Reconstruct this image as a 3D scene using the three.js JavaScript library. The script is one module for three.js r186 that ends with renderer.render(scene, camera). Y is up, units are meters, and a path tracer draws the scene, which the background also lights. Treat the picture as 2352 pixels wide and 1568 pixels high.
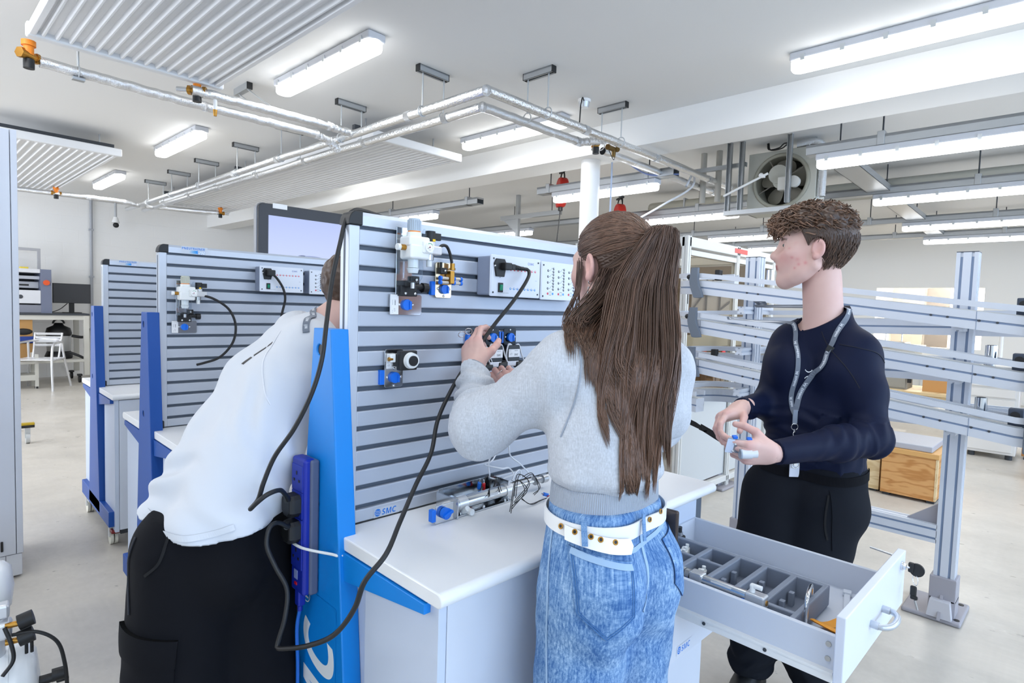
import * as THREE from 'three';
import { mergeGeometries, mergeVertices, toCreasedNormals } from 'three/addons/utils/BufferGeometryUtils.js';
import { RoundedBoxGeometry } from 'three/addons/geometries/RoundedBoxGeometry.js';
import { RectAreaLightUniformsLib } from 'three/addons/lights/RectAreaLightUniformsLib.js';
import { ImprovedNoise } from 'three/addons/math/ImprovedNoise.js';

// ---------- camera, sky, exposure ----------
const scene = new THREE.Scene();
const camera = new THREE.PerspectiveCamera(60.7, 2352 / 1568, 0.05, 60);
{
  const m = new THREE.Matrix4().makeBasis(
    new THREE.Vector3(0.709838, 0.030995, 0.703682),
    new THREE.Vector3(0.017868, 0.997917, -0.06198),
    new THREE.Vector3(-0.704138, 0.05657, 0.707806));
  camera.quaternion.setFromRotationMatrix(m);
  camera.position.set(0, 1.38, 0);
}
scene.background = new THREE.Color().setRGB(1.5, 1.9, 2.7);      // bright daylight outside the windows behind the camera
const LAMP = 13.5;                                                // radiance of a ceiling batten
const DAY = 0.85;                                                 // daylight at the windows
RectAreaLightUniformsLib.init();
const renderer = new THREE.WebGLRenderer({ antialias: true });
renderer.shadowMap.enabled = true;
renderer.toneMapping = THREE.LinearToneMapping;
renderer.toneMappingExposure = 1.2;

// ---------- helpers ----------
const V = (x, y, z) => new THREE.Vector3(x, y, z);
const PI = Math.PI;
let seed = 7;
const rnd = () => { seed = (seed * 1664525 + 1013904223) >>> 0; return seed / 4294967296; };
const rr = (a, b) => a + (b - a) * rnd();
const perlin = new ImprovedNoise();
const nz = (x, y, z) => perlin.noise(x + 31.7, y + 17.3, z + 5.1);
const lerp = (a, b, t) => a + (b - a) * t;
const sstep = (a, b, x) => { const t = Math.min(1, Math.max(0, (x - a) / (b - a))); return t * t * (3 - 2 * t); };

const M = {};
function mat(hex, rough = 0.5, metal = 0, o = {}) {
  const c = new THREE.Color(hex);
  const k = o.physical ? THREE.MeshPhysicalMaterial : THREE.MeshStandardMaterial; delete o.physical;
  return new k({ color: c, roughness: rough, metalness: metal, ...o });
}
function tex(w, h, fn, srgb = true) {             // fn(x, y) -> [r, g, b] 0..255
  const d = new Uint8Array(w * h * 4);
  for (let y = 0; y < h; y++) for (let x = 0; x < w; x++) { const c = fn(x, y), i = (y * w + x) * 4; d[i] = c[0]; d[i + 1] = c[1]; d[i + 2] = c[2]; d[i + 3] = 255; }
  const t = new THREE.DataTexture(d, w, h); t.magFilter = THREE.LinearFilter; t.minFilter = THREE.LinearMipmapLinearFilter; t.generateMipmaps = true;
  t.wrapS = t.wrapT = THREE.RepeatWrapping; if (srgb) t.colorSpace = THREE.SRGBColorSpace; t.needsUpdate = true; return t;
}
function canvasTex(w, h, draw) {
  const c = document.createElement('canvas'); c.width = w; c.height = h; const g = c.getContext('2d'); draw(g, w, h);
  const t = new THREE.CanvasTexture(c); t.colorSpace = THREE.SRGBColorSpace; t.anisotropy = 8; return t;
}
// tileable value noise on a torus
function tileNoise(px, py, s = 1) { let v = 0, a = 1, t = 0; for (let o = 0; o < 4; o++) { const A = 2 * PI; const f = s * (1 << o) / A; v += a * nz(Math.cos(px * A) * f + o * 9, Math.sin(px * A) * f, Math.cos(py * A) * f + 3) + a * 0.7 * nz(Math.sin(py * A) * f, Math.cos(px * A) * f + 7, o * 5); t += a; a *= 0.55; } return v / t; }

function prep(g) {
  if (g.index) g = g.toNonIndexed();
  if (!g.attributes.normal) g.computeVertexNormals();
  if (!g.attributes.uv) g.setAttribute('uv', new THREE.BufferAttribute(new Float32Array(g.attributes.position.count * 2), 2));
  for (const k of Object.keys(g.attributes)) if (!['position', 'normal', 'uv', 'color'].includes(k)) g.deleteAttribute(k);
  g.morphAttributes = {}; return g;
}
function merge(list) { list = (Array.isArray(list) ? list.flat(9) : [list]).map(prep); return list.length === 1 ? list[0] : mergeGeometries(list); }
function metreUV(g, s = 1) {                      // uv in metres by the dominant axis of the normal
  g = prep(g); const p = g.attributes.position, n = g.attributes.normal, u = g.attributes.uv;
  for (let i = 0; i < p.count; i++) { const ax = Math.abs(n.getX(i)), ay = Math.abs(n.getY(i)), az = Math.abs(n.getZ(i));
    if (ay >= ax && ay >= az) u.setXY(i, p.getX(i) * s, p.getZ(i) * s); else if (ax >= az) u.setXY(i, p.getZ(i) * s, p.getY(i) * s); else u.setXY(i, p.getX(i) * s, p.getY(i) * s); }
  return g;
}
const used = {};
function numbered(n) { used[n] = (used[n] ?? -1) + 1; return used[n] ? n + '_' + String(used[n]).padStart(3, '0') : n; }
function mesh(name, geos, m, parent, label) {
  const o = new THREE.Mesh(merge(geos), m); o.name = name; o.castShadow = o.receiveShadow = true;
  if (label) o.userData.label = label; if (parent) parent.add(o); return o;
}
function thing(name, label, category, pos = [0, 0, 0], turn = 0, group) {
  const o = new THREE.Group(); o.name = numbered(name); scene.add(o); o.position.set(...pos); o.rotation.y = turn;
  o.userData = { label, category }; if (group) o.userData.group = group; return o;
}
function single(name, geos, m, label, category, pos = [0, 0, 0], turn = 0, group) {
  const o = mesh(numbered(name), geos, m, scene); o.position.set(...pos); o.rotation.y = turn; o.userData = { label, category }; if (group) o.userData.group = group; return o;
}
function struct(name, geos, m, pos = [0, 0, 0], turn = 0) { const o = mesh(numbered(name), geos, m, scene); o.position.set(...pos); o.rotation.y = turn; o.userData = { kind: 'structure' }; return o; }
function clone(src, label, pos, turn) {
  const c = src.clone(); c.name = numbered(src.name.replace(/_\d\d\d$/, '')); c.userData = { ...src.userData, label }; scene.add(c);
  if (pos) c.position.set(...pos); if (turn !== undefined) c.rotation.y = turn; return c;
}
// geometry makers
function xf(g, x = 0, y = 0, z = 0, rx = 0, ry = 0, rz = 0) { g.applyMatrix4(new THREE.Matrix4().compose(V(x, y, z), new THREE.Quaternion().setFromEuler(new THREE.Euler(rx, ry, rz)), V(1, 1, 1))); return g; }
const box = (w, h, d, x = 0, y = 0, z = 0, rx = 0, ry = 0, rz = 0) => xf(new THREE.BoxGeometry(w, h, d), x, y, z, rx, ry, rz);
const rbox = (w, h, d, r, x = 0, y = 0, z = 0, rx = 0, ry = 0, rz = 0, seg = 2) => xf(new RoundedBoxGeometry(w, h, d, seg, Math.min(r, w / 2.01, h / 2.01, d / 2.01)), x, y, z, rx, ry, rz);
const bb = (x0, x1, y0, y1, z0, z1, r = 0) => r ? rbox(x1 - x0, y1 - y0, z1 - z0, r, (x0 + x1) / 2, (y0 + y1) / 2, (z0 + z1) / 2) : box(x1 - x0, y1 - y0, z1 - z0, (x0 + x1) / 2, (y0 + y1) / 2, (z0 + z1) / 2);
const cyl = (r, h, x = 0, y = 0, z = 0, rx = 0, ry = 0, rz = 0, n = 20, r2 = r) => xf(new THREE.CylinderGeometry(r2, r, h, n), x, y, z, rx, ry, rz);
const cylX = (r, h, x, y, z, n = 20, r2 = r) => cyl(r, h, x, y, z, 0, 0, -PI / 2, n, r2);       // axis along x
const cylZ = (r, h, x, y, z, n = 20, r2 = r) => cyl(r, h, x, y, z, PI / 2, 0, 0, n, r2);        // axis along z
const sph = (r, x = 0, y = 0, z = 0, n = 14, sx = 1, sy = 1, sz = 1) => { const g = new THREE.SphereGeometry(r, n, Math.max(6, n * 0.7 | 0)); g.scale(sx, sy, sz); return g.translate(x, y, z); };
const torus = (r, t, x = 0, y = 0, z = 0, rx = 0, ry = 0, rz = 0, arc = 2 * PI, n = 28) => xf(new THREE.TorusGeometry(r, t, 8, n, arc), x, y, z, rx, ry, rz);
function tube(pts, r, seg, closed = false, rad = 8, tension = 0.5) {
  const c = new THREE.CatmullRomCurve3(pts.map(p => V(...p)), closed, 'centripetal', tension);
  return new THREE.TubeGeometry(c, seg ?? pts.length * 8, r, rad, closed);
}
function bar(a, b, r, n = 8, r2 = r) {            // straight rod between two points
  const A = V(...a), B = V(...b), d = B.clone().sub(A), g = new THREE.CylinderGeometry(r2, r, d.length(), n);
  g.applyQuaternion(new THREE.Quaternion().setFromUnitVectors(V(0, 1, 0), d.normalize())); const m = A.add(B).multiplyScalar(0.5); return g.translate(m.x, m.y, m.z);
}
function shapeOf(pts, holes = []) { const s = new THREE.Shape(pts.map(p => new THREE.Vector2(...p))); for (const h of holes) s.holes.push(h); return s; }
const hole = (x, y, r) => { const p = new THREE.Path(); p.absarc(x, y, r, 0, 2 * PI, true); return p; };
const rectHole = (x0, x1, y0, y1) => { const p = new THREE.Path(); p.moveTo(x0, y0); p.lineTo(x0, y1); p.lineTo(x1, y1); p.lineTo(x1, y0); p.closePath(); return p; };
function prism(shape, depth, bevel = 0, axis = 'z') {   // shape in xy, depth along z (or remapped)
  const g = new THREE.ExtrudeGeometry(shape, { depth: depth - 2 * bevel, bevelEnabled: bevel > 0, bevelSize: bevel, bevelThickness: bevel, bevelSegments: 2, bevelOffset: -bevel, curveSegments: 16 });
  g.translate(0, 0, bevel - depth / 2);
  if (axis === 'x') g.applyMatrix4(new THREE.Matrix4().makeBasis(V(0, 0, 1), V(0, 1, 0), V(-1, 0, 0)).invert().premultiply(new THREE.Matrix4())); 
  return g;
}
// shape given in (z, y), extruded along x from x0 to x1
function prismX(pts, x0, x1, holes = [], bevel = 0) {
  const g = new THREE.ExtrudeGeometry(shapeOf(pts, holes), { depth: x1 - x0 - 2 * bevel, bevelEnabled: bevel > 0, bevelSize: bevel, bevelThickness: bevel, bevelOffset: -bevel, bevelSegments: 2, curveSegments: 16 });
  g.translate(0, 0, bevel); g.applyMatrix4(new THREE.Matrix4().makeBasis(V(0, 0, -1), V(0, 1, 0), V(1, 0, 0))); g.scale(1, 1, -1);
  const p = g.index ? g.toNonIndexed() : g, a = p.attributes.position; // mirrored: flip the winding
  for (const k of ['position', 'normal', 'uv']) { const at = p.attributes[k], n = at.itemSize, ar = at.array; for (let i = 0; i < at.count; i += 3) for (let j = 0; j < n; j++) { const t = ar[(i + 1) * n + j]; ar[(i + 1) * n + j] = ar[(i + 2) * n + j]; ar[(i + 2) * n + j] = t; } }
  p.translate(x0, 0, 0); p.computeVertexNormals(); return p;
}
const rrShape = (w, h, r, x = 0, y = 0) => { const s = new THREE.Shape(), a = x - w / 2, b = y - h / 2; s.moveTo(a + r, b); s.lineTo(a + w - r, b); s.absarc(a + w - r, b + r, r, -PI / 2, 0); s.lineTo(a + w, b + h - r); s.absarc(a + w - r, b + h - r, r, 0, PI / 2); s.lineTo(a + r, b + h); s.absarc(a + r, b + h - r, r, PI / 2, PI); s.lineTo(a, b + r); s.absarc(a + r, b + r, r, PI, 1.5 * PI); return s; };
const lathe = (pts, n = 28) => new THREE.LatheGeometry(pts.map(p => new THREE.Vector2(...p)), n);
const decal = (w, h, x, y, z, rx = 0, ry = 0, rz = 0) => xf(new THREE.PlaneGeometry(w, h), x, y, z, rx, ry, rz);
// the room stands 2.2 degrees askew of the benches: u to the back right, w towards the camera side
const TH = 0.0388, cT = Math.cos(TH), sT = Math.sin(TH);
const rp = (u, y, w) => [u * cT + w * sT, y, -u * sT + w * cT];

// ---------- materials ----------
M.white = mat('#f1f1ef', 0.75); M.ceil = mat('#e4e4e2', 0.9); M.wall = mat('#f1f0ec', 0.85);
M.floor = mat('#ffffff', 0.36);
{
  const S = 1024; const t = tex(S, S, (x, y) => { const a = tileNoise(x / S, y / S, 6), b = tileNoise(y / S, x / S, 40), c = tileNoise(x / S, y / S, 150);
    let v = 1 + a * 0.07 + b * 0.03 + c * 0.03; const sp = tileNoise((x + 300) / S, y / S, 90); if (sp > 0.5) v -= (sp - 0.5) * 1.2; return [203 * v, 197 * v, 187 * v].map(q => Math.max(0, Math.min(255, q))); });
  t.repeat.set(0.33, 0.33); M.floor.map = t;
  const r = tex(512, 512, (x, y) => { const v = 118 + 60 * tileNoise(x / 512, y / 512, 12); return [v, v, v]; }, false); r.repeat.set(0.4, 0.4); M.floor.roughnessMap = r; M.floor.roughness = 0.8;
}
M.galv = mat('#b3b6b8', 0.42, 0.75); M.foil = mat('#e6e8ea', 0.22, 1); M.glow = new THREE.MeshStandardMaterial({ color: '#ffffff', emissive: '#fdfeff', emissiveIntensity: 5, roughness: 0.5 });
M.black = mat('#17181a', 0.5); M.dark = mat('#3c4046', 0.55); M.chrome = mat('#d9dcdf', 0.16, 1); M.steel = mat('#b9bcbf', 0.3, 0.9); M.brass = mat('#b5853c', 0.35, 0.9); M.orange = mat('#f08a1c', 0.5); M.rad = mat('#e6e7e8', 0.5);
M.lampBody = mat('#c9cbd0', 0.5); M.zinc = mat('#c8ccce', 0.38, 0.6);

// ---------- the room ----------
struct('floor', metreUV(box(17.6, 0.2, 18.2, 4.9, -0.1, -3.6)), M.floor, [0, 0, 0], TH);
struct('ceiling', box(17.6, 0.2, 18.2, 4.9, 3.1, -3.6), M.ceil, [0, 0, 0], TH);
{ // far wall of painted blockwork: faint courses as relief
  const t = tex(512, 512, (x, y) => { const row = Math.floor(y / 128), o = (row % 2) * 128; const fy = y % 128, fx = (x + o) % 256; const j = (fy < 5 || fx < 5) ? 90 : 150; const n = 14 * tileNoise(x / 512, y / 512, 60); const v = j + n; return [v, v, v]; }, false);
  t.repeat.set(1 / 0.9, 1 / 0.9); M.block = mat('#f3f2ef', 0.8); M.block.bumpMap = t; M.block.bumpScale = 0.003;
  struct('wall_back', metreUV(box(17.6, 3.0, 0.2, 4.9, 1.5, -12.3)), M.block, [0, 0, 0], TH);
}
{ // side wall with its own far windows
  const g = prism(shapeOf([[-12.2, 0], [4.8, 0], [4.8, 3], [-12.2, 3]], [rectHole(-11.4, -8.2, 0.9, 2.75), rectHole(-7.6, -4.4, 0.9, 2.75)]), 0.2); g.rotateY(-PI / 2); struct('wall_left', g, M.wall, rp(-3.8, 0, 0), TH);
  [[-11.4, -8.2], [-7.6, -4.4]].forEach(([a, b], i) => { const c = (a + b) / 2; struct('window_' + (i + 5), [bb(-0.04, 0.04, 0.9, 0.95, a - c, b - c), bb(-0.04, 0.04, 2.7, 2.75, a - c, b - c), bb(-0.04, 0.04, 0.9, 2.75, a - c, a - c + 0.05), bb(-0.04, 0.04, 0.9, 2.75, b - c - 0.05, b - c), bb(-0.04, 0.04, 0.9, 2.75, -0.03, 0.03)], mat('#e8eaec', 0.5), rp(-3.8, 0, c), TH);
    const L = new THREE.RectAreaLight(new THREE.Color().setRGB(0.95, 0.97, 1.0), 5, 3.0, 1.75); L.position.set(...rp(-3.66, 1.82, c)); L.lookAt(...rp(0, 1.82, c)); scene.add(L); });
}
{ // wall behind the camera with window openings
  const sh = shapeOf([[-3.8, 0], [13.5, 0], [13.5, 3], [-3.8, 3]], [rectHole(-3.2, -0.4, 0.85, 2.75), rectHole(0, 2.8, 0.85, 2.75), rectHole(3.2, 6, 0.85, 2.75), rectHole(6.4, 9.2, 0.85, 2.75)]);
  struct('wall_front', prism(sh, 0.2), M.wall, rp(0, 0, 4.9), TH);
  M.winframe = mat('#e8eaec', 0.5);
  [[-3.2, -0.4], [0, 2.8], [3.2, 6], [6.4, 9.2]].forEach(([a, b], i) => {
    const o = struct('window_' + (i + 1), [bb(a, b, 0.85, 0.9, -0.04, 0.04), bb(a, b, 2.7, 2.75, -0.04, 0.04), bb(a, a + 0.05, 0.85, 2.75, -0.04, 0.04), bb(b - 0.05, b, 0.85, 2.75, -0.04, 0.04), bb((a + b) / 2 - 0.03, (a + b) / 2 + 0.03, 0.85, 2.75, -0.04, 0.04)], M.winframe, rp(0, 0, 4.9), TH);
    const L = new THREE.RectAreaLight(new THREE.Color().setRGB(0.52, 0.74, 1.0), 3.4 * DAY, 2.7, 1.8); L.position.set(...rp((a + b) / 2, 1.8, 4.76)); L.lookAt(...rp((a + b) / 2, 1.8, 0)); scene.add(L);
  });
}
{ // right-hand wall with a wide opening into the next room
  const g = prism(shapeOf([[-12.2, 0], [5, 0], [5, 3], [-12.2, 3]], [rectHole(-2.6, -0.95, 0.9, 2.0)]), 0.2);
  g.rotateY(-PI / 2); struct('wall_right', g, M.wall, rp(13.3, 0, 0), TH);
}
// white downstand beam and the round column under it
struct('ceiling_beam', bb(4.3, 4.66, 2.765, 3.0, -12.2, 4.8), M.white, [0, 0, 0], TH);
{
  const c = new THREE.Group(); c.name = 'column'; c.userData = { kind: 'structure' }; c.position.set(...rp(4.48, 0, -3.24)); scene.add(c);
  mesh('shaft', cyl(0.088, 2.765, 0, 1.3825, 0, 0, 0, 0, 40), mat('#f4f4f3', 0.35), c); mesh('base_plate', bb(-0.14, 0.14, 0, 0.012, -0.14, 0.14), M.white, c);
}
// ---------- lamps ----------
function batten(kind, label, u, y, w, len, group) {            // runs along w, hung at height y of its underside
  const t = thing('ceiling_batten', label, 'ceiling lamp', rp(u, y, w), TH, group);
  mesh('housing', [rbox(0.125, 0.05, len, 0.012, 0, 0.075, 0)], M.lampBody, t);
  const d = rrShape(0.118, len, 0.05); const g = new THREE.ExtrudeGeometry(d, { depth: 0.034, bevelEnabled: true, bevelSize: 0.012, bevelThickness: 0.02, bevelOffset: -0.012, bevelSegments: 3, curveSegments: 8 }); g.rotateX(PI / 2); g.translate(0, 0.05, 0);
  mesh('diffuser', g, M.glow, t);
  const clips = []; for (let i = 0; i < 6; i++) for (const s of [-1, 1]) mesh('clip', bb(s * 0.0655 - 0.005, s * 0.0655 + 0.005, 0.036, 0.074, -len / 2 + 0.08 + i * (len - 0.16) / 5 - 0.012, -len / 2 + 0.08 + i * (len - 0.16) / 5 + 0.012), M.zinc, t);
  const L = new THREE.RectAreaLight(0xffffff, kind, 0.11, len - 0.06); L.position.set(0, -0.006, 0); L.rotation.x = -PI / 2; t.add(L);
  return t;
}
const LN = 1.24;
const ceilingLamps = [
  [2.03, -3.68, 'long glowing ceiling batten just past the ribbed panel, its end cap towards the pipes'], [2.06, -6.6, 'glowing ceiling batten further down the bare ceiling between two ribbed panels'], [2.1, -9.55, 'smallest glowing ceiling batten by the block wall'],
  [3.86, -3.68, 'glowing ceiling batten partly behind the foil pipes, against the beam'], [3.88, -0.68, 'big glowing ceiling batten beside the beam with its clips showing'], [3.86, -6.62, 'ceiling batten hidden above the ribbed panel near the beam'],
  [2.03, -0.7, 'ceiling batten above the workbench, out of the picture'], [2.03, 2.3, 'ceiling batten by the window wall over the aisle'], [3.88, 2.3, 'ceiling batten by the window wall near the beam'],
  [0.2, -6.6, 'ceiling batten over the white cabinet aisle'], [0.2, -3.68, 'ceiling batten behind the ribbed panel over the cabinet'], [0.2, -0.7, 'ceiling batten over the spot of the camera'], [0.2, 2.3, 'ceiling batten over the rear window aisle'],
  [-1.8, -6.6, 'ceiling batten over the outer aisle, far end'], [-1.8, -3.68, 'ceiling batten over the outer aisle, middle'], [-1.8, -0.7, 'ceiling batten over the outer aisle, near end'], [0.2, -9.55, 'ceiling batten above the printer corner']];
for (const [u, w, l] of ceilingLamps) batten(LAMP, l, u, 2.9, w, LN);
// ---------- suspended trunking with lamps beyond the beam ----------
function trunk(label, u, y, w0, w1, lamps, rods) {
  const t = thing('cable_trunking', label, 'trunking', rp(u, 0, (w0 + w1) / 2), TH), c = (w0 + w1) / 2;
  mesh('channel', [bb(-0.055, 0.055, y, y + 0.004, w0 - c, w1 - c), bb(-0.055, -0.051, y, y + 0.075, w0 - c, w1 - c), bb(0.051, 0.055, y, y + 0.075, w0 - c, w1 - c), bb(-0.055, 0.055, y + 0.055, y + 0.075, w0 - c, w1 - c)], M.galv, t);
  for (const w of rods) { mesh('rod', cyl(0.006, 3.0 - y - 0.075, 0, (3.0 + y + 0.075) / 2, w - c, 0, 0, 0, 8), M.dark, t); mesh('rod_clamp', rbox(0.125, 0.1, 0.05, 0.006, 0, y + 0.05, w - c), M.galv, t); }
  return t;
}
const rows = [[4.95, 'first row past the beam'], [6.85, 'second row past the beam'], [9.0, 'third row past the beam'], [10.65, 'fourth row past the beam']];
const segs = [[-6.65, 'over the screen'], [-3.42, 'over the ponytail'], [-0.78, 'running past the curly hair'], [1.8, 'over the window aisle']];
rows.forEach(([u, rn], i) => {
  const y = 2.635;
  trunk(['heavy grey trunking carrying the glowing tubes nearest the white beam', 'grey trunking of the second row, hung on thin rods', 'grey trunking of the third row under the cream ceiling', 'last grey trunking before the bare wall'][i], u, y, i ? -11 : -1.5, 4.2, [], i ? [-8.9, -6.4, -4.4, -3.3, -1.9, -0.6, 1.2] : [-1.0, 0.8]);
  if (i === 0) trunk('grey trunking piece with a tube lamp crossing behind the round column', 4.95, y, -4.25, -2.62, [], [-4.1, -2.9]);
  if (i === 0) trunk('short grey trunking piece over the slatted board', 4.95, y, -11, -5.2, [], [-9, -7, -5.4]);
  segs.forEach(([w, sn], k) => (k || i < 2) && batten(LAMP * 1.25, `suspended tube lamp ${sn}, ${rn}`, u, y - 0.1, w - (i > 1 ? 0.1 : 0), k === 2 ? 1.3 : LN));
});
{ // cross tray and bracketry
  const t = thing('cable_tray', 'broad pale cable tray crossing the lamp rows diagonally', 'cable tray', rp(7.75, 0, -1.38), TH);
  mesh('tray_floor', bb(-2.85, 2.95, 2.66, 2.664, -0.1, 0.1), M.galv, t); mesh('tray_side', bb(-2.85, 2.95, 2.66, 2.72, -0.1, -0.096), M.galv, t); mesh('tray_side', bb(-2.85, 2.95, 2.66, 2.72, 0.096, 0.1), M.galv, t);
  for (const u of [-2.4, -0.6, 1.2, 2.8]) mesh('rod', cyl(0.006, 0.3, u, 2.85, 0, 0, 0, 0, 8), M.dark, t);
  const t2 = thing('cross_channel', 'grey channel crossing under the ceiling beside the round column', 'channel', rp(5.6, 0, -2.75), TH);
  mesh('channel', bb(-0.8, 0.8, 2.78, 2.82, -0.02, 0.02), M.galv, t2); mesh('end_cap', bb(-0.83, -0.8, 2.775, 2.825, -0.025, 0.025), M.black, t2);
  const t3 = thing('cantilever_bracket', 'grey cantilever arm with gusset on a hanging post', 'bracket', rp(6.2, 0, -5.3), TH);
  mesh('arm', bb(-0.03, 0.03, 2.66, 2.72, -0.75, 0.35), M.galv, t3); mesh('post', bb(-0.025, 0.025, 2.3, 3.0, -0.45, -0.4), M.galv, t3); mesh('gusset', prismX([[-0.7, 2.66], [-0.43, 2.66], [-0.43, 2.45]], -0.01, 0.01), M.galv, t3); mesh('rod', cyl(0.005, 0.3, 0, 2.85, 0.2, 0, 0, 0, 8), M.dark, t3);
  const d = thing('air_duct', 'grey rectangular duct hung behind the second lamp row', 'duct', rp(7.3, 0, -1.8), TH);
  mesh('duct_body', rbox(0.3, 0.16, 4.2, 0.05, 0, 2.78, 0.6), mat('#a6a79f', 0.6), d); for (const w of [-1, 0.3, 1.6]) mesh('duct_flange', bb(-0.16, 0.16, 2.69, 2.87, w - 0.01, w + 0.01), M.galv, d);
  const d2 = thing('air_duct', 'stub of beige duct behind the fan uprights', 'duct', rp(7.2, 0, -3.6), TH);
  mesh('duct_body', rbox(0.3, 0.2, 1.1, 0.06, 0, 2.76, 0), mat('#b4b2a4', 0.6), d2); mesh('duct_flange', bb(-0.16, 0.16, 2.65, 2.87, -0.01, 0.01), M.galv, d2);
}
// ---------- ribbed radiant panels ----------
function radiant(label, u0, u1, w0, w1) {
  const t = thing('radiant_panel', label, 'ceiling panel', rp((u0 + u1) / 2, 2.78, (w0 + w1) / 2), TH), W = u1 - u0, L = w1 - w0, n = 15, p = (W - 0.06) / n;
  for (let i = 0; i < n; i++) { const x = -W / 2 + 0.03 + (i + 0.5) * p;
    const s = [[-p / 2, 0.012], [-0.013, 0.012], [-0.009, -0.006], [-0.004, -0.012], [0.004, -0.012], [0.009, -0.006], [0.013, 0.012], [p / 2, 0.012], [p / 2, 0.016], [-p / 2, 0.016]];
    mesh('ribbed_strip', prism(shapeOf(s), L - 0.06).translate(x, 0, 0), M.rad, t); }
  mesh('side_rail', bb(-W / 2, -W / 2 + 0.03, -0.015, 0.05, -L / 2, L / 2, 0.004), M.rad, t); mesh('side_rail', bb(W / 2 - 0.03, W / 2, -0.015, 0.05, -L / 2, L / 2, 0.004), M.rad, t);
  mesh('header', bb(-W / 2 - 0.01, W / 2 + 0.03, -0.02, 0.055, -L / 2 - 0.03, -L / 2 + 0.03, 0.012), M.rad, t); mesh('header', bb(-W / 2 - 0.01, W / 2 + 0.03, -0.02, 0.055, L / 2 - 0.03, L / 2 + 0.03, 0.012), M.rad, t);
  for (const z of [-L / 2 + 0.25, 0, L / 2 - 0.25]) { mesh('hanger_channel', bb(-W / 2 - 0.02, W / 2 + 0.02, 0.1, 0.14, z - 0.02, z + 0.02), M.dark, t); for (const x of [-W / 2 + 0.1, W / 2 - 0.1]) mesh('hanger_rod', cyl(0.008, 0.2, x, 0.12, z, 0, 0, 0, 8), M.steel, t); }
  return t;
}
radiant('big white ribbed heating panel overhead with orange valves at its corners', 0.55, 1.52, -4.13, -1.2);
radiant('white ribbed heating panel seen behind the tall white cabinet', 0.62, 1.6, -10.2, -6.9);
radiant('white ribbed heating panel hung under the foil pipes, behind the screen', 2.8, 3.76, -9.8, -4.28);
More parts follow.
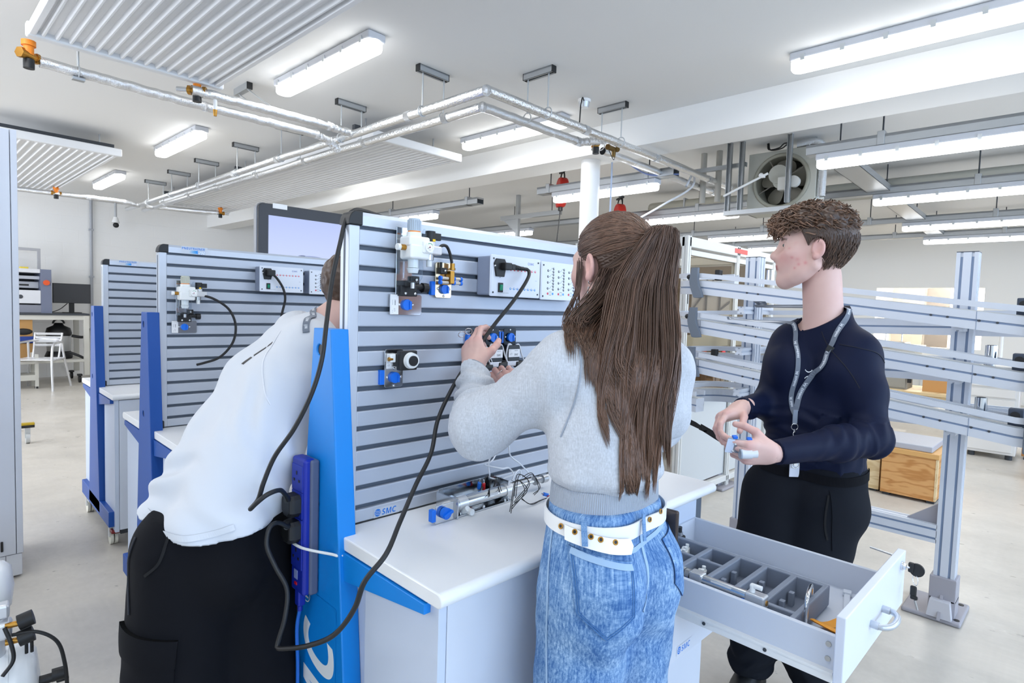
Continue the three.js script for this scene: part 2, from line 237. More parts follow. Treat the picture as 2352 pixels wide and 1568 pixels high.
// ---------- foil-wrapped pipes ----------
{
  const t = tex(256, 256, (x, y) => { const v = 128 + 90 * tileNoise(x / 256, y / 256, 26) + 40 * tileNoise(y / 256, x / 256, 60); return [v, v, v]; }, false); t.repeat.set(14, 1); M.foil.bumpMap = t; M.foil.bumpScale = 0.006;
  const w3 = (a) => a.map(q => rp(...q));
  const line = (pts) => { const g = []; for (let i = 0; i < pts.length - 1; i++) { const a = V(...pts[i]), b = V(...pts[i + 1]), n = 24; const q = []; for (let k = 0; k <= n; k++) { const c = a.clone().lerp(b, k / n); const e = k > 0 && k < n ? 0.003 : 0; q.push([c.x + rr(-e, e), c.y + rr(-e, e), c.z + rr(-e, e)]); } g.push(tube(q, 0.031, n * 2, false, 12)); g.push(sph(0.034, ...pts[i + 1], 12)); } return g; };
  const run = (label, pts) => { const o = thing('insulated_pipe', label, 'pipe'); mesh('foil_wrap', line(w3(pts)), M.foil, o);
    for (let i = 0; i < pts.length - 1; i++) { const L = Math.hypot(pts[i + 1][0] - pts[i][0], pts[i + 1][2] - pts[i][2]); for (let k = 1; k < L; k++) { const c = pts[i].map((v, j) => lerp(v, pts[i + 1][j], k / L)); const d = Math.abs(pts[i + 1][0] - pts[i][0]) > Math.abs(pts[i + 1][2] - pts[i][2]); mesh('tape_band', xf(new THREE.CylinderGeometry(0.0335, 0.0335, 0.05, 16), 0, 0, 0, d ? 0 : PI / 2, 0, d ? PI / 2 : 0).rotateY(TH).translate(...rp(...c)), M.foil, o); } } return o; };
  run('outer foil-wrapped pipe turning the corner under the ceiling', [[2.52, 2.7, -10.4], [2.52, 2.7, -2.62], [6.0, 2.7, -2.56]]);
  run('inner foil-wrapped pipe turning the corner, ending at the orange valve', [[2.69, 2.69, -10.2], [2.69, 2.69, -2.83], [3.72, 2.69, -2.8], [3.78, 2.69, -2.62]]);
  run('lower foil-wrapped pipe after the orange valve, running to the fan', [[4.0, 2.68, -2.78], [6.1, 2.68, -2.75]]);
  run('upper foil branch pipe from the big ribbed panel to the main run', [[1.36, 2.71, -4.13], [2.3, 2.71, -4.1], [2.52, 2.7, -4.1]]);
  run('lower foil branch pipe crossing under the big ribbed panel', [[0.62, 2.69, -4.3], [1.5, 2.68, -4.3], [2.3, 2.68, -4.28], [2.42, 2.66, -4.3], [2.5, 2.62, -4.32]]);
  run('short foil branch pipe along the block wall', [[0.9, 2.7, -9.75], [2.3, 2.7, -9.62], [2.5, 2.69, -9.75]]);
  run('thin foil branch pipe from the main run towards the screen', [[2.6, 2.69, -9.72], [3.45, 2.69, -9.4]]);
  // hangers: channel with two rods and clamps
  function hanger(label, u, w, along) {
    const o = thing('pipe_hanger', label, 'pipe hanger', rp(u, 0, w), TH + (along ? PI / 2 : 0));
    mesh('channel', [bb(-0.125, 0.125, 2.955, 3.0, -0.022, -0.018), bb(-0.125, 0.125, 2.955, 3.0, 0.018, 0.022), bb(-0.125, 0.125, 2.99, 3.0, -0.022, 0.022), bb(-0.125, 0.125, 2.955, 2.958, -0.022, -0.01), bb(-0.125, 0.125, 2.955, 2.958, 0.01, 0.022)], M.galv, o);
    mesh('end_cap', bb(-0.131, -0.125, 2.955, 3.0, -0.022, 0.022), M.black, o); mesh('end_cap', bb(0.125, 0.131, 2.955, 3.0, -0.022, 0.022), M.black, o);
    for (const s of [-0.085, 0.1]) { mesh('rod', cyl(0.005, 0.26, s, 2.86, 0, 0, 0, 0, 8), M.zinc, o); mesh('clamp', torus(0.035, 0.004, s, 2.7, 0, 0, 0, 0, 2 * PI, 20), M.zinc, o); }
    return o;
  }
  const hl = ['closest to the pipe corner', 'by the branch tee', 'third along the double pipe', 'fourth along the double pipe', 'fifth along the double pipe', 'sixth along the double pipe', 'by the block wall'];
  [-3.24, -4.28, -5.32, -6.31, -7.4, -8.35, -9.31].forEach((w, i) => hanger(`grey channel hanger with two rods, ${hl[i]}`, 2.6, w, false));
  hanger('grey channel hanger with two rods just past the pipe corner', 3.06, -2.67, true); hanger('grey channel hanger with two rods between the smoke detector and the beam', 3.93, -2.65, true);
  const bh = thing('pipe_hanger', 'stubby grey channel hanger over the upper branch pipe', 'pipe hanger', rp(1.88, 0, -4.62), TH);
  mesh('channel', bb(-0.02, 0.02, 2.95, 3.0, -0.12, 0.12), M.galv, bh); mesh('end_cap', bb(-0.021, 0.021, 2.95, 3.0, 0.12, 0.126), M.black, bh); for (const z of [-0.08, 0.08]) mesh('rod', bar([0, 2.96, z], [0, 2.72, z + 0.45], 0.005), M.zinc, bh);
  const ch = thing('pipe_hanger', 'single rod hanger holding the lower branch pipe', 'pipe hanger', rp(0.8, 0, -4.3), TH); mesh('rod', cyl(0.007, 0.3, 0, 2.85, 0, 0, 0, 0, 8), M.zinc, ch); mesh('clamp', torus(0.036, 0.004, 0, 2.69, 0, 0, PI / 2, 0), M.zinc, ch); mesh('foot', bb(-0.03, 0.03, 2.64, 2.655, -0.02, 0.02), M.galv, ch);
  // valves
  function valve(label, u, y, w, turn = 0) {
    const o = thing('valve', label, 'valve', rp(u, y, w), TH + turn);
    mesh('valve_body', [cylX(0.022, 0.1, 0, 0, 0), cylX(0.03, 0.02, -0.045, 0, 0, 6), cylX(0.03, 0.02, 0.045, 0, 0, 6)], M.brass, o); mesh('bonnet', [cyl(0.024, 0.05, 0, 0.03, 0)], M.orange, o); mesh('hand_wheel', cyl(0.034, 0.028, 0, 0.066, 0, 0, 0, 0, 12), M.orange, o);
    mesh('lower_cap', cyl(0.026, 0.05, 0, -0.045, 0), M.black, o); mesh('union', cylX(0.018, 0.06, 0.09, 0, 0), M.chrome, o); return o;
  }
  valve('orange and black valve hanging from the panel corner above the cabinet', 0.57, 2.7, -4.27, 0.6); valve('orange valve with brown lever where the branch meets the big ribbed panel', 1.4, 2.72, -4.15, 2.5);
  valve('orange valve with black cap at the end of the inner foil pipe', 3.82, 2.68, -2.72, 0.8); valve('small orange valve on the pipe along the block wall', 1.55, 2.7, -9.68, 0); valve('tiny orange valve at the thin branch by the screen', 3.5, 2.69, -9.4, 0);
  const bv = thing('brass_fittings', 'dark brass drain fittings with wire under the pipe junction', 'fitting', rp(3.98, 2.68, -2.68), TH);
  mesh('fitting', [cylX(0.02, 0.1, 0, 0, 0), cyl(0.016, 0.06, 0.03, -0.03, 0), cylX(0.024, 0.02, -0.05, 0, 0, 6), sph(0.022, 0.05, 0, 0.02)], mat('#7a6237', 0.45, 0.7), bv); mesh('wire', tube([[-0.04, -0.02, 0], [0, -0.09, 0.02], [0.05, -0.06, 0], [0.07, 0.06, 0]], 0.003), M.black, bv);
  const va = thing('drain_lever', 'hanging white drain tube with yellow tip beside the panel valve', 'drain tube', rp(1.5, 2.66, -4.12), TH); mesh('tube', cyl(0.012, 0.09, 0, 0, 0), M.white, va); mesh('tip', cyl(0.01, 0.04, 0, -0.06, 0, 0, 0, 0, 12, 0.014), M.brass, va);
}
{ // smoke detector, small camera, wall conduit
  const o = thing('smoke_detector', 'small white detector on the ceiling with a dark looped wire', 'detector', rp(3.7, 2.98, -2.76), TH); mesh('base', cyl(0.05, 0.02, 0, 0.01, 0), M.white, o); mesh('sensor', [cyl(0.034, 0.04, 0, -0.02, 0, 0, 0, 0, 20, 0.045)], mat('#c9ccce', 0.3, 0.4), o); mesh('wire', tube([[-0.03, 0, 0.02], [-0.09, 0.0, 0.05], [-0.12, -0.06, 0.06], [-0.13, -0.2, 0.06]], 0.005), M.black, o);
  const c = thing('security_camera', 'white pole camera with black dome on the block wall', 'camera', rp(2.73, 0, -11.96), TH); mesh('pole', cyl(0.02, 0.28, 0, 2.87, 0), mat('#b9bcbf', 0.5), c); mesh('housing', cyl(0.06, 0.1, 0, 2.69, 0, 0, 0, 0, 20, 0.03), M.white, c); mesh('dome', sph(0.045, 0, 2.6, 0.02), M.black, c);
  const p = thing('wall_conduit', 'thin grey conduit running down the block wall', 'conduit', rp(2.42, 0, -12.16), TH); mesh('pipe', cyl(0.022, 3.0, 0, 1.5, 0), mat('#a9acb2', 0.5), p); for (const y of [0.8, 1.7, 2.5]) mesh('saddle', rbox(0.07, 0.03, 0.05, 0.005, 0, y, 0), mat('#a9acb2', 0.5), p);
}
// ---------- extract fan in its steel frame ----------
{
  const t = thing('wall_fan', 'square grey extract fan with round wire guard hanging in steel uprights', 'fan', rp(5.62, 2.62, -1.92), TH - PI / 2);   // its face looks towards -u
  const casing = mat('#b8b8ae', 0.55), dk = mat('#6b675e', 0.6);
  const sq = shapeOf([[-0.3, -0.28], [0.3, -0.28], [0.3, 0.28], [-0.3, 0.28]], [hole(0, 0, 0.235)]);
  mesh('casing', [prism(sq, 0.03, 0.006), bb(-0.3, -0.29, -0.28, 0.28, -0.25, 0), bb(0.29, 0.3, -0.28, 0.28, -0.25, 0), bb(-0.3, 0.3, -0.28, -0.27, -0.25, 0), bb(-0.3, 0.3, 0.27, 0.28, -0.25, 0)], casing, t);
  mesh('inlet_ring', [torus(0.235, 0.018, 0, 0, 0.015, 0, 0, 0, 2 * PI, 48), xf(new THREE.CylinderGeometry(0.236, 0.22, 0.2, 40, 1, true), 0, 0, -0.09, PI / 2)], mat('#9c9a8c', 0.55), t);
  for (let i = 0; i < 5; i++) { const s = new THREE.Shape(); s.moveTo(0.04, -0.02); s.bezierCurveTo(0.1, -0.1, 0.2, -0.1, 0.215, -0.03); s.bezierCurveTo(0.22, 0.04, 0.2, 0.08, 0.16, 0.09); s.bezierCurveTo(0.1, 0.08, 0.06, 0.04, 0.04, 0.02); const g = prism(s, 0.004); g.rotateX(0.45); g.rotateZ(i * 2 * PI / 5 + 0.3); g.translate(0, 0, -0.12); mesh('blade', g, mat('#8f8b7e', 0.5), t); }
  mesh('motor', [cylZ(0.07, 0.14, 0, 0, -0.05), cylZ(0.085, 0.03, -0.02, 0.06, 0.02)], casing, t); mesh('motor_box', rbox(0.1, 0.12, 0.08, 0.01, 0.05, -0.04, 0.06), mat('#d0cfc8', 0.5), t); mesh('motor_cap', cylZ(0.05, 0.05, 0.13, -0.03, 0.06), mat('#d8d7d2', 0.5), t);
  for (let i = 0; i < 4; i++) mesh('guard_spoke', bar([0.07 * Math.cos(i * PI / 2 + 0.5), 0.07 * Math.sin(i * PI / 2 + 0.5), 0.02], [0.235 * Math.cos(i * PI / 2 + 0.5), 0.235 * Math.sin(i * PI / 2 + 0.5), 0.02], 0.006), dk, t);
  mesh('backing', bb(-0.29, 0.29, -0.27, 0.27, -0.25, -0.24), mat('#57544c', 0.7), t);
  mesh('cable', [tube([[-0.14, 0.36, 0], [-0.12, 0.3, 0.02], [-0.02, 0.3, 0.03], [0.02, 0.33, 0.03], [0.07, 0.32, 0.02], [0.09, 0.27, 0.02]], 0.006), tube([[-0.13, 0.36, 0], [-0.1, 0.29, 0.03], [0, 0.29, 0.03], [0.05, 0.32, 0.02], [0.08, 0.27, 0.02]], 0.006)], M.black, t);
  const f = thing('fan_support', 'galvanised uprights and bottom rail carrying the extract fan', 'support frame', rp(5.55, 0, -1.92), TH);
  for (const [x, w, y0] of [[-0.08, -0.43, 2.36], [-0.06, -0.32, 2.36], [-0.05, 0.1, 2.4], [0.2, 0.23, 2.4]]) mesh('upright', [bb(x - 0.02, x + 0.02, y0, 3.0, w - 0.02, w - 0.016), bb(x - 0.02, x + 0.02, y0, 3.0, w + 0.016, w + 0.02), bb(x + 0.012, x + 0.02, y0, 3.0, w - 0.02, w + 0.02)], M.galv, f);
  mesh('bottom_rail', bb(-0.12, -0.02, 2.32, 2.36, -0.45, 0.36), M.galv, f); mesh('cross_rail', bb(-0.02, 0.02, 2.78, 2.82, -0.85, -0.3), M.galv, f);
  mesh('foil_elbow', [tube([[0.1, 2.93, 0.12], [0.1, 2.93, 0.28], [0.1, 2.88, 0.32], [0.1, 2.45, 0.33]], 0.04, 40, false, 12)], M.foil, f);
  mesh('grey_pipe', [cyl(0.03, 0.5, 0.12, 2.75, -0.62), cyl(0.03, 0.5, 0.12, 2.75, -0.78)], mat('#b9b7b0', 0.5), f);
  const rod = thing('fan_aerial', 'thin white pole with clamp jutting across the fan', 'pole', rp(5.42, 2.62, -1.95), TH); mesh('pole', [bar([0, -0.12, -0.42], [0, 0.04, -0.02], 0.011), ], M.white, rod); mesh('clamp', [rbox(0.03, 0.03, 0.03, 0.004, 0, 0.02, -0.06), sph(0.022, 0, 0.03, -0.08, 10)], M.white, rod);
}
// ---------- red hose reels, stay wire, hanging cables ----------
{
  function reel(label, u, y, w, top) {
    const o = thing('cable_reel', label, 'reel', rp(u, y, w), TH + 0.9); const red = mat('#c9261a', 0.4);
    const s = new THREE.Shape(); s.absarc(0, 0, 0.13, 0.2, PI * 1.15); s.bezierCurveTo(-0.12, -0.12, -0.04, -0.15, 0.02, -0.18); s.lineTo(0.1, -0.18); s.lineTo(0.128, 0.02);
    mesh('casing', prism(s, 0.1, 0.02), red, o); mesh('hub', cylZ(0.055, 0.03, 0.03, -0.02, 0.06), red, o); mesh('badge', cylZ(0.026, 0.01, 0.03, -0.02, 0.078), mat('#4a4f58', 0.4), o); mesh('outlet', cyl(0.025, 0.04, 0.06, -0.2, 0), M.black, o);
    mesh('hanger', [torus(0.09, 0.008, 0, 0.11, 0, 0, 0, 0, PI), bb(-0.1, 0.1, 0.19, 0.21, -0.02, 0.02)], M.black, o); mesh('hanger_post', bb(-0.015, 0.015, 0.2, top - y, -0.015, 0.015), M.galv, o); mesh('cord', bar([0.06, -0.22, 0], [0.03, -0.75, -0.05], 0.006), M.black, o); return o;
  }
  reel('red cable reel partly behind the trunking, closest to the slatted board', 5.1, 2.7, -4.06, 3.0); reel('red cable reel with black outlet hanging by the round column', 6.4, 2.62, -4.15, 3.0);
  const c = thing('hanging_hose', 'pale blue hose hanging straight down beside the round column', 'hose'); mesh('hose', tube([rp(4.62, 2.76, -3.1), rp(4.62, 2.2, -3.1), rp(4.63, 1.2, -3.1)], 0.008, 20), mat('#b7c6e0', 0.5), c);
  const d = thing('hanging_hose', 'blue cable sagging from the foil pipe to the trunking', 'hose'); mesh('hose', tube([rp(4.72, 2.76, -3.0), rp(4.85, 2.66, -2.85), rp(5.0, 2.66, -2.62)], 0.008, 20), mat('#7f8fc0', 0.5), d);
  const e = thing('air_hose', 'white hose looping from the foil pipe down behind the ponytail', 'hose'); mesh('hose', tube([rp(5.35, 2.62, -2.72), rp(5.45, 2.76, -2.7), rp(5.5, 2.66, -2.72), rp(5.3, 2.45, -2.95), rp(5.1, 2.25, -3.2), rp(4.95, 2.05, -3.4)], 0.011, 40), mat('#dfe3ea', 0.5), e);
}
// ---------- double-sided training benches ----------
M.slat = mat('#b9c0cc', 0.42, 0.25); M.alu = mat('#c4cad4', 0.4, 0.3); M.groove = mat('#5d6672', 0.6); M.top = mat('#eeeff0', 0.32); M.lam = mat('#c9d3e4', 0.5); M.lam2 = mat('#d3d9e4', 0.45);
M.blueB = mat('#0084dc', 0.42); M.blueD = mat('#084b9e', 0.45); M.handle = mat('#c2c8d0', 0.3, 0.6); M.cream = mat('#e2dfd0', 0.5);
const smcLogo = (bg, fg, w = 512, h = 160) => canvasTex(w, h, (g) => {
  g.fillStyle = bg; g.fillRect(0, 0, w, h); g.fillStyle = fg; g.beginPath(); g.arc(h * 0.5, h * 0.5, h * 0.4, 0, 7); g.fill();
  g.strokeStyle = bg; g.lineWidth = h * 0.06; for (const k of [-0.18, 0, 0.18]) { g.beginPath(); g.moveTo(h * 0.12, h * (0.56 + k)); g.bezierCurveTo(h * 0.4, h * (0.3 + k), h * 0.55, h * (0.75 + k), h * 0.9, h * (0.44 + k)); g.stroke(); }
  g.font = `bold ${h * 0.86}px sans-serif`; g.textBaseline = 'middle'; g.setTransform(1, 0, -0.14, 1, h * 0.08, 0); g.fillText('SMC', h * 1.0, h * 0.53);
});
M.smcOnAlu = mat('#ffffff', 0.45, 0.1, { map: smcLogo('#c4cad4', '#1173d2') });
M.smcOnLam = mat('#ffffff', 0.5, 0, { map: smcLogo('#d3d9e4', '#1173d2') });
M.pneu = mat('#ffffff', 0.45, 0.1, { map: canvasTex(512, 160, (g, w, h) => { g.fillStyle = '#c4cad4'; g.fillRect(0, 0, w, h); g.fillStyle = '#1c6fc4'; g.font = 'bold 66px sans-serif'; g.textBaseline = 'top'; g.fillText('PNEUTRAINER', 8, 6);
  const q = g.createLinearGradient(150, 0, 320, 0); q.addColorStop(0, '#c4cad4'); q.addColorStop(1, '#1585dd'); g.fillStyle = q; g.fillRect(150, 80, 170, 66); g.font = 'italic bold 82px sans-serif'; g.fillStyle = '#ffffff'; g.strokeStyle = '#1c6fc4'; g.lineWidth = 9; g.strokeText('200', 322, 74); g.fillText('200', 322, 74); }) });
const GROOVE = (i) => 1.560 - i * 0.0479, BL = 1.105;   // groove heights, bench length

function bench(label, x0, z0, blue, opt = {}) {
  const t = thing('training_bench', label, 'workbench', [x0, 0, z0], 0);
  const postShape = [[-0.16, 0.13], [0.16, 0.13], [0.042, 1.32], [-0.042, 1.32]];
  const hz = (a, b) => hole(a, b, 0.013);
  for (const side of [0, 1]) {
    const a = side ? BL - 0.045 : 0, post = mesh('post', prismX(postShape, a, a + 0.045, [hz(-0.012, 1.27), hz(-0.02, 0.905)], 0.003), blue, t);
    for (const [z, y] of [[-0.012, 1.27], [-0.02, 0.905]]) mesh('bolt_hole', cylX(0.0128, 0.04, a + 0.024, y, z, 16), M.black, post);
    if (opt.logo && !side) post.add(opt.logo());
    mesh('foot', [rbox(0.045, 0.085, 0.8, 0.004, a + 0.0225, 0.158, 0)], blue, t);
    for (const z of [-0.34, 0.33]) { const c = mesh('caster', [rbox(0.045, 0.012, 0.06, 0.003, a + 0.03, 0.11, z), bb(a + 0.012, a + 0.016, 0.045, 0.108, z - 0.015, z + 0.02), bb(a + 0.05, a + 0.054, 0.045, 0.108, z - 0.015, z + 0.02)], M.zinc, t); for (const k of [0.023, 0.043]) mesh('wheel', cylX(0.038, 0.014, a + k, 0.038, z, 20), M.cream, c); mesh('brake', rbox(0.04, 0.02, 0.05, 0.006, a + 0.033, 0.085, z + 0.045), opt.redBrake && z > 0 ? mat('#7a1d1d', 0.5) : M.zinc, c); }
  }
  // slatted board
  const bx0 = 0.045, bx1 = BL - 0.045, g0 = bx0 + 0.027, g1 = bx1 - 0.027;
  mesh('board_core', bb(bx0 + 0.01, bx1 - 0.01, 0.86, 1.575, 0.006, 0.022), M.groove, t);
  const zb = (z) => z + 0.033;
  for (const s of [1, -1]) {
    for (let i = 0; i < 14; i++) { if (s < 0 && i % 2 === 0 && false) continue; const y1 = GROOVE(i) - 0.0055, y0 = GROOVE(i + 1) + 0.0055; mesh('slat', rbox(g1 - g0, y1 - y0, 0.014, 0.0035, (g0 + g1) / 2, (y0 + y1) / 2, s > 0 ? 0.028 : zb(-0.028)), M.slat, t); }
    mesh('bottom_rail', [bb(g0, g1, 0.853, GROOVE(14) - 0.0055, s > 0 ? 0.02 : zb(-0.036), s > 0 ? 0.036 : zb(-0.02), 0.003)], M.alu, t);
    for (const x of [bx0, bx1 - 0.028]) mesh('stile', [bb(x, x + 0.028, 0.853, 1.562, s > 0 ? 0.018 : zb(-0.037), s > 0 ? 0.037 : 0.0165, 0.003)], M.alu, t);
    if (s > 0) mesh('stile_slot', bb(bx0 - 0.0006, bx0 + 0.004, 0.86, 1.55, 0.0125, 0.0195), M.groove, t);
  }
  mesh('top_rail', prismX([[-0.006, 1.563], [0.038, 1.563], [0.038, 1.585], [0.032, 1.594], [0.0, 1.594], [-0.006, 1.585]], bx0 + 0.032, bx1 - 0.032), M.alu, t);
  for (const s of [0, 1]) { const e = new THREE.Shape(); e.moveTo(0.034, 0.032); e.lineTo(0.018, 0.032); e.bezierCurveTo(0.006, 0.032, -0.002, 0.02, -0.002, 0); e.lineTo(0.034, 0); const g = prism(e, 0.046, 0.002); if (s) g.rotateY(PI); g.translate(s ? bx1 : bx0, 1.563, 0.016); mesh('corner_cap', g, M.black, t); }
  // worktops, brackets
  for (const s of [1, -1]) {
    const sh = new THREE.Shape(); const r = 0.012, z0_ = 0.075, z1_ = 0.445; sh.moveTo(z0_, 0.82); sh.lineTo(z1_ - r, 0.82); sh.absarc(z1_ - r, 0.82 + 0.015, 0.015, -PI / 2, PI / 2); sh.lineTo(z0_, 0.85);
    const g = new THREE.ExtrudeGeometry(sh, { depth: BL - 0.014 - 0.006, bevelEnabled: true, bevelSize: 0.003, bevelThickness: 0.003, bevelOffset: -0.003, bevelSegments: 2, curveSegments: 10 }); g.rotateY(-PI / 2); g.translate(BL - 0.003, 0, 0); if (s < 0) g.applyMatrix4(new THREE.Matrix4().makeRotationY(PI)).translate(BL + 0.012, 0, 0);
    mesh('worktop', g, M.top, t);
    mesh('worktop_strip', bb(0.046, BL - 0.046, 0.822, 0.8495, s > 0 ? 0.036 : -0.078, s > 0 ? 0.078 : -0.005), M.top, t);
    for (const x of [0.01, BL - 0.026]) { const pts = [[0.09, 0.817], [0.40, 0.817], [0.40, 0.797], [0.09, 0.752]].map(p => [p[0] * s, p[1]]); if (s < 0) pts.reverse(); mesh('bracket', prismX(pts, x, x + 0.016, [], 0.001), blue, t); }
  }
  for (const z of [0.055]) for (const x of [0.05]) mesh('cable_grommet', rbox(0.012, 0.03, 0.02, 0.003, x, 0.868, z), M.black, t);
  // cabinets under both worktops
  for (const s of [1, -1]) {
    const zf = s * 0.425, c = mesh('cabinet', [bb(0.045, BL - 0.045, 0.1, 0.8, Math.min(s * 0.07, zf - s * 0.02), Math.max(s * 0.07, zf - s * 0.02), 0.002), bb(0.03, 0.05, 0.1, 0.817, Math.min(s * 0.165, zf - s * 0.02), Math.max(s * 0.165, zf - s * 0.02))], M.lam, t);
    mesh('end_panel', bb(0.026, 0.0455, 0.09, 0.818, Math.min(s * 0.165, zf), Math.max(s * 0.165, zf), 0.001), M.lam, c);
    const mid = 0.60;
    mesh('door', rbox(mid - 0.05, 0.716, 0.018, 0.002, (mid + 0.05) / 2 - 0.003, 0.458, zf - s * 0.0085), M.lam2, c);
    mesh('plinth', bb(0.06, BL - 0.06, 0.06, 0.1, Math.min(s * 0.1, zf - s * 0.05), Math.max(s * 0.1, zf - s * 0.05)), M.dark, c);
    if (!(opt.open && s > 0)) { for (let k = 0; k < 4; k++) mesh('drawer_front', rbox(0.49, k < 3 ? 0.125 : 0.3, 0.018, 0.002, 0.852, k < 3 ? 0.735 - k * 0.135 : 0.26, zf - s * 0.008), M.lam2, c); }
  }
  return t;
}
function bowHandle(w = 0.1) { return [tube([[-w / 2, 0, 0], [-w / 2, 0, 0.02], [-w / 2 + 0.015, 0, 0.033], [0, 0, 0.038], [w / 2 - 0.015, 0, 0.033], [w / 2, 0, 0.02], [w / 2, 0, 0]], 0.0065, 40, false, 10, 0.5), cylZ(0.008, 0.016, -w / 2, 0, 0.008), cylZ(0.008, 0.016, w / 2, 0, 0.008)]; }

const B1 = [0.638, 0, -1.265], B2 = [0.60, 0, -2.70], B3 = [0.66, 0, -4.14];
const postLogo = () => { // white lettering along the post, cut from outlines
  const c = canvasTex(1024, 384, (g, w, h) => { g.fillStyle = '#0084dc'; g.fillRect(0, 0, w, h); g.fillStyle = '#f2f6fa'; g.font = 'bold 470px sans-serif'; g.textBaseline = 'alphabetic'; g.setTransform(0.86, 0, -0.17, 1, 40, 0); g.fillText('SMC', 10, 362); g.setTransform(1, 0, 0, 1, 0, 0); g.font = 'bold 70px sans-serif'; g.fillText('R', 958, 78); g.lineWidth = 7; g.strokeStyle = '#f2f6fa'; g.beginPath(); g.arc(982, 54, 38, 0, 7); g.stroke(); });
  const o = mesh('post_lettering', xf(new THREE.PlaneGeometry(0.46, 0.172), 0, 0, 0, 0, 0, PI / 2), mat('#ffffff', 0.42, 0, { map: c })); o.rotation.y = -PI / 2; o.position.set(-0.0008, 0.455, 0.0); return o;
};
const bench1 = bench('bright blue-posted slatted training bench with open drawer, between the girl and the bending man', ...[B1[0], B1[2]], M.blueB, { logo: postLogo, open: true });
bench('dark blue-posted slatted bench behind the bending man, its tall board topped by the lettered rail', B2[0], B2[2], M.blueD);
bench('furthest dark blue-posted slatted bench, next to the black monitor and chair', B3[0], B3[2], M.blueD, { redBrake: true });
for (const b of scene.children.filter(o => o.name.startsWith('training_bench') && o !== bench1)) { const o = mesh('maker_lettering', decal(0.1, 0.031, 0.175, 1.578, 0.0386), M.pneu, b); }
mesh('maker_lettering', decal(0.075, 0.0234, 0.16, 0.8655, 0.0366), M.smcOnAlu, bench1);
// the drawers of the near bench
{
  const zF = 0.955, yb = 0.662, yt = 0.80;              // local front plane of the pulled drawer
  const d = new THREE.Group(); d.name = 'drawer'; bench1.add(d); d.userData.label = 'top drawer pulled wide open';
  const X0 = 0.607, X1 = 1.102, L0 = 0.40, side = M.lam2;
  mesh('drawer_front', rbox(X1 - X0, yt - yb, 0.018, 0.0025, (X0 + X1) / 2, (yt + yb) / 2, zF - 0.009), mat('#dfe5f2', 0.4), d);
  mesh('drawer_side', bb(X0 + 0.026, X0 + 0.038, 0.668, 0.744, L0, zF - 0.018, 0.001), side, d); mesh('drawer_side', bb(X1 - 0.06, X1 - 0.048, 0.668, 0.744, L0, zF - 0.018, 0.001), side, d);
  mesh('drawer_back', bb(X0 + 0.038, X1 - 0.06, 0.668, 0.744, L0, L0 + 0.012), side, d); mesh('drawer_floor', bb(X0 + 0.038, X1 - 0.06, 0.668, 0.674, L0, zF - 0.018), side, d);
  for (const [x, s] of [[X0 + 0.026, -1], [X1 - 0.048, 1]]) mesh('runner', [bb(x + Math.min(0, s * 0.011), x + Math.max(0, s * 0.011), 0.652, 0.672, L0, zF - 0.022, 0.002), bb(x + Math.min(0, s * 0.013), x + Math.max(0, s * 0.013), 0.669, 0.674, L0, zF - 0.022)], M.white, d);
  for (const z of [0.52, 0.66, 0.8]) mesh('runner_screw', cylX(0.004, 0.014, X0 + 0.02, 0.663, z, 10), M.dark, d);
  for (const y of [0.725, 0.695]) mesh('screw', cylX(0.0055, 0.004, X0 + 0.025, y, zF - 0.035, 12), M.steel, d);
  mesh('handle', bowHandle(0.096).map(g => g.translate(X0 + 0.235, 0.722, zF)), M.handle, d);
  mesh('lock', [cylZ(0.011, 0.006, X1 - 0.046, 0.774, zF + 0.002), cylZ(0.008, 0.01, X1 - 0.046, 0.774, zF + 0.006)], M.chrome, d);
  mesh('lock_bar', bar([X1 - 0.02, 0.79, zF - 0.075], [X1 - 0.02, 0.785, zF - 0.02], 0.003), M.steel, d);
  // second drawer slightly open
  const e = new THREE.Group(); e.name = 'drawer'; bench1.add(e); e.userData.label = 'second drawer standing ajar with blue lettering'; const z2 = 0.585;
  mesh('drawer_front', rbox(X1 - X0, 0.125, 0.018, 0.0025, (X0 + X1) / 2, 0.5925, z2 - 0.009), M.lam2, e); mesh('drawer_side', bb(X0 + 0.026, X0 + 0.038, 0.54, 0.62, 0.3, z2 - 0.018), side, e); mesh('drawer_side', bb(X1 - 0.06, X1 - 0.048, 0.54, 0.62, 0.3, z2 - 0.018), side, e); mesh('drawer_floor', bb(X0 + 0.038, X1 - 0.06, 0.54, 0.546, 0.3, z2 - 0.018), side, e);
  mesh('front_lettering', decal(0.075, 0.0234, X0 + 0.07, 0.553, z2 + 0.0006), M.smcOnLam, e); mesh('handle', bowHandle(0.096).map(g => g.translate(X0 + 0.245, 0.6, z2)), M.handle, e);
  const f = new THREE.Group(); f.name = 'drawer'; bench1.add(f);
  mesh('drawer_front', rbox(X1 - X0, 0.4, 0.018, 0.0025, (X0 + X1) / 2, 0.318, 0.416), M.lam2, f); mesh('handle', bowHandle(0.1).map(g => xf(g, X0 + 0.03, 0.4, 0.425, 0, 0, PI / 2)), M.handle, f);
  mesh('cross_rail', bb(0.6, X1, 0.53, 0.815, 0.39, 0.40), M.groove, bench1);
}
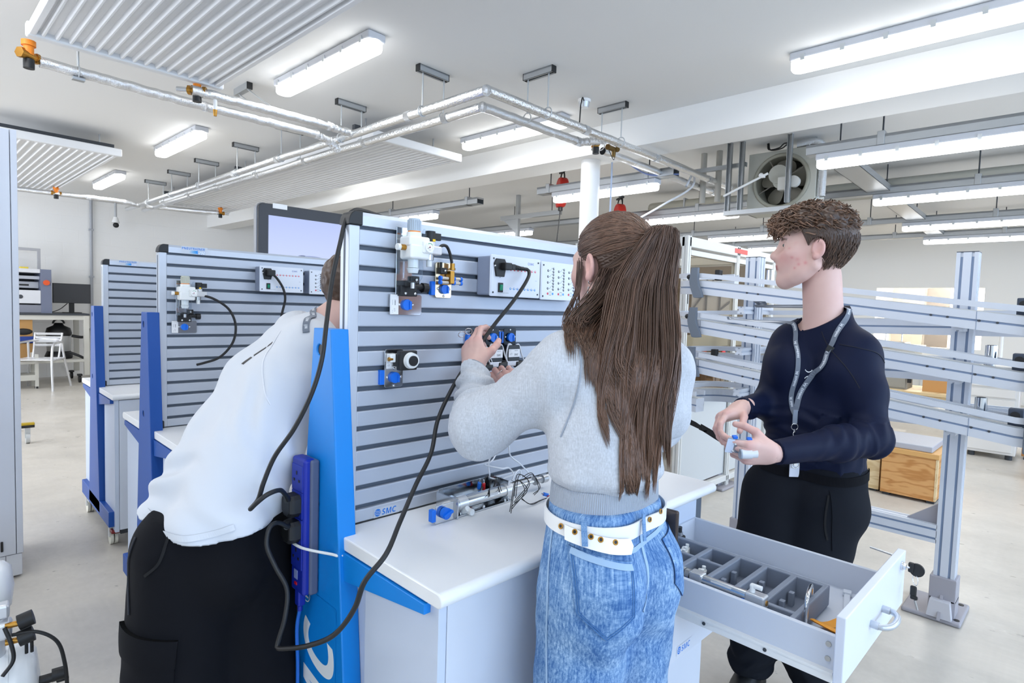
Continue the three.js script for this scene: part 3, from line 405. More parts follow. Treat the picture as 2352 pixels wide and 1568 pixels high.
// ---------- pneumatic modules clipped to the boards ----------
M.knob = mat('#0a6fe0', 0.4); M.clear = new THREE.MeshPhysicalMaterial({ color: '#f4f8fb', roughness: 0.05, transmission: 1, thickness: 0, ior: 1.3 }); M.plast = mat('#eef0ef', 0.45); M.label = mat('#e7e8ea', 0.5); M.green = mat('#0a8a66', 0.35);
M.mirror = mat('#c9ccd0', 0.14, 1); M.goldm = mat('#d7c6a6', 0.25, 0.9);
M.gauge = mat('#ffffff', 0.3, 0, { map: canvasTex(128, 128, (g) => { g.fillStyle = '#fbfbfb'; g.fillRect(0, 0, 128, 128); g.strokeStyle = '#2a9a58'; g.lineWidth = 7; g.beginPath(); g.arc(64, 64, 52, -2.2, -0.6); g.stroke(); g.strokeStyle = '#444'; g.lineWidth = 3; for (let i = 0; i < 11; i++) { const a = 2.3 + i * 0.47; g.beginPath(); g.moveTo(64 + 40 * Math.cos(a), 64 + 40 * Math.sin(a)); g.lineTo(64 + 50 * Math.cos(a), 64 + 50 * Math.sin(a)); g.stroke(); } g.lineWidth = 6; g.strokeStyle = '#222'; g.beginPath(); g.moveTo(64, 64); g.lineTo(30, 84); g.stroke(); g.fillStyle = '#8a3146'; g.beginPath(); g.arc(64, 64, 11, 0, 7); g.fill(); g.fillStyle = '#333'; g.font = '18px sans-serif'; g.textAlign = 'center'; g.fillText('MPa', 64, 106); }) });
const smallLabel = (rows) => canvasTex(256, 128, (g) => { g.fillStyle = '#e9eaed'; g.fillRect(0, 0, 256, 128); g.fillStyle = '#3b3f46'; g.font = 'bold 44px sans-serif'; g.fillText('SMC', 128, 104); g.font = '22px sans-serif'; rows.forEach((r, i) => g.fillText(r, 12 + i * 120, 32)); g.strokeStyle = '#777'; g.lineWidth = 3; g.strokeRect(34, 62, 44, 30); g.beginPath(); g.moveTo(34, 92); g.lineTo(78, 62); g.stroke(); });
M.lab1 = mat('#ffffff', 0.5, 0, { map: smallLabel(['E 16', 'SAI2016']) });
function knobPlate(t, x, y, z, w, h, m = M.mirror, kd = 0.0135, clip = true, ky = 0) {     // plate with the blue quarter-turn knob
  mesh('plate', prism(rrShape(w, h, 0.006), 0.0025, 0.0006).translate(x, y, z), m, t);
  const k = mesh('knob', [cylZ(kd, 0.007, x, y + ky, z + 0.004, 28), rbox(kd * 0.42, kd * 1.5, 0.004, 0.001, x + kd * 0.62, y + ky - kd * 0.1, z + 0.009)], M.knob, t);
  for (const s of [-1, 1]) mesh('screw', sph(0.0035, x + s * kd * 1.45, y + ky, z + 0.002, 10, 1, 1, 0.6), M.chrome, t);
  if (clip) mesh('clip', rbox(0.013, 0.034, 0.014, 0.002, x - w / 2 - 0.004, y + ky, z - 0.004), M.knob, t);
}
function filterUnit(label, x, y, z, o = {}) {
  const t = thing('filter_regulator', label, 'air regulator', [x, y, z]);
  knobPlate(t, 0, 0, 0.006, 0.094, 0.051, o.plate || M.mirror, 0.0135, false);
  mesh('plate_label', rbox(0.024, 0.049, 0.0012, 0.0005, -0.035, 0, 0.0082), M.label, t); mesh('lettering', decal(0.04, 0.014, -0.036, -0.002, 0.0091, 0, 0, PI / 2), M.lab1, t);
  mesh('back_strip', bb(-0.03, 0.018, 0.02, 0.19, 0.002, 0.005, 0.001), M.mirror, t);
  mesh('bracket', [rbox(0.05, 0.026, 0.02, 0.002, -0.002, 0.034, 0.012), rbox(0.03, 0.014, 0.03, 0.002, -0.006, 0.052, 0.018), rbox(0.02, 0.02, 0.012, 0.002, 0.022, 0.062, 0.012)], M.black, t); mesh('star_knob', [cylX(0.007, 0.03, 0.03, 0.046, 0.014), cylX(0.013, 0.016, 0.05, 0.044, 0.014, 7)], M.black, t);
  for (const [a, b] of [[-0.012, 0.028], [0.016, 0.028], [0.02, 0.062]]) mesh('screw', sph(0.004, a, b, 0.022, 10, 1, 1, 0.6), M.chrome, t);
  const bx = -0.004, bz = 0.045;
  mesh('bowl', lathe([[0.0, 0.052], [0.006, 0.052], [0.014, 0.054], [0.022, 0.064], [0.0245, 0.08], [0.0245, 0.112]], 28).translate(bx - 0.004, 0, bz), M.clear, t); mesh('bowl_filter', [cyl(0.013, 0.02, bx - 0.004, 0.1, bz), cyl(0.0115, 0.012, bx - 0.004, 0.083, bz, 0, 0, 0, 20, 0.015)], M.plast, t); mesh('drain', cyl(0.006, 0.014, bx - 0.004, 0.047, bz, 0, 0, 0, 6), M.steel, t);
  mesh('body', [rbox(0.056, 0.036, 0.05, 0.006, bx, 0.128, bz), rbox(0.06, 0.026, 0.046, 0.006, bx, 0.152, bz), rbox(0.03, 0.03, 0.02, 0.004, bx + 0.02, 0.14, bz + 0.02), cyl(0.018, 0.014, bx - 0.003, 0.168, bz)], M.plast, t);
  mesh('gauge', xf(new THREE.CylinderGeometry(0.0125, 0.0125, 0.006, 24), bx + 0.02, 0.14, bz + 0.031, PI / 2), M.plast, t); const gg = mesh('dial', xf(new THREE.CircleGeometry(0.0115, 24), bx + 0.02, 0.14, bz + 0.0344), M.gauge, t);
  mesh('orange_ring', cyl(0.0155, 0.004, bx - 0.003, 0.176, bz), M.orange, t);
  const rib = []; for (let i = 0; i < 20; i++) rib.push(box(0.002, 0.024, 0.002, bx - 0.003 + 0.0155 * Math.cos(i * PI / 10), 0.192, bz + 0.0155 * Math.sin(i * PI / 10))); mesh('regulator_knob', [cyl(0.0155, 0.03, bx - 0.003, 0.193, bz, 0, 0, 0, 24, 0.0145), ...rib], mat(o.knob || '#b4c0cc', 0.4), t);
  mesh('side_valve', [sph(0.007, bx + 0.028, 0.172, bz + 0.0, 12, 1, 2.2, 1)], M.clear, t);
  mesh('inlet', [cylX(0.007, 0.018, bx - 0.036, 0.137, bz)], M.brass, t); mesh('inlet_ring', cylX(0.008, 0.008, bx - 0.047, 0.137, bz), M.plast, t);
  mesh('shutoff_body', [rbox(0.05, 0.022, 0.026, 0.004, bx + 0.052, 0.137, bz - 0.003), cyl(0.011, 0.012, bx + 0.05, 0.153, bz - 0.003)], mat('#d6d7d8', 0.35, 0.4), t); mesh('shutoff_knob', [cyl(0.0125, 0.026, bx + 0.048, 0.171, bz - 0.003), rbox(0.022, 0.018, 0.01, 0.002, bx + 0.068, 0.172, bz - 0.003)], M.black, t); mesh('yellow_mark', rbox(0.008, 0.006, 0.002, 0.0005, bx + 0.05, 0.161, bz + 0.01), mat('#f2c81f', 0.5), t);
  mesh('silencer', [cyl(0.012, 0.014, bx + 0.045, 0.119, bz - 0.003, 0, 0, 0, 8)], M.steel, t); mesh('silencer_tip', cyl(0.007, 0.016, bx + 0.046, 0.104, bz - 0.003), M.plast, t);
  return t;
}
filterUnit('filter regulator with orange ring, gauge and clear bowl on the board facing the girl', 0.838, 1.381, -1.228);
filterUnit('cream filter regulator whose loose black tube curls down, on the dark blue bench board', 0.735, 1.262, -2.665, { knob: '#c9cabc' });
{ // brass manifold with blue push-in fittings
  const t = thing('air_manifold', 'gold plated manifold with four blue push-in fittings', 'manifold', [0.954, 1.448, -1.228]);
  mesh('plate', prism(rrShape(0.053, 0.092, 0.006), 0.0025, 0.0006).translate(0, 0, 0.006), M.goldm, t); mesh('knob', [cylZ(0.0125, 0.008, 0.001, -0.023, 0.011, 28), rbox(0.005, 0.018, 0.004, 0.001, 0.009, -0.025, 0.016)], M.knob, t); mesh('clip', rbox(0.013, 0.036, 0.014, 0.002, -0.032, -0.022, 0.0), M.knob, t);
  for (const [a, b] of [[-0.018, -0.022], [0.02, -0.022], [0.001, -0.041]]) mesh('screw', sph(0.0034, a, b, 0.008, 10, 1, 1, 0.6), M.chrome, t);
  mesh('brass_block', [rbox(0.014, 0.034, 0.02, 0.002, 0.012, 0.008, 0.02), rbox(0.03, 0.006, 0.012, 0.001, -0.004, -0.009, 0.014), cyl(0.0065, 0.018, 0.018, 0.036, 0.02), cyl(0.0085, 0.006, 0.018, 0.03, 0.02, 0, 0, 0, 6)], M.brass, t);
  mesh('black_block', [rbox(0.022, 0.016, 0.014, 0.002, -0.01, 0.024, 0.015), cyl(0.0035, 0.016, -0.014, 0.038, 0.013)], M.black, t); mesh('screw', sph(0.0034, -0.008, 0.024, 0.023, 10), M.chrome, t);
  for (const y of [0.005, -0.006]) for (const s of [-1, 1]) { const f = mesh('fitting', cylX(0.0042, 0.022, 0.012 + s * 0.02 + (s > 0 ? 0.002 : 0), y, 0.022), mat('#c9c2b6', 0.4, 0.4), t); mesh('collar', [cylX(0.0058, 0.006, 0.012 + s * 0.034, y, 0.022, 16), ...(s > 0 ? [cylX(0.0058, 0.007, 0.02, y, 0.024, 16)] : [])], M.knob, f); }
  const h = thing('air_tube', 'short black air tube arching from regulator to manifold', 'air tube'); mesh('tube', tube([[0.888, 1.516, -1.187], [0.906, 1.520, -1.19], [0.925, 1.534, -1.195], [0.944, 1.535, -1.2], [0.962, 1.518, -1.207], [0.970, 1.494, -1.208]], 0.004, 50), M.black, h);
}
const psuFace = canvasTex(1024, 592, (g, w, h) => {
  g.fillStyle = '#dfe5f0'; g.fillRect(0, 0, w, h); g.font = 'bold 44px sans-serif'; g.fillStyle = '#3a55a8'; g.fillText('SMC', 800, 92); g.beginPath(); g.arc(775, 76, 17, 0, 7); g.lineWidth = 6; g.strokeStyle = '#3a55a8'; g.stroke();
  const row = (y, c) => { g.strokeStyle = '#8b93a3'; g.lineWidth = 5; g.beginPath(); g.moveTo(390, y); g.lineTo(930, y); g.stroke(); for (let i = 0; i < 8; i++) { g.fillStyle = c; g.beginPath(); g.arc(394 + i * 76, y, 18, 0, 7); g.fill(); g.fillStyle = '#f6e9ee'; g.beginPath(); g.arc(398 + i * 76, y - 4, 8, 0, 7); g.fill(); } };
  row(190, '#c9304a'); row(478, '#2f8fd8'); g.fillStyle = '#8f97a6'; g.font = '22px sans-serif'; g.fillText('POWER SUPPLY', 210, 556); g.fillText('24 V', 930, 340); g.fillStyle = '#333'; g.beginPath(); g.arc(176, 318, 7, 0, 7); g.fill();
});
const swFace = canvasTex(1024, 592, (g, w, h) => {
  g.fillStyle = '#dfe5f0'; g.fillRect(0, 0, w, h);
  for (let c = 0; c < 3; c++) { for (let r = 0; r < 4; r++) { const x = 150 + c * 260, y = 120 + r * 96; g.strokeStyle = '#6f7785'; g.lineWidth = 5; g.beginPath(); g.moveTo(x + 20, y + 10); g.lineTo(x + 48, y + 10); g.lineTo(x + 92, y - 38); g.lineTo(x + 116, y - 26); g.moveTo(x + 116, y + 22); g.lineTo(x + 86, y + 14); g.stroke();
    for (const [a, b] of [[x, y + 10], [x + 130, y - 26], [x + 130, y + 24]]) { g.fillStyle = '#22252b'; g.beginPath(); g.arc(a, b, 20, 0, 7); g.fill(); g.fillStyle = '#d9dde6'; g.beginPath(); g.arc(a + 6, b - 4, 8, 0, 7); g.fill(); } }
    const x = 150 + c * 260; g.strokeStyle = '#555'; g.strokeRect(x + 42, 470, 44, 56); for (const [a, col] of [[x + 4, '#c9304a'], [x + 124, '#2f8fd8']]) { g.fillStyle = col; g.beginPath(); g.arc(a, 502, 20, 0, 7); g.fill(); } }
});
M.psu = mat('#ffffff', 0.4, 0, { map: psuFace }); M.sw = mat('#ffffff', 0.4, 0, { map: swFace }); M.boxside = mat('#8d97ad', 0.5); M.boxface = mat('#dfe5f0', 0.4);
function electricUnit(name, label, cat, x, y, z, face, d = 0.056) {
  const t = thing(name, label, cat, [x, y, z]);
  mesh('case', rbox(0.19, 0.106, d, 0.004, 0, 0, d / 2), M.boxside, t); mesh('front_plate', prism(rrShape(0.198, 0.113, 0.004), 0.004, 0.001).translate(0, 0, d + 0.002), M.boxface, t); mesh('printed_face', decal(0.192, 0.109, 0, 0, d + 0.0046), face, t);
  for (const a of [-0.089, 0.089]) for (const b of [-0.046, 0.046]) mesh('screw', cylZ(0.0026, 0.002, a, b, d + 0.005, 10), M.dark, t);
  return t;
}
function mains(t, d = 0.056) { // inlet socket, plug and green rocker
  const s = shapeOf([[-0.026, 0.012], [-0.018, 0.027], [0.012, 0.027], [0.02, 0.012], [0.012, -0.027], [-0.018, -0.027]].map(([a, b]) => [a, b * 0.9])); mesh('inlet_socket', prism(s, 0.006, 0.001).translate(-0.063, 0.022, d + 0.007), M.black, t);
  mesh('switch_bezel', rbox(0.016, 0.026, 0.006, 0.001, -0.062, -0.032, d + 0.006), M.black, t); mesh('green_rocker', rbox(0.01, 0.016, 0.005, 0.001, -0.062, -0.032, d + 0.009, 0.15), M.green, t); mesh('screw', sph(0.003, -0.086, 0.026, d + 0.008, 10), M.chrome, t);
}
const psu1 = electricUnit('power_supply', 'white power supply box with black mains plug, on the board facing the girl', 'power supply', 1.1725, 1.4685, -1.23, M.psu); mains(psu1);
electricUnit('switch_box', 'white switch box with rows of drawn contacts, half hidden by the girl', 'switch box', 1.3745, 1.4655, -1.23, M.sw);
const psu2 = electricUnit('power_supply', 'white power supply box on the dark blue bench board', 'power supply', 1.117, 1.477, -2.665, M.psu, 0.06); mains(psu2, 0.06); electricUnit('switch_box', 'white switch box on the dark blue bench board behind the hanging cable', 'switch box', 1.345, 1.474, -2.665, M.sw, 0.06);
{ const p = thing('mains_plug', 'black angled appliance plug in the power supply facing the girl', 'plug', [1.1725, 1.4685, -1.23]); mesh('plug_body', [rbox(0.026, 0.02, 0.02, 0.003, -0.052, 0.026, 0.074), rbox(0.016, 0.016, 0.016, 0.003, -0.033, 0.0255, 0.076)], M.black, p); const ribs = []; for (let i = 0; i < 6; i++) ribs.push(cylX(0.0075 - i * 0.0004, 0.0035, -0.022 + i * 0.0055, 0.0255 - i * 0.0004, 0.076)); mesh('strain_relief', [...ribs, cylX(0.005, 0.034, -0.006, 0.0245, 0.076)], M.black, p);
  const q = thing('mains_plug', 'black appliance plug in the power supply of the dark blue bench', 'plug', [1.117, 1.477, -2.665]); mesh('plug_body', rbox(0.034, 0.026, 0.03, 0.004, -0.058, 0.026, 0.08), M.black, q);
  const c = thing('power_cable', 'short black power cable hanging from the dark blue bench power supply', 'cable'); mesh('cable', tube([[1.06, 1.503, -2.58], [1.083, 1.483, -2.58], [1.113, 1.438, -2.58], [1.123, 1.393, -2.58], [1.110, 1.329, -2.58], [1.095, 1.247, -2.58]], 0.0055, 60), M.black, c);
  const h = thing('air_tube', 'loose black air tube curling down from the cream regulator', 'air tube'); mesh('tube', tube([[0.79, 1.395, -2.62], [0.828, 1.382, -2.6], [0.889, 1.340, -2.6], [0.917, 1.275, -2.6], [0.907, 1.200, -2.6], [0.854, 1.137, -2.6], [0.795, 1.116, -2.6], [0.765, 1.109, -2.6]], 0.005, 80), M.black, h);
}
{ // push button valve
  const t = thing('push_button_valve', 'push button valve with white-ringed black button, lowest on the board beside the blue post', 'valve', [0.806, 1.224, -1.228]);
  mesh('plate', prism(rrShape(0.053, 0.094, 0.006), 0.0025, 0.0006).translate(0, 0, 0.006), M.mirror, t); mesh('knob', [cylZ(0.0135, 0.008, 0.0, -0.023, 0.011, 28), rbox(0.005, 0.018, 0.004, 0.001, 0.009, -0.026, 0.016)], M.knob, t); mesh('clip', rbox(0.013, 0.036, 0.014, 0.002, -0.032, -0.022, 0.0), M.knob, t);
  for (const [a, b] of [[-0.019, -0.022], [0.02, -0.022], [0.0, -0.043], [0.0, 0.0]]) mesh('screw', sph(0.0034, a, b, 0.008, 10, 1, 1, 0.6), M.chrome, t);
  mesh('label', rbox(0.034, 0.02, 0.001, 0.0003, -0.006, 0.009, 0.0082), M.label, t); mesh('lettering', decal(0.03, 0.015, -0.008, 0.009, 0.0089), M.lab1, t);
  mesh('valve_block', rbox(0.03, 0.02, 0.02, 0.003, -0.008, 0.026, 0.017), M.plast, t); mesh('brass_inlet', [cylX(0.005, 0.008, -0.022, 0.024, 0.022), cylX(0.0065, 0.006, -0.019, 0.024, 0.022, 6)], M.brass, t);
  mesh('button_housing', [rbox(0.05, 0.048, 0.018, 0.003, 0.018, 0.021, 0.036), rbox(0.012, 0.03, 0.02, 0.002, -0.003, 0.021, 0.025)], M.black, t); mesh('white_ring', [cylZ(0.0205, 0.012, 0.022, 0.021, 0.05, 32, 0.0185)], M.plast, t); mesh('black_button', cylZ(0.0125, 0.006, 0.022, 0.021, 0.057, 28), M.black, t);
}
// three solenoid valves the girl is wiring
[['solenoid valve under the girl\'s raised hand, closest to the hanging cable', 1.078, 1.292], ['middle of the three black solenoid valves with blue knobs', 1.135, 1.297], ['solenoid valve with black connector, at the shoulder end of the three', 1.205, 1.297]].forEach(([l, x, y], i) => {
  const t = thing('solenoid_valve', l, 'valve', [x, y, -1.228]);
  mesh('plate', prism(rrShape(0.05, 0.05, 0.005), 0.0025, 0.0006).translate(0, 0, 0.006), mat('#1f2226', 0.2, 0.7), t); mesh('knob', [cylZ(0.013, 0.008, 0, -0.002, 0.011, 28), rbox(0.005, 0.018, 0.004, 0.001, 0.008, -0.004, 0.016)], M.knob, t); for (const [a, b] of [[-0.019, -0.001], [0.019, -0.001], [0, 0.02]]) mesh('screw', sph(0.0033, a, b, 0.008, 10, 1, 1, 0.6), M.chrome, t);
  mesh('clip', rbox(0.013, 0.034, 0.014, 0.002, i === 1 ? 0.034 : -0.031, -0.002, 0), M.knob, t);
  mesh('valve_body', rbox(0.05, 0.05, 0.026, 0.004, 0, -0.048, 0.014), mat('#2a2d31', 0.4, 0.3), t); mesh('label', decal(0.046, 0.023, 0, -0.047, 0.0278), M.lab1, t); mesh('coil', [rbox(0.05, 0.018, 0.024, 0.004, -0.002, -0.077, 0.015)], mat('#b4b0b2', 0.25, 0.8), t); mesh('connector', [cylX(0.011, 0.024, 0.024, -0.08, 0.02, 10), rbox(0.02, 0.018, 0.016, 0.004, 0.036, -0.08, 0.02)], M.black, t);
  mesh('lead', [tube([[-0.02, -0.03, 0.014], [-0.014, -0.02, 0.02], [-0.002, -0.028, 0.024]], 0.0022, 16), tube([[0.008, -0.026, 0.022], [0.02, -0.022, 0.024], [0.032, -0.05, 0.026], [0.046, -0.072, 0.024]], 0.0024, 24), tube([[-0.008, -0.026, 0.022], [-0.02, -0.022, 0.024], [-0.03, -0.045, 0.026], [-0.026, -0.07, 0.024]], 0.0024, 24)], mat('#d9dde3', 0.5), t);
});
// small module behind the girl's forearm
{ const t = thing('sensor_module', 'small chrome module with a blue knob peeping below the grey sleeve', 'sensor', [1.06, 1.02, -1.228]); knobPlate(t, 0, 0, 0.006, 0.06, 0.05, M.mirror, 0.0125, true); mesh('bracket', rbox(0.03, 0.016, 0.02, 0.002, 0.016, -0.02, 0.015), M.plast, t); }
{ // cylinder lying on the worktop
  const t = thing('air_cylinder', 'steel pneumatic cylinder on a bracket plate lying on the worktop', 'cylinder', [0.855, 0.851, -1.135], 0.02);
  mesh('bracket_plate', [bb(0.0, 0.07, 0.0, 0.045, 0.028, 0.031, 0.001), bb(0.07, 0.27, 0.0, 0.003, -0.045, 0.031), bb(0.07, 0.27, 0.0, 0.055, -0.047, -0.044), bb(0.062, 0.066, 0, 0.05, -0.045, 0.04, 0.001), bb(0.262, 0.266, 0, 0.055, -0.045, 0.02)], M.mirror, t);
  mesh('knob', [cylZ(0.014, 0.012, 0.026, 0.024, 0.038, 24), rbox(0.03, 0.008, 0.01, 0.003, 0.028, 0.024, 0.046, 0, 0, 0.4)], M.knob, t); mesh('clip', rbox(0.012, 0.03, 0.016, 0.002, -0.006, 0.022, 0.026), M.knob, t);
  for (const [x, z] of [[0.09, 0.02], [0.17, 0.02], [0.25, 0.02], [0.13, -0.03]]) mesh('screw', sph(0.0045, x, 0.004, z, 10), M.chrome, t);
  mesh('nut', cylX(0.024, 0.012, 0.074, 0.026, 0.008, 6), M.steel, t); mesh('end_boss', cylX(0.014, 0.02, 0.056, 0.026, 0.01, 24), M.plast, t);
  mesh('end_cap', [cylX(0.0185, 0.03, 0.098, 0.026, 0.008, 28), cylX(0.019, 0.026, 0.268, 0.026, 0.008, 28)], mat('#dfe1e3', 0.3, 0.5), t); mesh('barrel', cylX(0.0165, 0.17, 0.18, 0.026, 0.008, 32), M.chrome, t); mesh('piston_rod', cylX(0.0055, 0.13, 0.34, 0.028, 0.008, 16), M.chrome, t); mesh('rod_end', [cylX(0.013, 0.03, 0.40, 0.028, 0.008, 24, 0.009), cylX(0.013, 0.02, 0.425, 0.028, 0.008, 24)], M.steel, t);
  mesh('speed_controller', [cyl(0.0075, 0.02, 0.1, 0.012, 0.028, 0.9), cylZ(0.008, 0.022, 0.106, 0.01, 0.036, 14)], M.plast, t); mesh('bracket_flange', [prism(shapeOf([[-0.02, 0], [0.03, 0], [0.012, 0.05], [-0.006, 0.05]]), 0.004).translate(0.265, 0.003, -0.02)], M.mirror, t); mesh('label', rbox(0.04, 0.006, 0.001, 0.0002, 0.2, 0.032, 0.0242), M.label, t);
  const wires = thing('air_tubing', 'tangle of thin white air tubes above the cylinder', 'tubing'); const wm = mat('#e6eaf0', 0.4);
  for (const l of [[[1.128, 0.999, -1.17], [1.116, 0.974, -1.17], [1.086, 0.956, -1.16], [1.070, 0.950, -1.17], [1.117, 0.934, -1.15], [1.169, 0.921, -1.17], [1.166, 0.909, -1.15], [1.136, 0.898, -1.16], [1.119, 0.889, -1.15]], [[1.163, 0.994, -1.17], [1.171, 0.959, -1.17], [1.214, 0.926, -1.17], [1.243, 0.895, -1.16], [1.249, 0.881, -1.15]], [[1.118, 0.99, -1.18], [1.087, 0.948, -1.17], [1.083, 0.920, -1.16], [1.093, 0.908, -1.17], [1.162, 0.888, -1.15]], [[1.1, 0.878, -1.15], [1.154, 0.882, -1.17], [1.206, 0.889, -1.16], [1.215, 0.907, -1.17], [1.188, 0.909, -1.16], [1.162, 0.891, -1.15]]]) mesh('tube', tube(l, 0.0022, 80), wm, wires);
  const leads = thing('sensor_leads', 'bundle of thin black sensor leads coiled round the cylinder rod', 'wires');
  const L3 = [[[1.05, 0.89, -1.15], [1.085, 0.91, -1.17], [1.115, 0.91, -1.18], [1.11, 0.9, -1.16], [1.07, 0.885, -1.13]], [[1.03, 0.88, -1.11], [1.07, 0.91, -1.14], [1.09, 0.905, -1.14], [1.08, 0.885, -1.11]], [[1.085, 0.88, -1.06], [1.125, 0.93, -1.09], [1.14, 0.91, -1.07], [1.07, 0.872, -1.05]], [[1.03, 0.862, -1.02], [1.11, 0.92, -1.08], [1.11, 0.9, -1.05], [1.05, 0.87, -1.03]], [[1.145, 0.92, -1.09], [1.18, 0.92, -1.09], [1.18, 0.89, -1.06], [1.15, 0.88, -1.05]], [[1.11, 0.87, -1.06], [1.13, 0.854, -1.05], [1.18, 0.854, -1.05], [1.21, 0.856, -1.06]]];
  for (const l of L3) for (let k = 0; k < 2; k++) mesh('lead', tube(l.map(q => [q[0] + rr(-0.006, 0.006), Math.max(0.853, q[1] + rr(-0.005, 0.005)), q[2] + rr(-0.006, 0.006)]), 0.0011, 50, false, 5), M.black, leads);
  for (const [x, y, z, c, l] of [[1.045, 0.897, -1.16, '#2277dd', 'blue connector dangling over the cylinder'], [1.058, 0.893, -1.155, '#d2202a', 'red connector dangling over the cylinder'], [1.213, 0.861, -1.066, '#2277dd', 'blue connector lying on the worktop by the belt'], [1.217, 0.858, -1.05, '#d2202a', 'red connector lying on the worktop by the belt']]) { const o = thing('banana_plug', l, 'plug', [x, y, z], rr(0, 2)); o.rotation.z = y > 0.87 ? 0.3 : 1.2; mesh('sleeve', rbox(0.01, 0.022, 0.008, 0.002), mat(c, 0.4), o); mesh('pin', cyl(0.002, 0.012, 0, 0.016, 0), M.chrome, o); }
}
{ // cutter on the far end of the worktop
  const t = thing('tube_cutter', 'blue plastic tube cutter lying on the worktop end', 'cutter', [1.56, 0.852, -1.03], 0.35); const m = mat('#1230c4', 0.4);
  mesh('body', prism(shapeOf([[-0.05, -0.012], [0.05, -0.012], [0.062, -0.004], [0.06, 0.008], [0.05, 0.013], [-0.05, 0.01]], [rectHole(0.0, 0.035, -0.001, 0.004)]), 0.014, 0.002).rotateX(-PI / 2).translate(0, 0.007, 0), m, t); mesh('spring', tube([[0.05, 0.006, 0.012], [0.064, 0.004, 0.016], [0.07, 0.004, 0.006]], 0.001), M.steel, t);
}
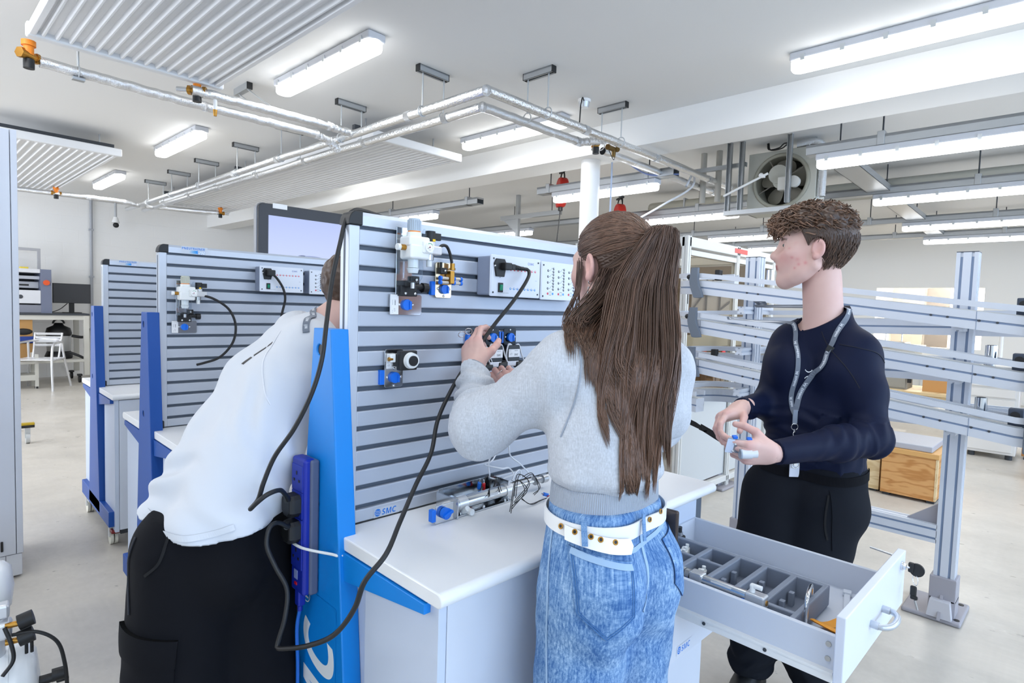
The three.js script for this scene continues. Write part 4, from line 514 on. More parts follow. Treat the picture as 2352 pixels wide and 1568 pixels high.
// ---------- power strip on the blue post, plugs and cables ----------
{
  const t = thing('power_strip', 'dark blue four-way power strip strapped to the bright blue post', 'power strip', [0.622, 0.853, -1.303]); t.rotation.x = 0.0; const navy = mat('#12289a', 0.35);
  mesh('strip_body', rbox(0.03, 0.325, 0.066, 0.008, -0.006, 0, 0, 0, 0, 0, 4), navy, t); mesh('grey_back', rbox(0.022, 0.322, 0.07, 0.006, 0.004, -0.001, 0.004), mat('#56607a', 0.5), t);
  const put = (y) => { const s = mesh('socket', rbox(0.003, 0.062, 0.054, 0.0014, -0.0212, y, -0.001), mat('#182f9f', 0.4), t); mesh('pin_slots', [box(0.001, 0.009, 0.005, -0.0231, y + 0.012, -0.002), box(0.001, 0.006, 0.007, -0.0231, y - 0.006, 0.011), box(0.001, 0.006, 0.007, -0.0231, y - 0.006, -0.015)].map(g => g), M.black, s); };
  put(0.115); put(0.052); put(-0.012); put(-0.07); mesh('rating_label', rbox(0.001, 0.022, 0.018, 0.0003, -0.0215, -0.118, -0.004), mat('#8391c4', 0.5), t); mesh('red_lamp', rbox(0.003, 0.007, 0.012, 0.001, -0.0215, -0.14, -0.004), mat('#c01024', 0.3), t);
  mesh('cord_grip', [rbox(0.018, 0.045, 0.022, 0.004, -0.012, -0.172, 0.0), cyl(0.006, 0.02, -0.012, -0.198, 0)], navy, t);
  const c = thing('strip_cord', 'blue supply cord hanging down the bright blue post', 'cord'); mesh('cord', tube([[0.612, 0.66, -1.303], [0.61, 0.6, -1.318], [0.618, 0.5, -1.33], [0.62, 0.38, -1.335], [0.62, 0.12, -1.34]], 0.0045, 50), mat('#1767c6', 0.45), c);
  [['upper', 0.905], ['lower', 0.843]].forEach(([l, y]) => { const p = thing('mains_plug', `${l} black three-pin plug in the blue power strip`, 'plug', [0.598, y, -1.304]); 
    const g = new THREE.ExtrudeGeometry(shapeOf([[-0.024, 0.018], [-0.016, 0.026], [0.016, 0.026], [0.024, 0.018], [0.024, -0.014], [0.012, -0.026], [-0.012, -0.026], [-0.024, -0.014]]), { depth: 0.024, bevelEnabled: true, bevelSize: 0.006, bevelThickness: 0.012, bevelOffset: -0.006, bevelSegments: 3 }); g.rotateY(-PI / 2); g.translate(-0.01 + 0.02, 0, 0); mesh('plug_body', g, M.black, p); mesh('cord_boot', [bar([-0.012, 0.016, -0.008], [-0.036, 0.024, 0.03], 0.009, 10, 0.006)], M.black, p); });
  const k1 = thing('power_cable', 'black cable from the upper plug rising over the board top corner', 'cable'); mesh('cable', tube([[0.95, 1.59, -1.32], [0.86, 1.599, -1.318], [0.795, 1.606, -1.304], [0.762, 1.607, -1.29], [0.716, 1.601, -1.266], [0.687, 1.576, -1.250], [0.664, 1.516, -1.235], [0.640, 1.435, -1.223], [0.613, 1.337, -1.195], [0.594, 1.253, -1.179], [0.573, 1.183, -1.181], [0.545, 1.108, -1.202], [0.514, 1.046, -1.228], [0.496, 0.989, -1.241], [0.487, 0.953, -1.247], [0.472, 0.937, -1.248], [0.480, 0.953, -1.233], [0.497, 0.968, -1.225], [0.528, 0.969, -1.237], [0.552, 0.950, -1.262], [0.566, 0.929, -1.274]], 0.0052, 220), M.black, k1);
  const k2 = thing('power_cable', 'long black cable swinging from the power supply to the lower plug', 'cable'); mesh('cable', tube([[1.185, 1.492, -1.154], [1.2, 1.49, -1.15], [1.196, 1.478, -1.142], [1.176, 1.455, -1.134], [1.125, 1.401, -1.130], [1.054, 1.336, -1.127], [0.975, 1.257, -1.121], [0.895, 1.183, -1.100], [0.831, 1.114, -1.073], [0.789, 1.050, -1.040], [0.722, 0.998, -1.003], [0.657, 0.944, -0.964], [0.598, 0.908, -0.922], [0.559, 0.867, -0.929], [0.550, 0.813, -0.947], [0.538, 0.746, -0.997], [0.528, 0.687, -1.086], [0.517, 0.656, -1.152], [0.507, 0.646, -1.189], [0.512, 0.66, -1.193], [0.526, 0.70, -1.196], [0.536, 0.755, -1.210], [0.519, 0.804, -1.232], [0.507, 0.850, -1.248], [0.518, 0.883, -1.258], [0.538, 0.886, -1.266], [0.566, 0.867, -1.274]], 0.0052, 260), M.black, k2);
  const z = thing('cable_tie', 'white cable tie round the power strip and post', 'cable tie'); mesh('strap', [tube([[0.60, 0.812, -1.352], [0.595, 0.813, -1.335], [0.596, 0.812, -1.27], [0.634, 0.811, -1.19], [0.64, 0.8105, -1.178], [0.688, 0.8105, -1.172]], 0.0035, 40, false, 6)], M.plast, z);
}
// ---------- spiral conveyor of aluminium profile ----------
M.prof = mat('#d6dbe4', 0.42, 0.15); M.profSlot = mat('#8495b0', 0.5, 0.1); M.casting = mat('#a5a3aa', 0.55, 0.1); M.clampGrey = mat('#6d7682', 0.55); M.chain = mat('#d7d8d6', 0.5); M.cap = mat('#4d535d', 0.5);
// slotted profile column: square section with two recessed slots on every face
function profileShape(a, b) { // a x b section, slot grooves
  const p = [], sl = (n) => n; const side = (x0, y0, x1, y1, L, slots) => { const dx = (x1 - x0) / L, dy = (y1 - y0) / L, nx = -dy, ny = dx; p.push([x0, y0]); for (const c of slots) { for (const [o, d] of [[-0.005, 0], [-0.005, 0.006], [0.005, 0.006], [0.005, 0]]) p.push([x0 + dx * (c + o) + nx * d, y0 + dy * (c + o) + ny * d]); } };
  const sA = a > 0.06 ? [a * 0.25, a * 0.75] : [a / 2], sB = b > 0.06 ? [b * 0.25, b * 0.75] : [b / 2];
  side(-a / 2, -b / 2, a / 2, -b / 2, a, sA); side(a / 2, -b / 2, a / 2, b / 2, b, sB); side(a / 2, b / 2, -a / 2, b / 2, a, sA); side(-a / 2, b / 2, -a / 2, -b / 2, b, sB); return shapeOf(p);
}
const profV = (a, b, h, x, y, z) => prism(profileShape(a, b), h).rotateX(-PI / 2).translate(x, y + h / 2, z);       // upright
const profZ = (a, b, l, x, y, z) => prism(profileShape(a, b), l).translate(x, y, z);                                // along z
const profX = (a, b, l, x, y, z) => prism(profileShape(a, b), l).rotateY(PI / 2).translate(x, y, z);                // along x
function slots(x, z, a, b, y0, y1) { const g = []; for (const k of [-0.25, 0.25]) { g.push(bb(x + k * a - 0.0049, x + k * a + 0.0049, y0, y1, z - b / 2 + 0.0045, z - b / 2 + 0.0055), bb(x + k * a - 0.0049, x + k * a + 0.0049, y0, y1, z + b / 2 - 0.0055, z + b / 2 - 0.0045), bb(x - a / 2 + 0.0045, x - a / 2 + 0.0055, y0, y1, z + k * b - 0.0049, z + k * b + 0.0049), bb(x + a / 2 - 0.0055, x + a / 2 - 0.0045, y0, y1, z + k * b - 0.0049, z + k * b + 0.0049)); } return g; }
function sweep(path, prof, closedEnds = true) {  // prof: closed loop of [side, up]; side points to the loop's outside
  const P = [], N = path.length, K = prof.length, idx = [];
  for (let i = 0; i < N; i++) { const a = path[Math.max(0, i - 1)], b = path[Math.min(N - 1, i + 1)], t = V(b[0] - a[0], 0, b[2] - a[2]).normalize(), s = V(-t.z, 0, t.x); for (const [u, v] of prof) P.push(path[i][0] + s.x * u, path[i][1] + v, path[i][2] + s.z * u); }
  for (let i = 0; i < N - 1; i++) for (let k = 0; k < K; k++) { const a = i * K + k, b = i * K + (k + 1) % K, c = a + K, d = b + K; idx.push(a, b, c, b, d, c); }
  for (let k = 1; k < K - 1; k++) { idx.push(0, k + 1, k); const o = (N - 1) * K; idx.push(o, o + k, o + k + 1); }
  const g = new THREE.BufferGeometry(); g.setAttribute('position', new THREE.Float32BufferAttribute(P, 3)); g.setIndex(idx); const q = g.toNonIndexed(); q.computeVertexNormals(); return toCreasedNormals(q, 0.6);
}
{
  const t = thing('spiral_conveyor', 'three-tier spiral conveyor of pale aluminium profile behind the standing young man', 'conveyor');
  const rectP = (u0, u1, v0, v1) => [[u0, v0], [u1, v0], [u1, v1], [u0, v1]];
  for (let n = 0; n < 3; n++) {
    const y0 = 1.572 - 0.228 * n, path = [], xc = 3.38, R = 0.2, za = -1.62, zb = -0.22;
    for (let i = 0; i <= 12; i++) path.push([xc - R, lerp(y0, y0 - 0.16, i / 12), lerp(za, zb, i / 12)]);
    for (let i = 1; i < 14; i++) { const a = i / 14 * PI; path.push([xc - R * Math.cos(a), y0 - 0.16 - 0.012 * i / 14, zb + R * Math.sin(a)]); }
    for (let i = 0; i <= 12; i++) path.push([xc + R, lerp(y0 - 0.172, y0 - 0.205, i / 12), lerp(zb, za, i / 12)]);
    for (let i = 1; i <= 14; i++) { const a = i / 14 * PI; path.push([xc + R * Math.cos(a), y0 - 0.205 - 0.023 * i / 14, za - R * Math.sin(a)]); }
    if (n === 0) for (let i = 0; i < 14; i++) { const a = i / 14 * PI; path.splice(i, 0, [xc + R * Math.cos(a), y0 + 0.02 - 0.02 * i / 14, za - R * Math.sin(a)]); }
    const c = mesh('conveyor_beam', [sweep(path, [[-0.04, -0.078], [0.04, -0.078], [0.04, -0.043], [0.036, -0.043], [0.036, -0.034], [0.04, -0.034], [0.04, 0], [-0.04, 0], [-0.04, -0.034], [-0.036, -0.034], [-0.036, -0.043], [-0.04, -0.043]])], M.prof, t);
    mesh('side_slot', [sweep(path, rectP(0.0355, 0.0368, -0.043, -0.034)), sweep(path, rectP(-0.0368, -0.0355, -0.043, -0.034))], M.profSlot, c);
    mesh('chain', sweep(path, rectP(-0.025, 0.025, 0.0, 0.004)), M.chain, c);
    mesh('guide_rail', [sweep(path, rectP(0.038, 0.05, 0.018, 0.043)), sweep(path, rectP(-0.05, -0.038, 0.018, 0.043))], M.prof, c);
    const bolts = []; for (let i = 2; i < path.length - 2; i += 4) bolts.push(bb(-0.005, 0.005, 0, 0.008, -0.004, 0.004).translate(path[i][0], path[i][1] - 0.042, path[i][2]));
    for (const z of [-0.30, -0.36, -0.47, -0.53, -1.3, -1.36]) { const y = y0 - 0.16 * (z - za) / (zb - za); mesh('bolt', cylX(0.005, 0.008, xc - R - 0.038, y - 0.0385, z, 10), M.dark, c); }
    for (const z of [-0.12 - 0.3 + 0.05]) mesh('beam_joint', bb(xc - R - 0.0412, xc - R - 0.0395, y0 - 0.16 * (z - za) / (zb - za) - 0.078, y0 - 0.16 * (z - za) / (zb - za), z - 0.001, z + 0.001), M.profSlot, c);
    // curved grey clamps at the run's start and drive blocks on top
    const cs = new THREE.Shape(); cs.moveTo(-0.02, 0.075); cs.lineTo(0.022, 0.075); cs.lineTo(0.022, 0.02); cs.bezierCurveTo(0.02, -0.03, 0.05, -0.05, 0.055, -0.095); cs.bezierCurveTo(0.03, -0.1, 0.01, -0.1, 0.0, -0.095); cs.bezierCurveTo(-0.012, -0.06, -0.03, -0.03, -0.03, 0.01);
    const kl = mesh('clamp', prism(cs, 0.024, 0.003).rotateY(-PI / 2).translate(xc - R - 0.058, y0 + 0.0, -1.66), M.clampGrey, t); mesh('clamp_knob', [sph(0.014, xc - R - 0.06, y0 + 0.022, -1.695, 12)], M.black, kl);
    const k2 = mesh('clamp', rbox(0.024, 0.16, 0.05, 0.006, xc - R - 0.058, y0 - 0.18, -0.165), M.clampGrey, t); mesh('clamp_knob', cylX(0.009, 0.004, xc - R - 0.072, y0 - 0.21, -0.165, 12), M.black, k2);
    const mb = mesh('drive_block', [rbox(0.05, 0.055, 0.05, 0.005, xc - R, y0 - 0.112, -0.22), rbox(0.045, 0.03, 0.06, 0.005, xc - R, y0 - 0.148, -0.215)], mat('#3c4656', 0.5), t); mesh('drive_face', [cylX(0.016, 0.006, xc - R - 0.026, y0 - 0.112, -0.222, 20)], M.black, mb);
    if (n !== 1) mesh('sensor_block', rbox(0.04, 0.06, 0.03, 0.004, xc - R + 0.03, y0 + 0.035, -1.56), M.black, t);
  }
  function column(x, z, h, w = 0.08, d = 0.08) {
    const c = mesh('column', profV(w, d, h, x, 0.02, z), M.prof, t); mesh('column_slot', slots(x, z, w, d, 0.03, h), M.profSlot, c); mesh('column_cap', bb(x - w / 2, x + w / 2, h + 0.02, h + 0.024, z - d / 2, z + d / 2), M.cap, c);
    const f = mesh('foot', [rbox(0.27, 0.022, 0.23, 0.01, x + 0.05, 0.011, z - 0.035), rbox(w + 0.022, 0.11, d + 0.022, 0.004, x, 0.145, z), prism(shapeOf([[0, 0], [0.1, 0], [0, 0.1]]), 0.012).translate(x + w / 2 + 0.01, 0.02, z + 0.03), prism(shapeOf([[0, 0], [0.1, 0], [0, 0.1]]), 0.012).translate(x + w / 2 + 0.01, 0.02, z - 0.03), prism(shapeOf([[0, 0], [-0.06, 0], [0, 0.1]]), 0.012).translate(x - w / 2 - 0.01, 0.02, z), bb(x - w / 2 - 0.011, x + w / 2 + 0.011, 0.02, 0.1, z - d / 2 - 0.011, z + d / 2 + 0.011)], M.casting, t);
    mesh('foot_wedge', prismX([[z - 0.05, 0.022], [z + 0.045, 0.022], [z + 0.035, 0.1], [z - 0.04, 0.1]], x - w / 2 - 0.05, x - w / 2 - 0.01), mat('#c9c9cf', 0.5), f); mesh('bolt_hole', [cyl(0.012, 0.003, x + 0.15, 0.0225, z + 0.05), cyl(0.012, 0.003, x - 0.05, 0.0225, z + 0.06)], M.black, f);
    return c;
  }
  column(3.34, -0.437, 1.675); column(3.34, -1.405, 1.69);
  mesh('base_beam', profZ(0.08, 0.085, 0.89, 3.34, 0.39, -0.92), M.prof, t); mesh('base_beam_slot', [bb(3.3045, 3.3055, 0.405, 0.416, -1.36, -0.48), bb(3.3045, 3.3055, 0.364, 0.374, -1.36, -0.48)], M.profSlot, t); mesh('gusset', prismX([[-0.6, 0.433], [-0.478, 0.433], [-0.478, 0.53]], 3.33, 3.35), M.casting, t);
  for (const y of [1.15, 0.92, 0.69]) { mesh('cross_arm', profX(0.04, 0.04, 0.4, 3.38, y + 0.21, -0.437), M.prof, t); mesh('cross_arm', profX(0.04, 0.04, 0.4, 3.38, y + 0.26, -1.405), M.prof, t); }
}
// steel workpieces riding on the conveyor
[['small steel cylinder standing on the top conveyor run beside the chin', 3.2, 1.553, -1.262], ['steel cylinder on the middle conveyor run beside the tall column', 3.2, 1.211, -0.318], ['steel cylinder on the lowest conveyor run beside the tall column', 3.2, 0.985, -0.34]].forEach(([l, x, y, z], i) => { const o = thing('workpiece', l, 'cylinder', [x, y, z]); mesh('barrel', cyl(0.022, 0.075, 0, 0.0375, 0, 0, 0, 0, 28), M.chrome, o); mesh('bore', cyl(0.016, 0.002, 0, 0.0755, 0), M.dark, o); });
single('workpiece', [cyl(0.022, 0.06, 0, 0.03, 0, 0, 0, 0, 28), cyl(0.015, 0.07, 0, 0.035, 0)], M.chrome, 'dull steel cylinder behind the tall column on the far conveyor run', 'cylinder', [3.58, 1.15, -0.36]);
// ---------- machine behind the conveyor: window enclosure, tables, panel ----------
{
  M.pane = new THREE.MeshPhysicalMaterial({ color: '#e9e4da', roughness: 0.03, transmission: 1, thickness: 0, ior: 1.4 }); M.tan = mat('#a08a72', 0.6);
  const t = thing('machine_enclosure', 'tall pale window enclosure with a small red sign on its top beam', 'enclosure', [3.72, 0, -2.05], 0.0), fm = mat('#dcdcd8', 0.45);
  const W = 1.5, D = 0.95, H = 1.9, P = 0.045;
  for (const [x, z] of [[0, 0], [W * 0.52, 0], [W, 0], [0, -D], [W, -D]]) mesh('post', profV(P, P, H, x, 0.02, z), fm, t);
  for (const [y, z] of [[H, 0], [H, -D], [0.78, 0], [0.78, -D], [0.1, 0]]) mesh('cross_beam', rbox(W, y === H ? 0.07 : P, P, 0.004, W / 2, y - 0.02, z), fm, t);
  for (const x of [0, W]) { mesh('cross_beam', rbox(P, 0.07, D, 0.004, x, H - 0.02, -D / 2), fm, t); mesh('cross_beam', rbox(P, P, D, 0.004, x, 0.78, -D / 2), fm, t); }
  mesh('sash', [bb(0.03, W * 0.52 - 0.03, H - 0.11, H - 0.075, -0.03, 0.02), bb(W * 0.52 + 0.03, W - 0.03, H - 0.11, H - 0.075, -0.03, 0.02)], fm, t);
  mesh('pane', bb(0.03, W * 0.52 - 0.02, 0.8, H - 0.1, -0.004, 0), M.pane, t); mesh('pane', bb(W * 0.52 + 0.02, W - 0.03, 0.8, H - 0.1, -0.004, 0), M.pane, t);
  mesh('rear_panel', bb(0.02, W, 1.45, H - 0.07, -D + 0.02, -D + 0.03), M.tan, t); mesh('side_panel', bb(W - 0.01, W, 0.8, H - 0.07, -D + 0.02, -0.02), mat('#8d7c68', 0.6), t); mesh('table', bb(0.02, W - 0.02, 0.8, 0.83, -D + 0.02, -0.03), mat('#7d7467', 0.6), t);
  mesh('hinge_slot', bb(0.004, 0.01, 1.45, 1.63, 0.022, 0.025), M.dark, t); mesh('red_sign', bb(W * 0.47, W * 0.62, H - 0.035, H + 0.0, 0.0225, 0.025), mat('#d7645c', 0.5), t);
  mesh('lower_panel', bb(0.03, W - 0.03, 0.12, 0.76, -0.02, -0.005), mat('#cfd2d2', 0.5), t);
  const r = thing('robot_arm', 'yellow and black robot arm inside the window enclosure', 'robot', [4.5, 0.83, -2.36]); mesh('base', cyl(0.09, 0.12, 0, 0.06, 0), M.black, r); mesh('shoulder', [rbox(0.12, 0.2, 0.14, 0.03, 0, 0.2, 0), cylZ(0.07, 0.18, 0, 0.3, 0)], M.black, r); mesh('upper_arm', [bar([0, 0.3, 0.02], [0.12, 0.52, 0.02], 0.055, 12, 0.045), cylZ(0.06, 0.14, 0.12, 0.52, 0)], mat('#c79a2a', 0.5), r); mesh('forearm', [bar([0.12, 0.52, 0], [0.32, 0.4, 0], 0.045, 12, 0.03), sph(0.04, 0.32, 0.4, 0)], mat('#c79a2a', 0.5), r);
  const s = thing('lit_window_sheet', 'white sheet with dark diagonal struts seen through the enclosure', 'board', [4.76, 1.12, -2.36], -0.7); mesh('sheet', rbox(0.36, 0.5, 0.012, 0.003, 0, 0.32, 0), mat('#f2f1fa', 0.5), s); mesh('stand', rbox(0.05, 0.4, 0.05, 0.004, 0, -0.1, 0), M.dark, s); mesh('strut', [bar([-0.18, 0.1, 0.02], [0.18, 0.4, 0.02], 0.008), bar([-0.18, 0.3, 0.02], [0.0, 0.56, 0.02], 0.008), bar([-0.06, 0.07, 0.02], [-0.06, 0.56, 0.02], 0.008), bar([0.06, 0.07, 0.02], [0.06, 0.56, 0.02], 0.008), bar([-0.18, 0.42, 0.02], [0.18, 0.44, 0.02], 0.008)], mat('#8a8a96', 0.5), s);
  // second column table with base, control panel
  const c = thing('conveyor_table', 'pale belt conveyor on a slim profile leg with a cast grey foot', 'conveyor', [4.5, 0, -2.12]); mesh('leg', profV(0.12, 0.08, 0.92, 0, 0.02, 0), M.prof, c); mesh('leg_slot', slots(0, 0, 0.12, 0.08, 0.1, 0.92), M.profSlot, c); mesh('foot', [rbox(0.3, 0.022, 0.26, 0.01, 0, 0.011, 0), rbox(0.15, 0.12, 0.11, 0.004, 0, 0.08, 0), prism(shapeOf([[0.06, 0], [0.15, 0], [0.06, 0.1]]), 0.014).translate(0, 0.02, 0.04)], M.casting, c); mesh('belt_frame', [rbox(1.3, 0.09, 0.1, 0.006, 0.1, 1.17, -0.1)], mat('#e2e2dc', 0.45), c); mesh('end_cap', rbox(0.06, 0.1, 0.11, 0.004, -0.58, 1.17, -0.1), M.cap, c); mesh('leg', profV(0.06, 0.06, 0.24, 0, 0.92, -0.1), M.prof, c);
  const pl = thing('control_panel', 'dark control panel with red and green buttons behind the conveyor', 'control panel', [4.28, 1.02, -2.16], -0.5); mesh('case', rbox(0.34, 0.11, 0.1, 0.006, 0, 0.055, 0), M.dark, pl); for (let i = 0; i < 7; i++) mesh('button', [cylZ(0.016, 0.02, -0.13 + i * 0.042, 0.07 - (i % 2) * 0.02, 0.058, 14)], mat(i === 1 ? '#1f9e5a' : '#e0342a', 0.35), pl); mesh('stem', cyl(0.02, 1.0, 0, -0.5, 0), M.dark, pl); mesh('base', cyl(0.12, 0.02, 0, -0.99, 0), M.dark, pl);
  const k = thing('machine_cabinet', 'pale grey machine cabinet on the floor beyond the worktop end', 'cabinet', [4.6, 0, -3.3], 0); mesh('carcass', bb(0, 0.55, 0.06, 0.95, -0.5, 0, 0.004), mat('#ccd3d2', 0.5), k); mesh('door', bb(0.02, 0.53, 0.1, 0.92, 0, 0.012, 0.003), mat('#d3d9d8', 0.5), k); mesh('plinth', bb(0.03, 0.52, 0, 0.06, -0.47, -0.02), M.dark, k); mesh('gauge_box', rbox(0.1, 0.09, 0.06, 0.006, 0.3, 0.8, 0.04), M.white, k);
  const w = thing('stair_rack', 'low grey slotted rails on the floor behind the conveyor foot', 'rack', [5.2, 0, -2.9]); for (let i = 0; i < 3; i++) mesh('rail', rbox(1.4, 0.06, 0.06, 0.004, 0, 0.12 + i * 0.12, -i * 0.08), M.prof, w); mesh('end_post', [bb(-0.72, -0.66, 0, 0.5, -0.2, 0.04), bb(0.66, 0.72, 0, 0.5, -0.2, 0.04)], M.prof, w);
  const v = thing('floor_box', 'dark floor box with a yellow flag beside the conveyor column', 'box', [5.9, 0, -2.2]); mesh('case', rbox(0.35, 0.1, 0.16, 0.02, 0, 0.05, 0), mat('#454a4c', 0.6), v); mesh('flag', prism(shapeOf([[0, 0], [0.07, 0], [0, 0.2]]), 0.01).translate(-0.14, 0.1, 0), mat('#e9c71f', 0.5), v);
}
// ---------- right-hand background ----------
{
  const ply = (hex, hex2, vertical) => { const c1 = new THREE.Color(hex), c2 = new THREE.Color(hex2); const t = tex(512, 512, (x, y) => { const u = x / 512, v = y / 512; const a = nz(u * 2.2, v * 5, 1) + 0.5 * nz(u * 5, v * 14, 2); let k = 0.5 + 0.5 * Math.sin(26 * (v + 0.22 * a)); k = Math.pow(k, 2.2) * 0.75 + 0.1 * nz(u * 8, v * 120, 4); k = Math.max(0, Math.min(1, k)); return [0, 1, 2].map(i => 255 * lerp([c1.r, c1.g, c1.b][i], [c2.r, c2.g, c2.b][i], k)); }, false); t.colorSpace = THREE.NoColorSpace; return t; };
  M.ply = mat('#ffffff', 0.5, 0, { map: ply('#d9a367', '#b57637') }); M.plyPale = mat('#ffffff', 0.55, 0, { map: ply('#e6cfa4', '#cdae7c') });
  const a = thing('plywood_crate', 'honey brown plywood crate with a grey slab on its lid, beyond the conveyor column', 'crate', [5.32, 0, -0.97]); mesh('body', bb(0, 0.62, 0.025, 0.345, -0.18, 0.18), M.ply, a); mesh('lid', bb(-0.01, 0.63, 0.347, 0.385, -0.19, 0.19, 0.003), mat('#d9a766', 0.5), a); mesh('skid', [bb(0.03, 0.59, 0, 0.025, -0.17, -0.12), bb(0.03, 0.59, 0, 0.025, 0.12, 0.17)], M.dark, a); mesh('corner_batten', bb(-0.004, 0.03, 0.03, 0.345, 0.17, 0.184), M.plyPale, a);
  single('grey_slab', bb(-0.02, 0.5, 0, 0.045, -0.2, 0.17, 0.006), mat('#b3b6bf', 0.5), 'pale grey slab lying on the honey brown crate', 'slab', [5.36, 0.386, -1.0]);
  const b = thing('plywood_crate', 'paler plywood crate pushed against the brown one', 'crate', [5.36, 0, -1.34]); mesh('body', bb(0, 0.5, 0.02, 0.31, -0.17, 0.17), M.plyPale, b); mesh('lid', bb(-0.01, 0.51, 0.31, 0.33, -0.18, 0.18, 0.003), M.plyPale, b); mesh('skid', [bb(0.03, 0.47, 0, 0.02, -0.15, -0.1), bb(0.03, 0.47, 0, 0.02, 0.1, 0.15)], M.dark, b);
  const R = (n, l, c, u, y, w) => thing(n, l, c, rp(u, y, w), TH);
  const wb = R('plywood_table', 'low pale plywood table against the bare wall', 'table', 10.2, 0, -1.4); mesh('table_top', bb(-0.5, 0.5, 0.36, 0.4, -1.1, 1.0, 0.004), M.plyPale, wb); for (const [x, z] of [[-0.42, -1], [0.42, -1], [-0.42, 0.9], [0.42, 0.9]]) mesh('leg', bb(x - 0.04, x + 0.04, 0, 0.36, z - 0.04, z + 0.04), M.plyPale, wb); mesh('apron', bb(-0.46, -0.43, 0.28, 0.36, -1.0, 0.9), M.plyPale, wb);
  const gc = R('steel_cabinet', 'grey steel cabinet with a black latch on the plywood table', 'cabinet', 10.1, 0.4, -1.72); mesh('carcass', bb(-0.2, 0.25, 0, 0.42, -0.3, 0.22, 0.004), mat('#96948d', 0.55), gc); mesh('door', bb(-0.212, -0.2, 0.02, 0.4, -0.28, 0.2, 0.002), mat('#9a9890', 0.55), gc); mesh('latch', rbox(0.02, 0.12, 0.05, 0.004, -0.22, 0.16, 0.25), M.black, gc);
  const oc = R('cardboard_box', 'orange brown box beside the grey steel cabinet', 'box', 10.1, 0.4, -1.12); mesh('carton', bb(-0.18, 0.2, 0, 0.2, -0.2, 0.28, 0.004), mat('#c8955a', 0.65), oc); mesh('lid_flap', bb(-0.185, 0.205, 0.2, 0.205, -0.2, 0.28), mat('#bb8950', 0.65), oc);
  const sk = R('sink_unit', 'pale sink unit with dark basin and taps behind the slatted conveyor', 'sink', 12.4, 0, -2.2); mesh('counter', bb(-0.4, 0.5, 0.9, 0.95, -0.7, 0.5, 0.01), mat('#d9dad7', 0.3), sk); mesh('basin', bb(-0.3, 0.3, 0.94, 1.0, -0.5, 0.3, 0.02), mat('#565d68', 0.3), sk); mesh('cupboard', bb(-0.35, 0.48, 0, 0.9, -0.65, 0.45), mat('#c9c9c4', 0.5), sk); for (const z of [-0.4, -0.1, 0.15]) mesh('tap', tube([[0.3, 0.95, z], [0.3, 1.18, z], [0.22, 1.22, z], [0.15, 1.15, z]], 0.014), M.chrome, sk);
  // beyond the wall opening
  const nx = thing('wall_corridor', 'pale corridor seen through the wall opening', 'partition', rp(14.6, 0, -1.8), TH); mesh('back_wall', bb(0.9, 1.0, 0, 3, -3, 2.4), mat('#dedbd5', 0.7), nx); mesh('side_return', bb(-1.2, 0.9, 0, 3, -1.75, -1.7), mat('#cfcac2', 0.7), nx); mesh('side_return', bb(-1.2, 0.9, 0, 3, 1.9, 1.95), M.wall, nx); mesh('ceiling_panel', bb(-1.2, 1.0, 2.7, 2.75, -3, 2.4), M.white, nx); nx.userData = { kind: 'structure' }; mesh('floor_panel', bb(-1.2, 1.0, -0.02, 0.0, -3, 2.4), M.floor, nx);
  mesh('dark_door', bb(0.84, 0.9, 0, 2.1, -0.28, 0.12), mat('#55514f', 0.6), nx); mesh('brown_door', bb(0.82, 0.9, 0, 2.1, -0.9, -0.32), mat('#8e8780', 0.6), nx); mesh('white_door', bb(0.84, 0.9, 0, 2.1, 0.2, 1.3), M.white, nx); mesh('vision_panel', [bb(0.82, 0.84, 1.15, 1.75, 0.52, 0.68), bb(0.82, 0.84, 1.15, 1.75, 0.74, 0.92)], mat('#6d6a66', 0.5), nx);
  const lamp = new THREE.PointLight(0xfff6e8, 20); lamp.position.set(-0.2, 2.4, 0.4); nx.add(lamp); mesh('bulkhead_lamp', rbox(0.3, 0.05, 0.3, 0.02, -0.2, 2.66, 0.4), M.glow, nx);
  const dr = R('drawer_unit', 'white drawer unit with four slots at the edge of the picture', 'drawer unit', 7.9, 0, -0.42); mesh('carcass', bb(-0.2, 0.3, 0.05, 0.95, -0.22, 0.2, 0.006), mat('#ecebe8', 0.45), dr); for (let i = 0; i < 4; i++) mesh('drawer', bb(-0.215, -0.2, 0.42 + i * 0.105, 0.5 + i * 0.105, -0.19, 0.17, 0.002), mat('#efeeeb', 0.4), dr); mesh('drawer', bb(-0.215, -0.2, 0.08, 0.4, -0.19, 0.17, 0.002), mat('#efeeeb', 0.4), dr); mesh('caster', [cyl(0.03, 0.05, -0.15, 0.025, -0.15), cyl(0.03, 0.05, -0.15, 0.025, 0.15), cyl(0.03, 0.05, 0.25, 0.025, 0.15), cyl(0.03, 0.05, 0.25, 0.025, -0.15)], M.dark, dr);
  const ob = R('plywood_board', 'upright orange plywood board beside the white drawer unit', 'board', 8.0, 0, -0.1); mesh('sheet', bb(-0.02, 0.0, 0.02, 0.88, -0.08, 0.5), M.ply, ob); mesh('foot', bb(-0.1, 0.1, 0, 0.02, -0.06, 0.48), M.dark, ob);
  const lf = R('white_lamp', 'white conical lamp on a slim stand near the wall', 'lamp', 8.6, 0, -0.44); mesh('stand', cyl(0.02, 1.28, 0, 0.64, 0), M.white, lf); mesh('shade', cyl(0.045, 0.17, 0, 1.36, 0, 0, 0, 0, 24, 0.075), M.white, lf); mesh('base', cyl(0.13, 0.02, 0, 0.01, 0), M.white, lf);
}
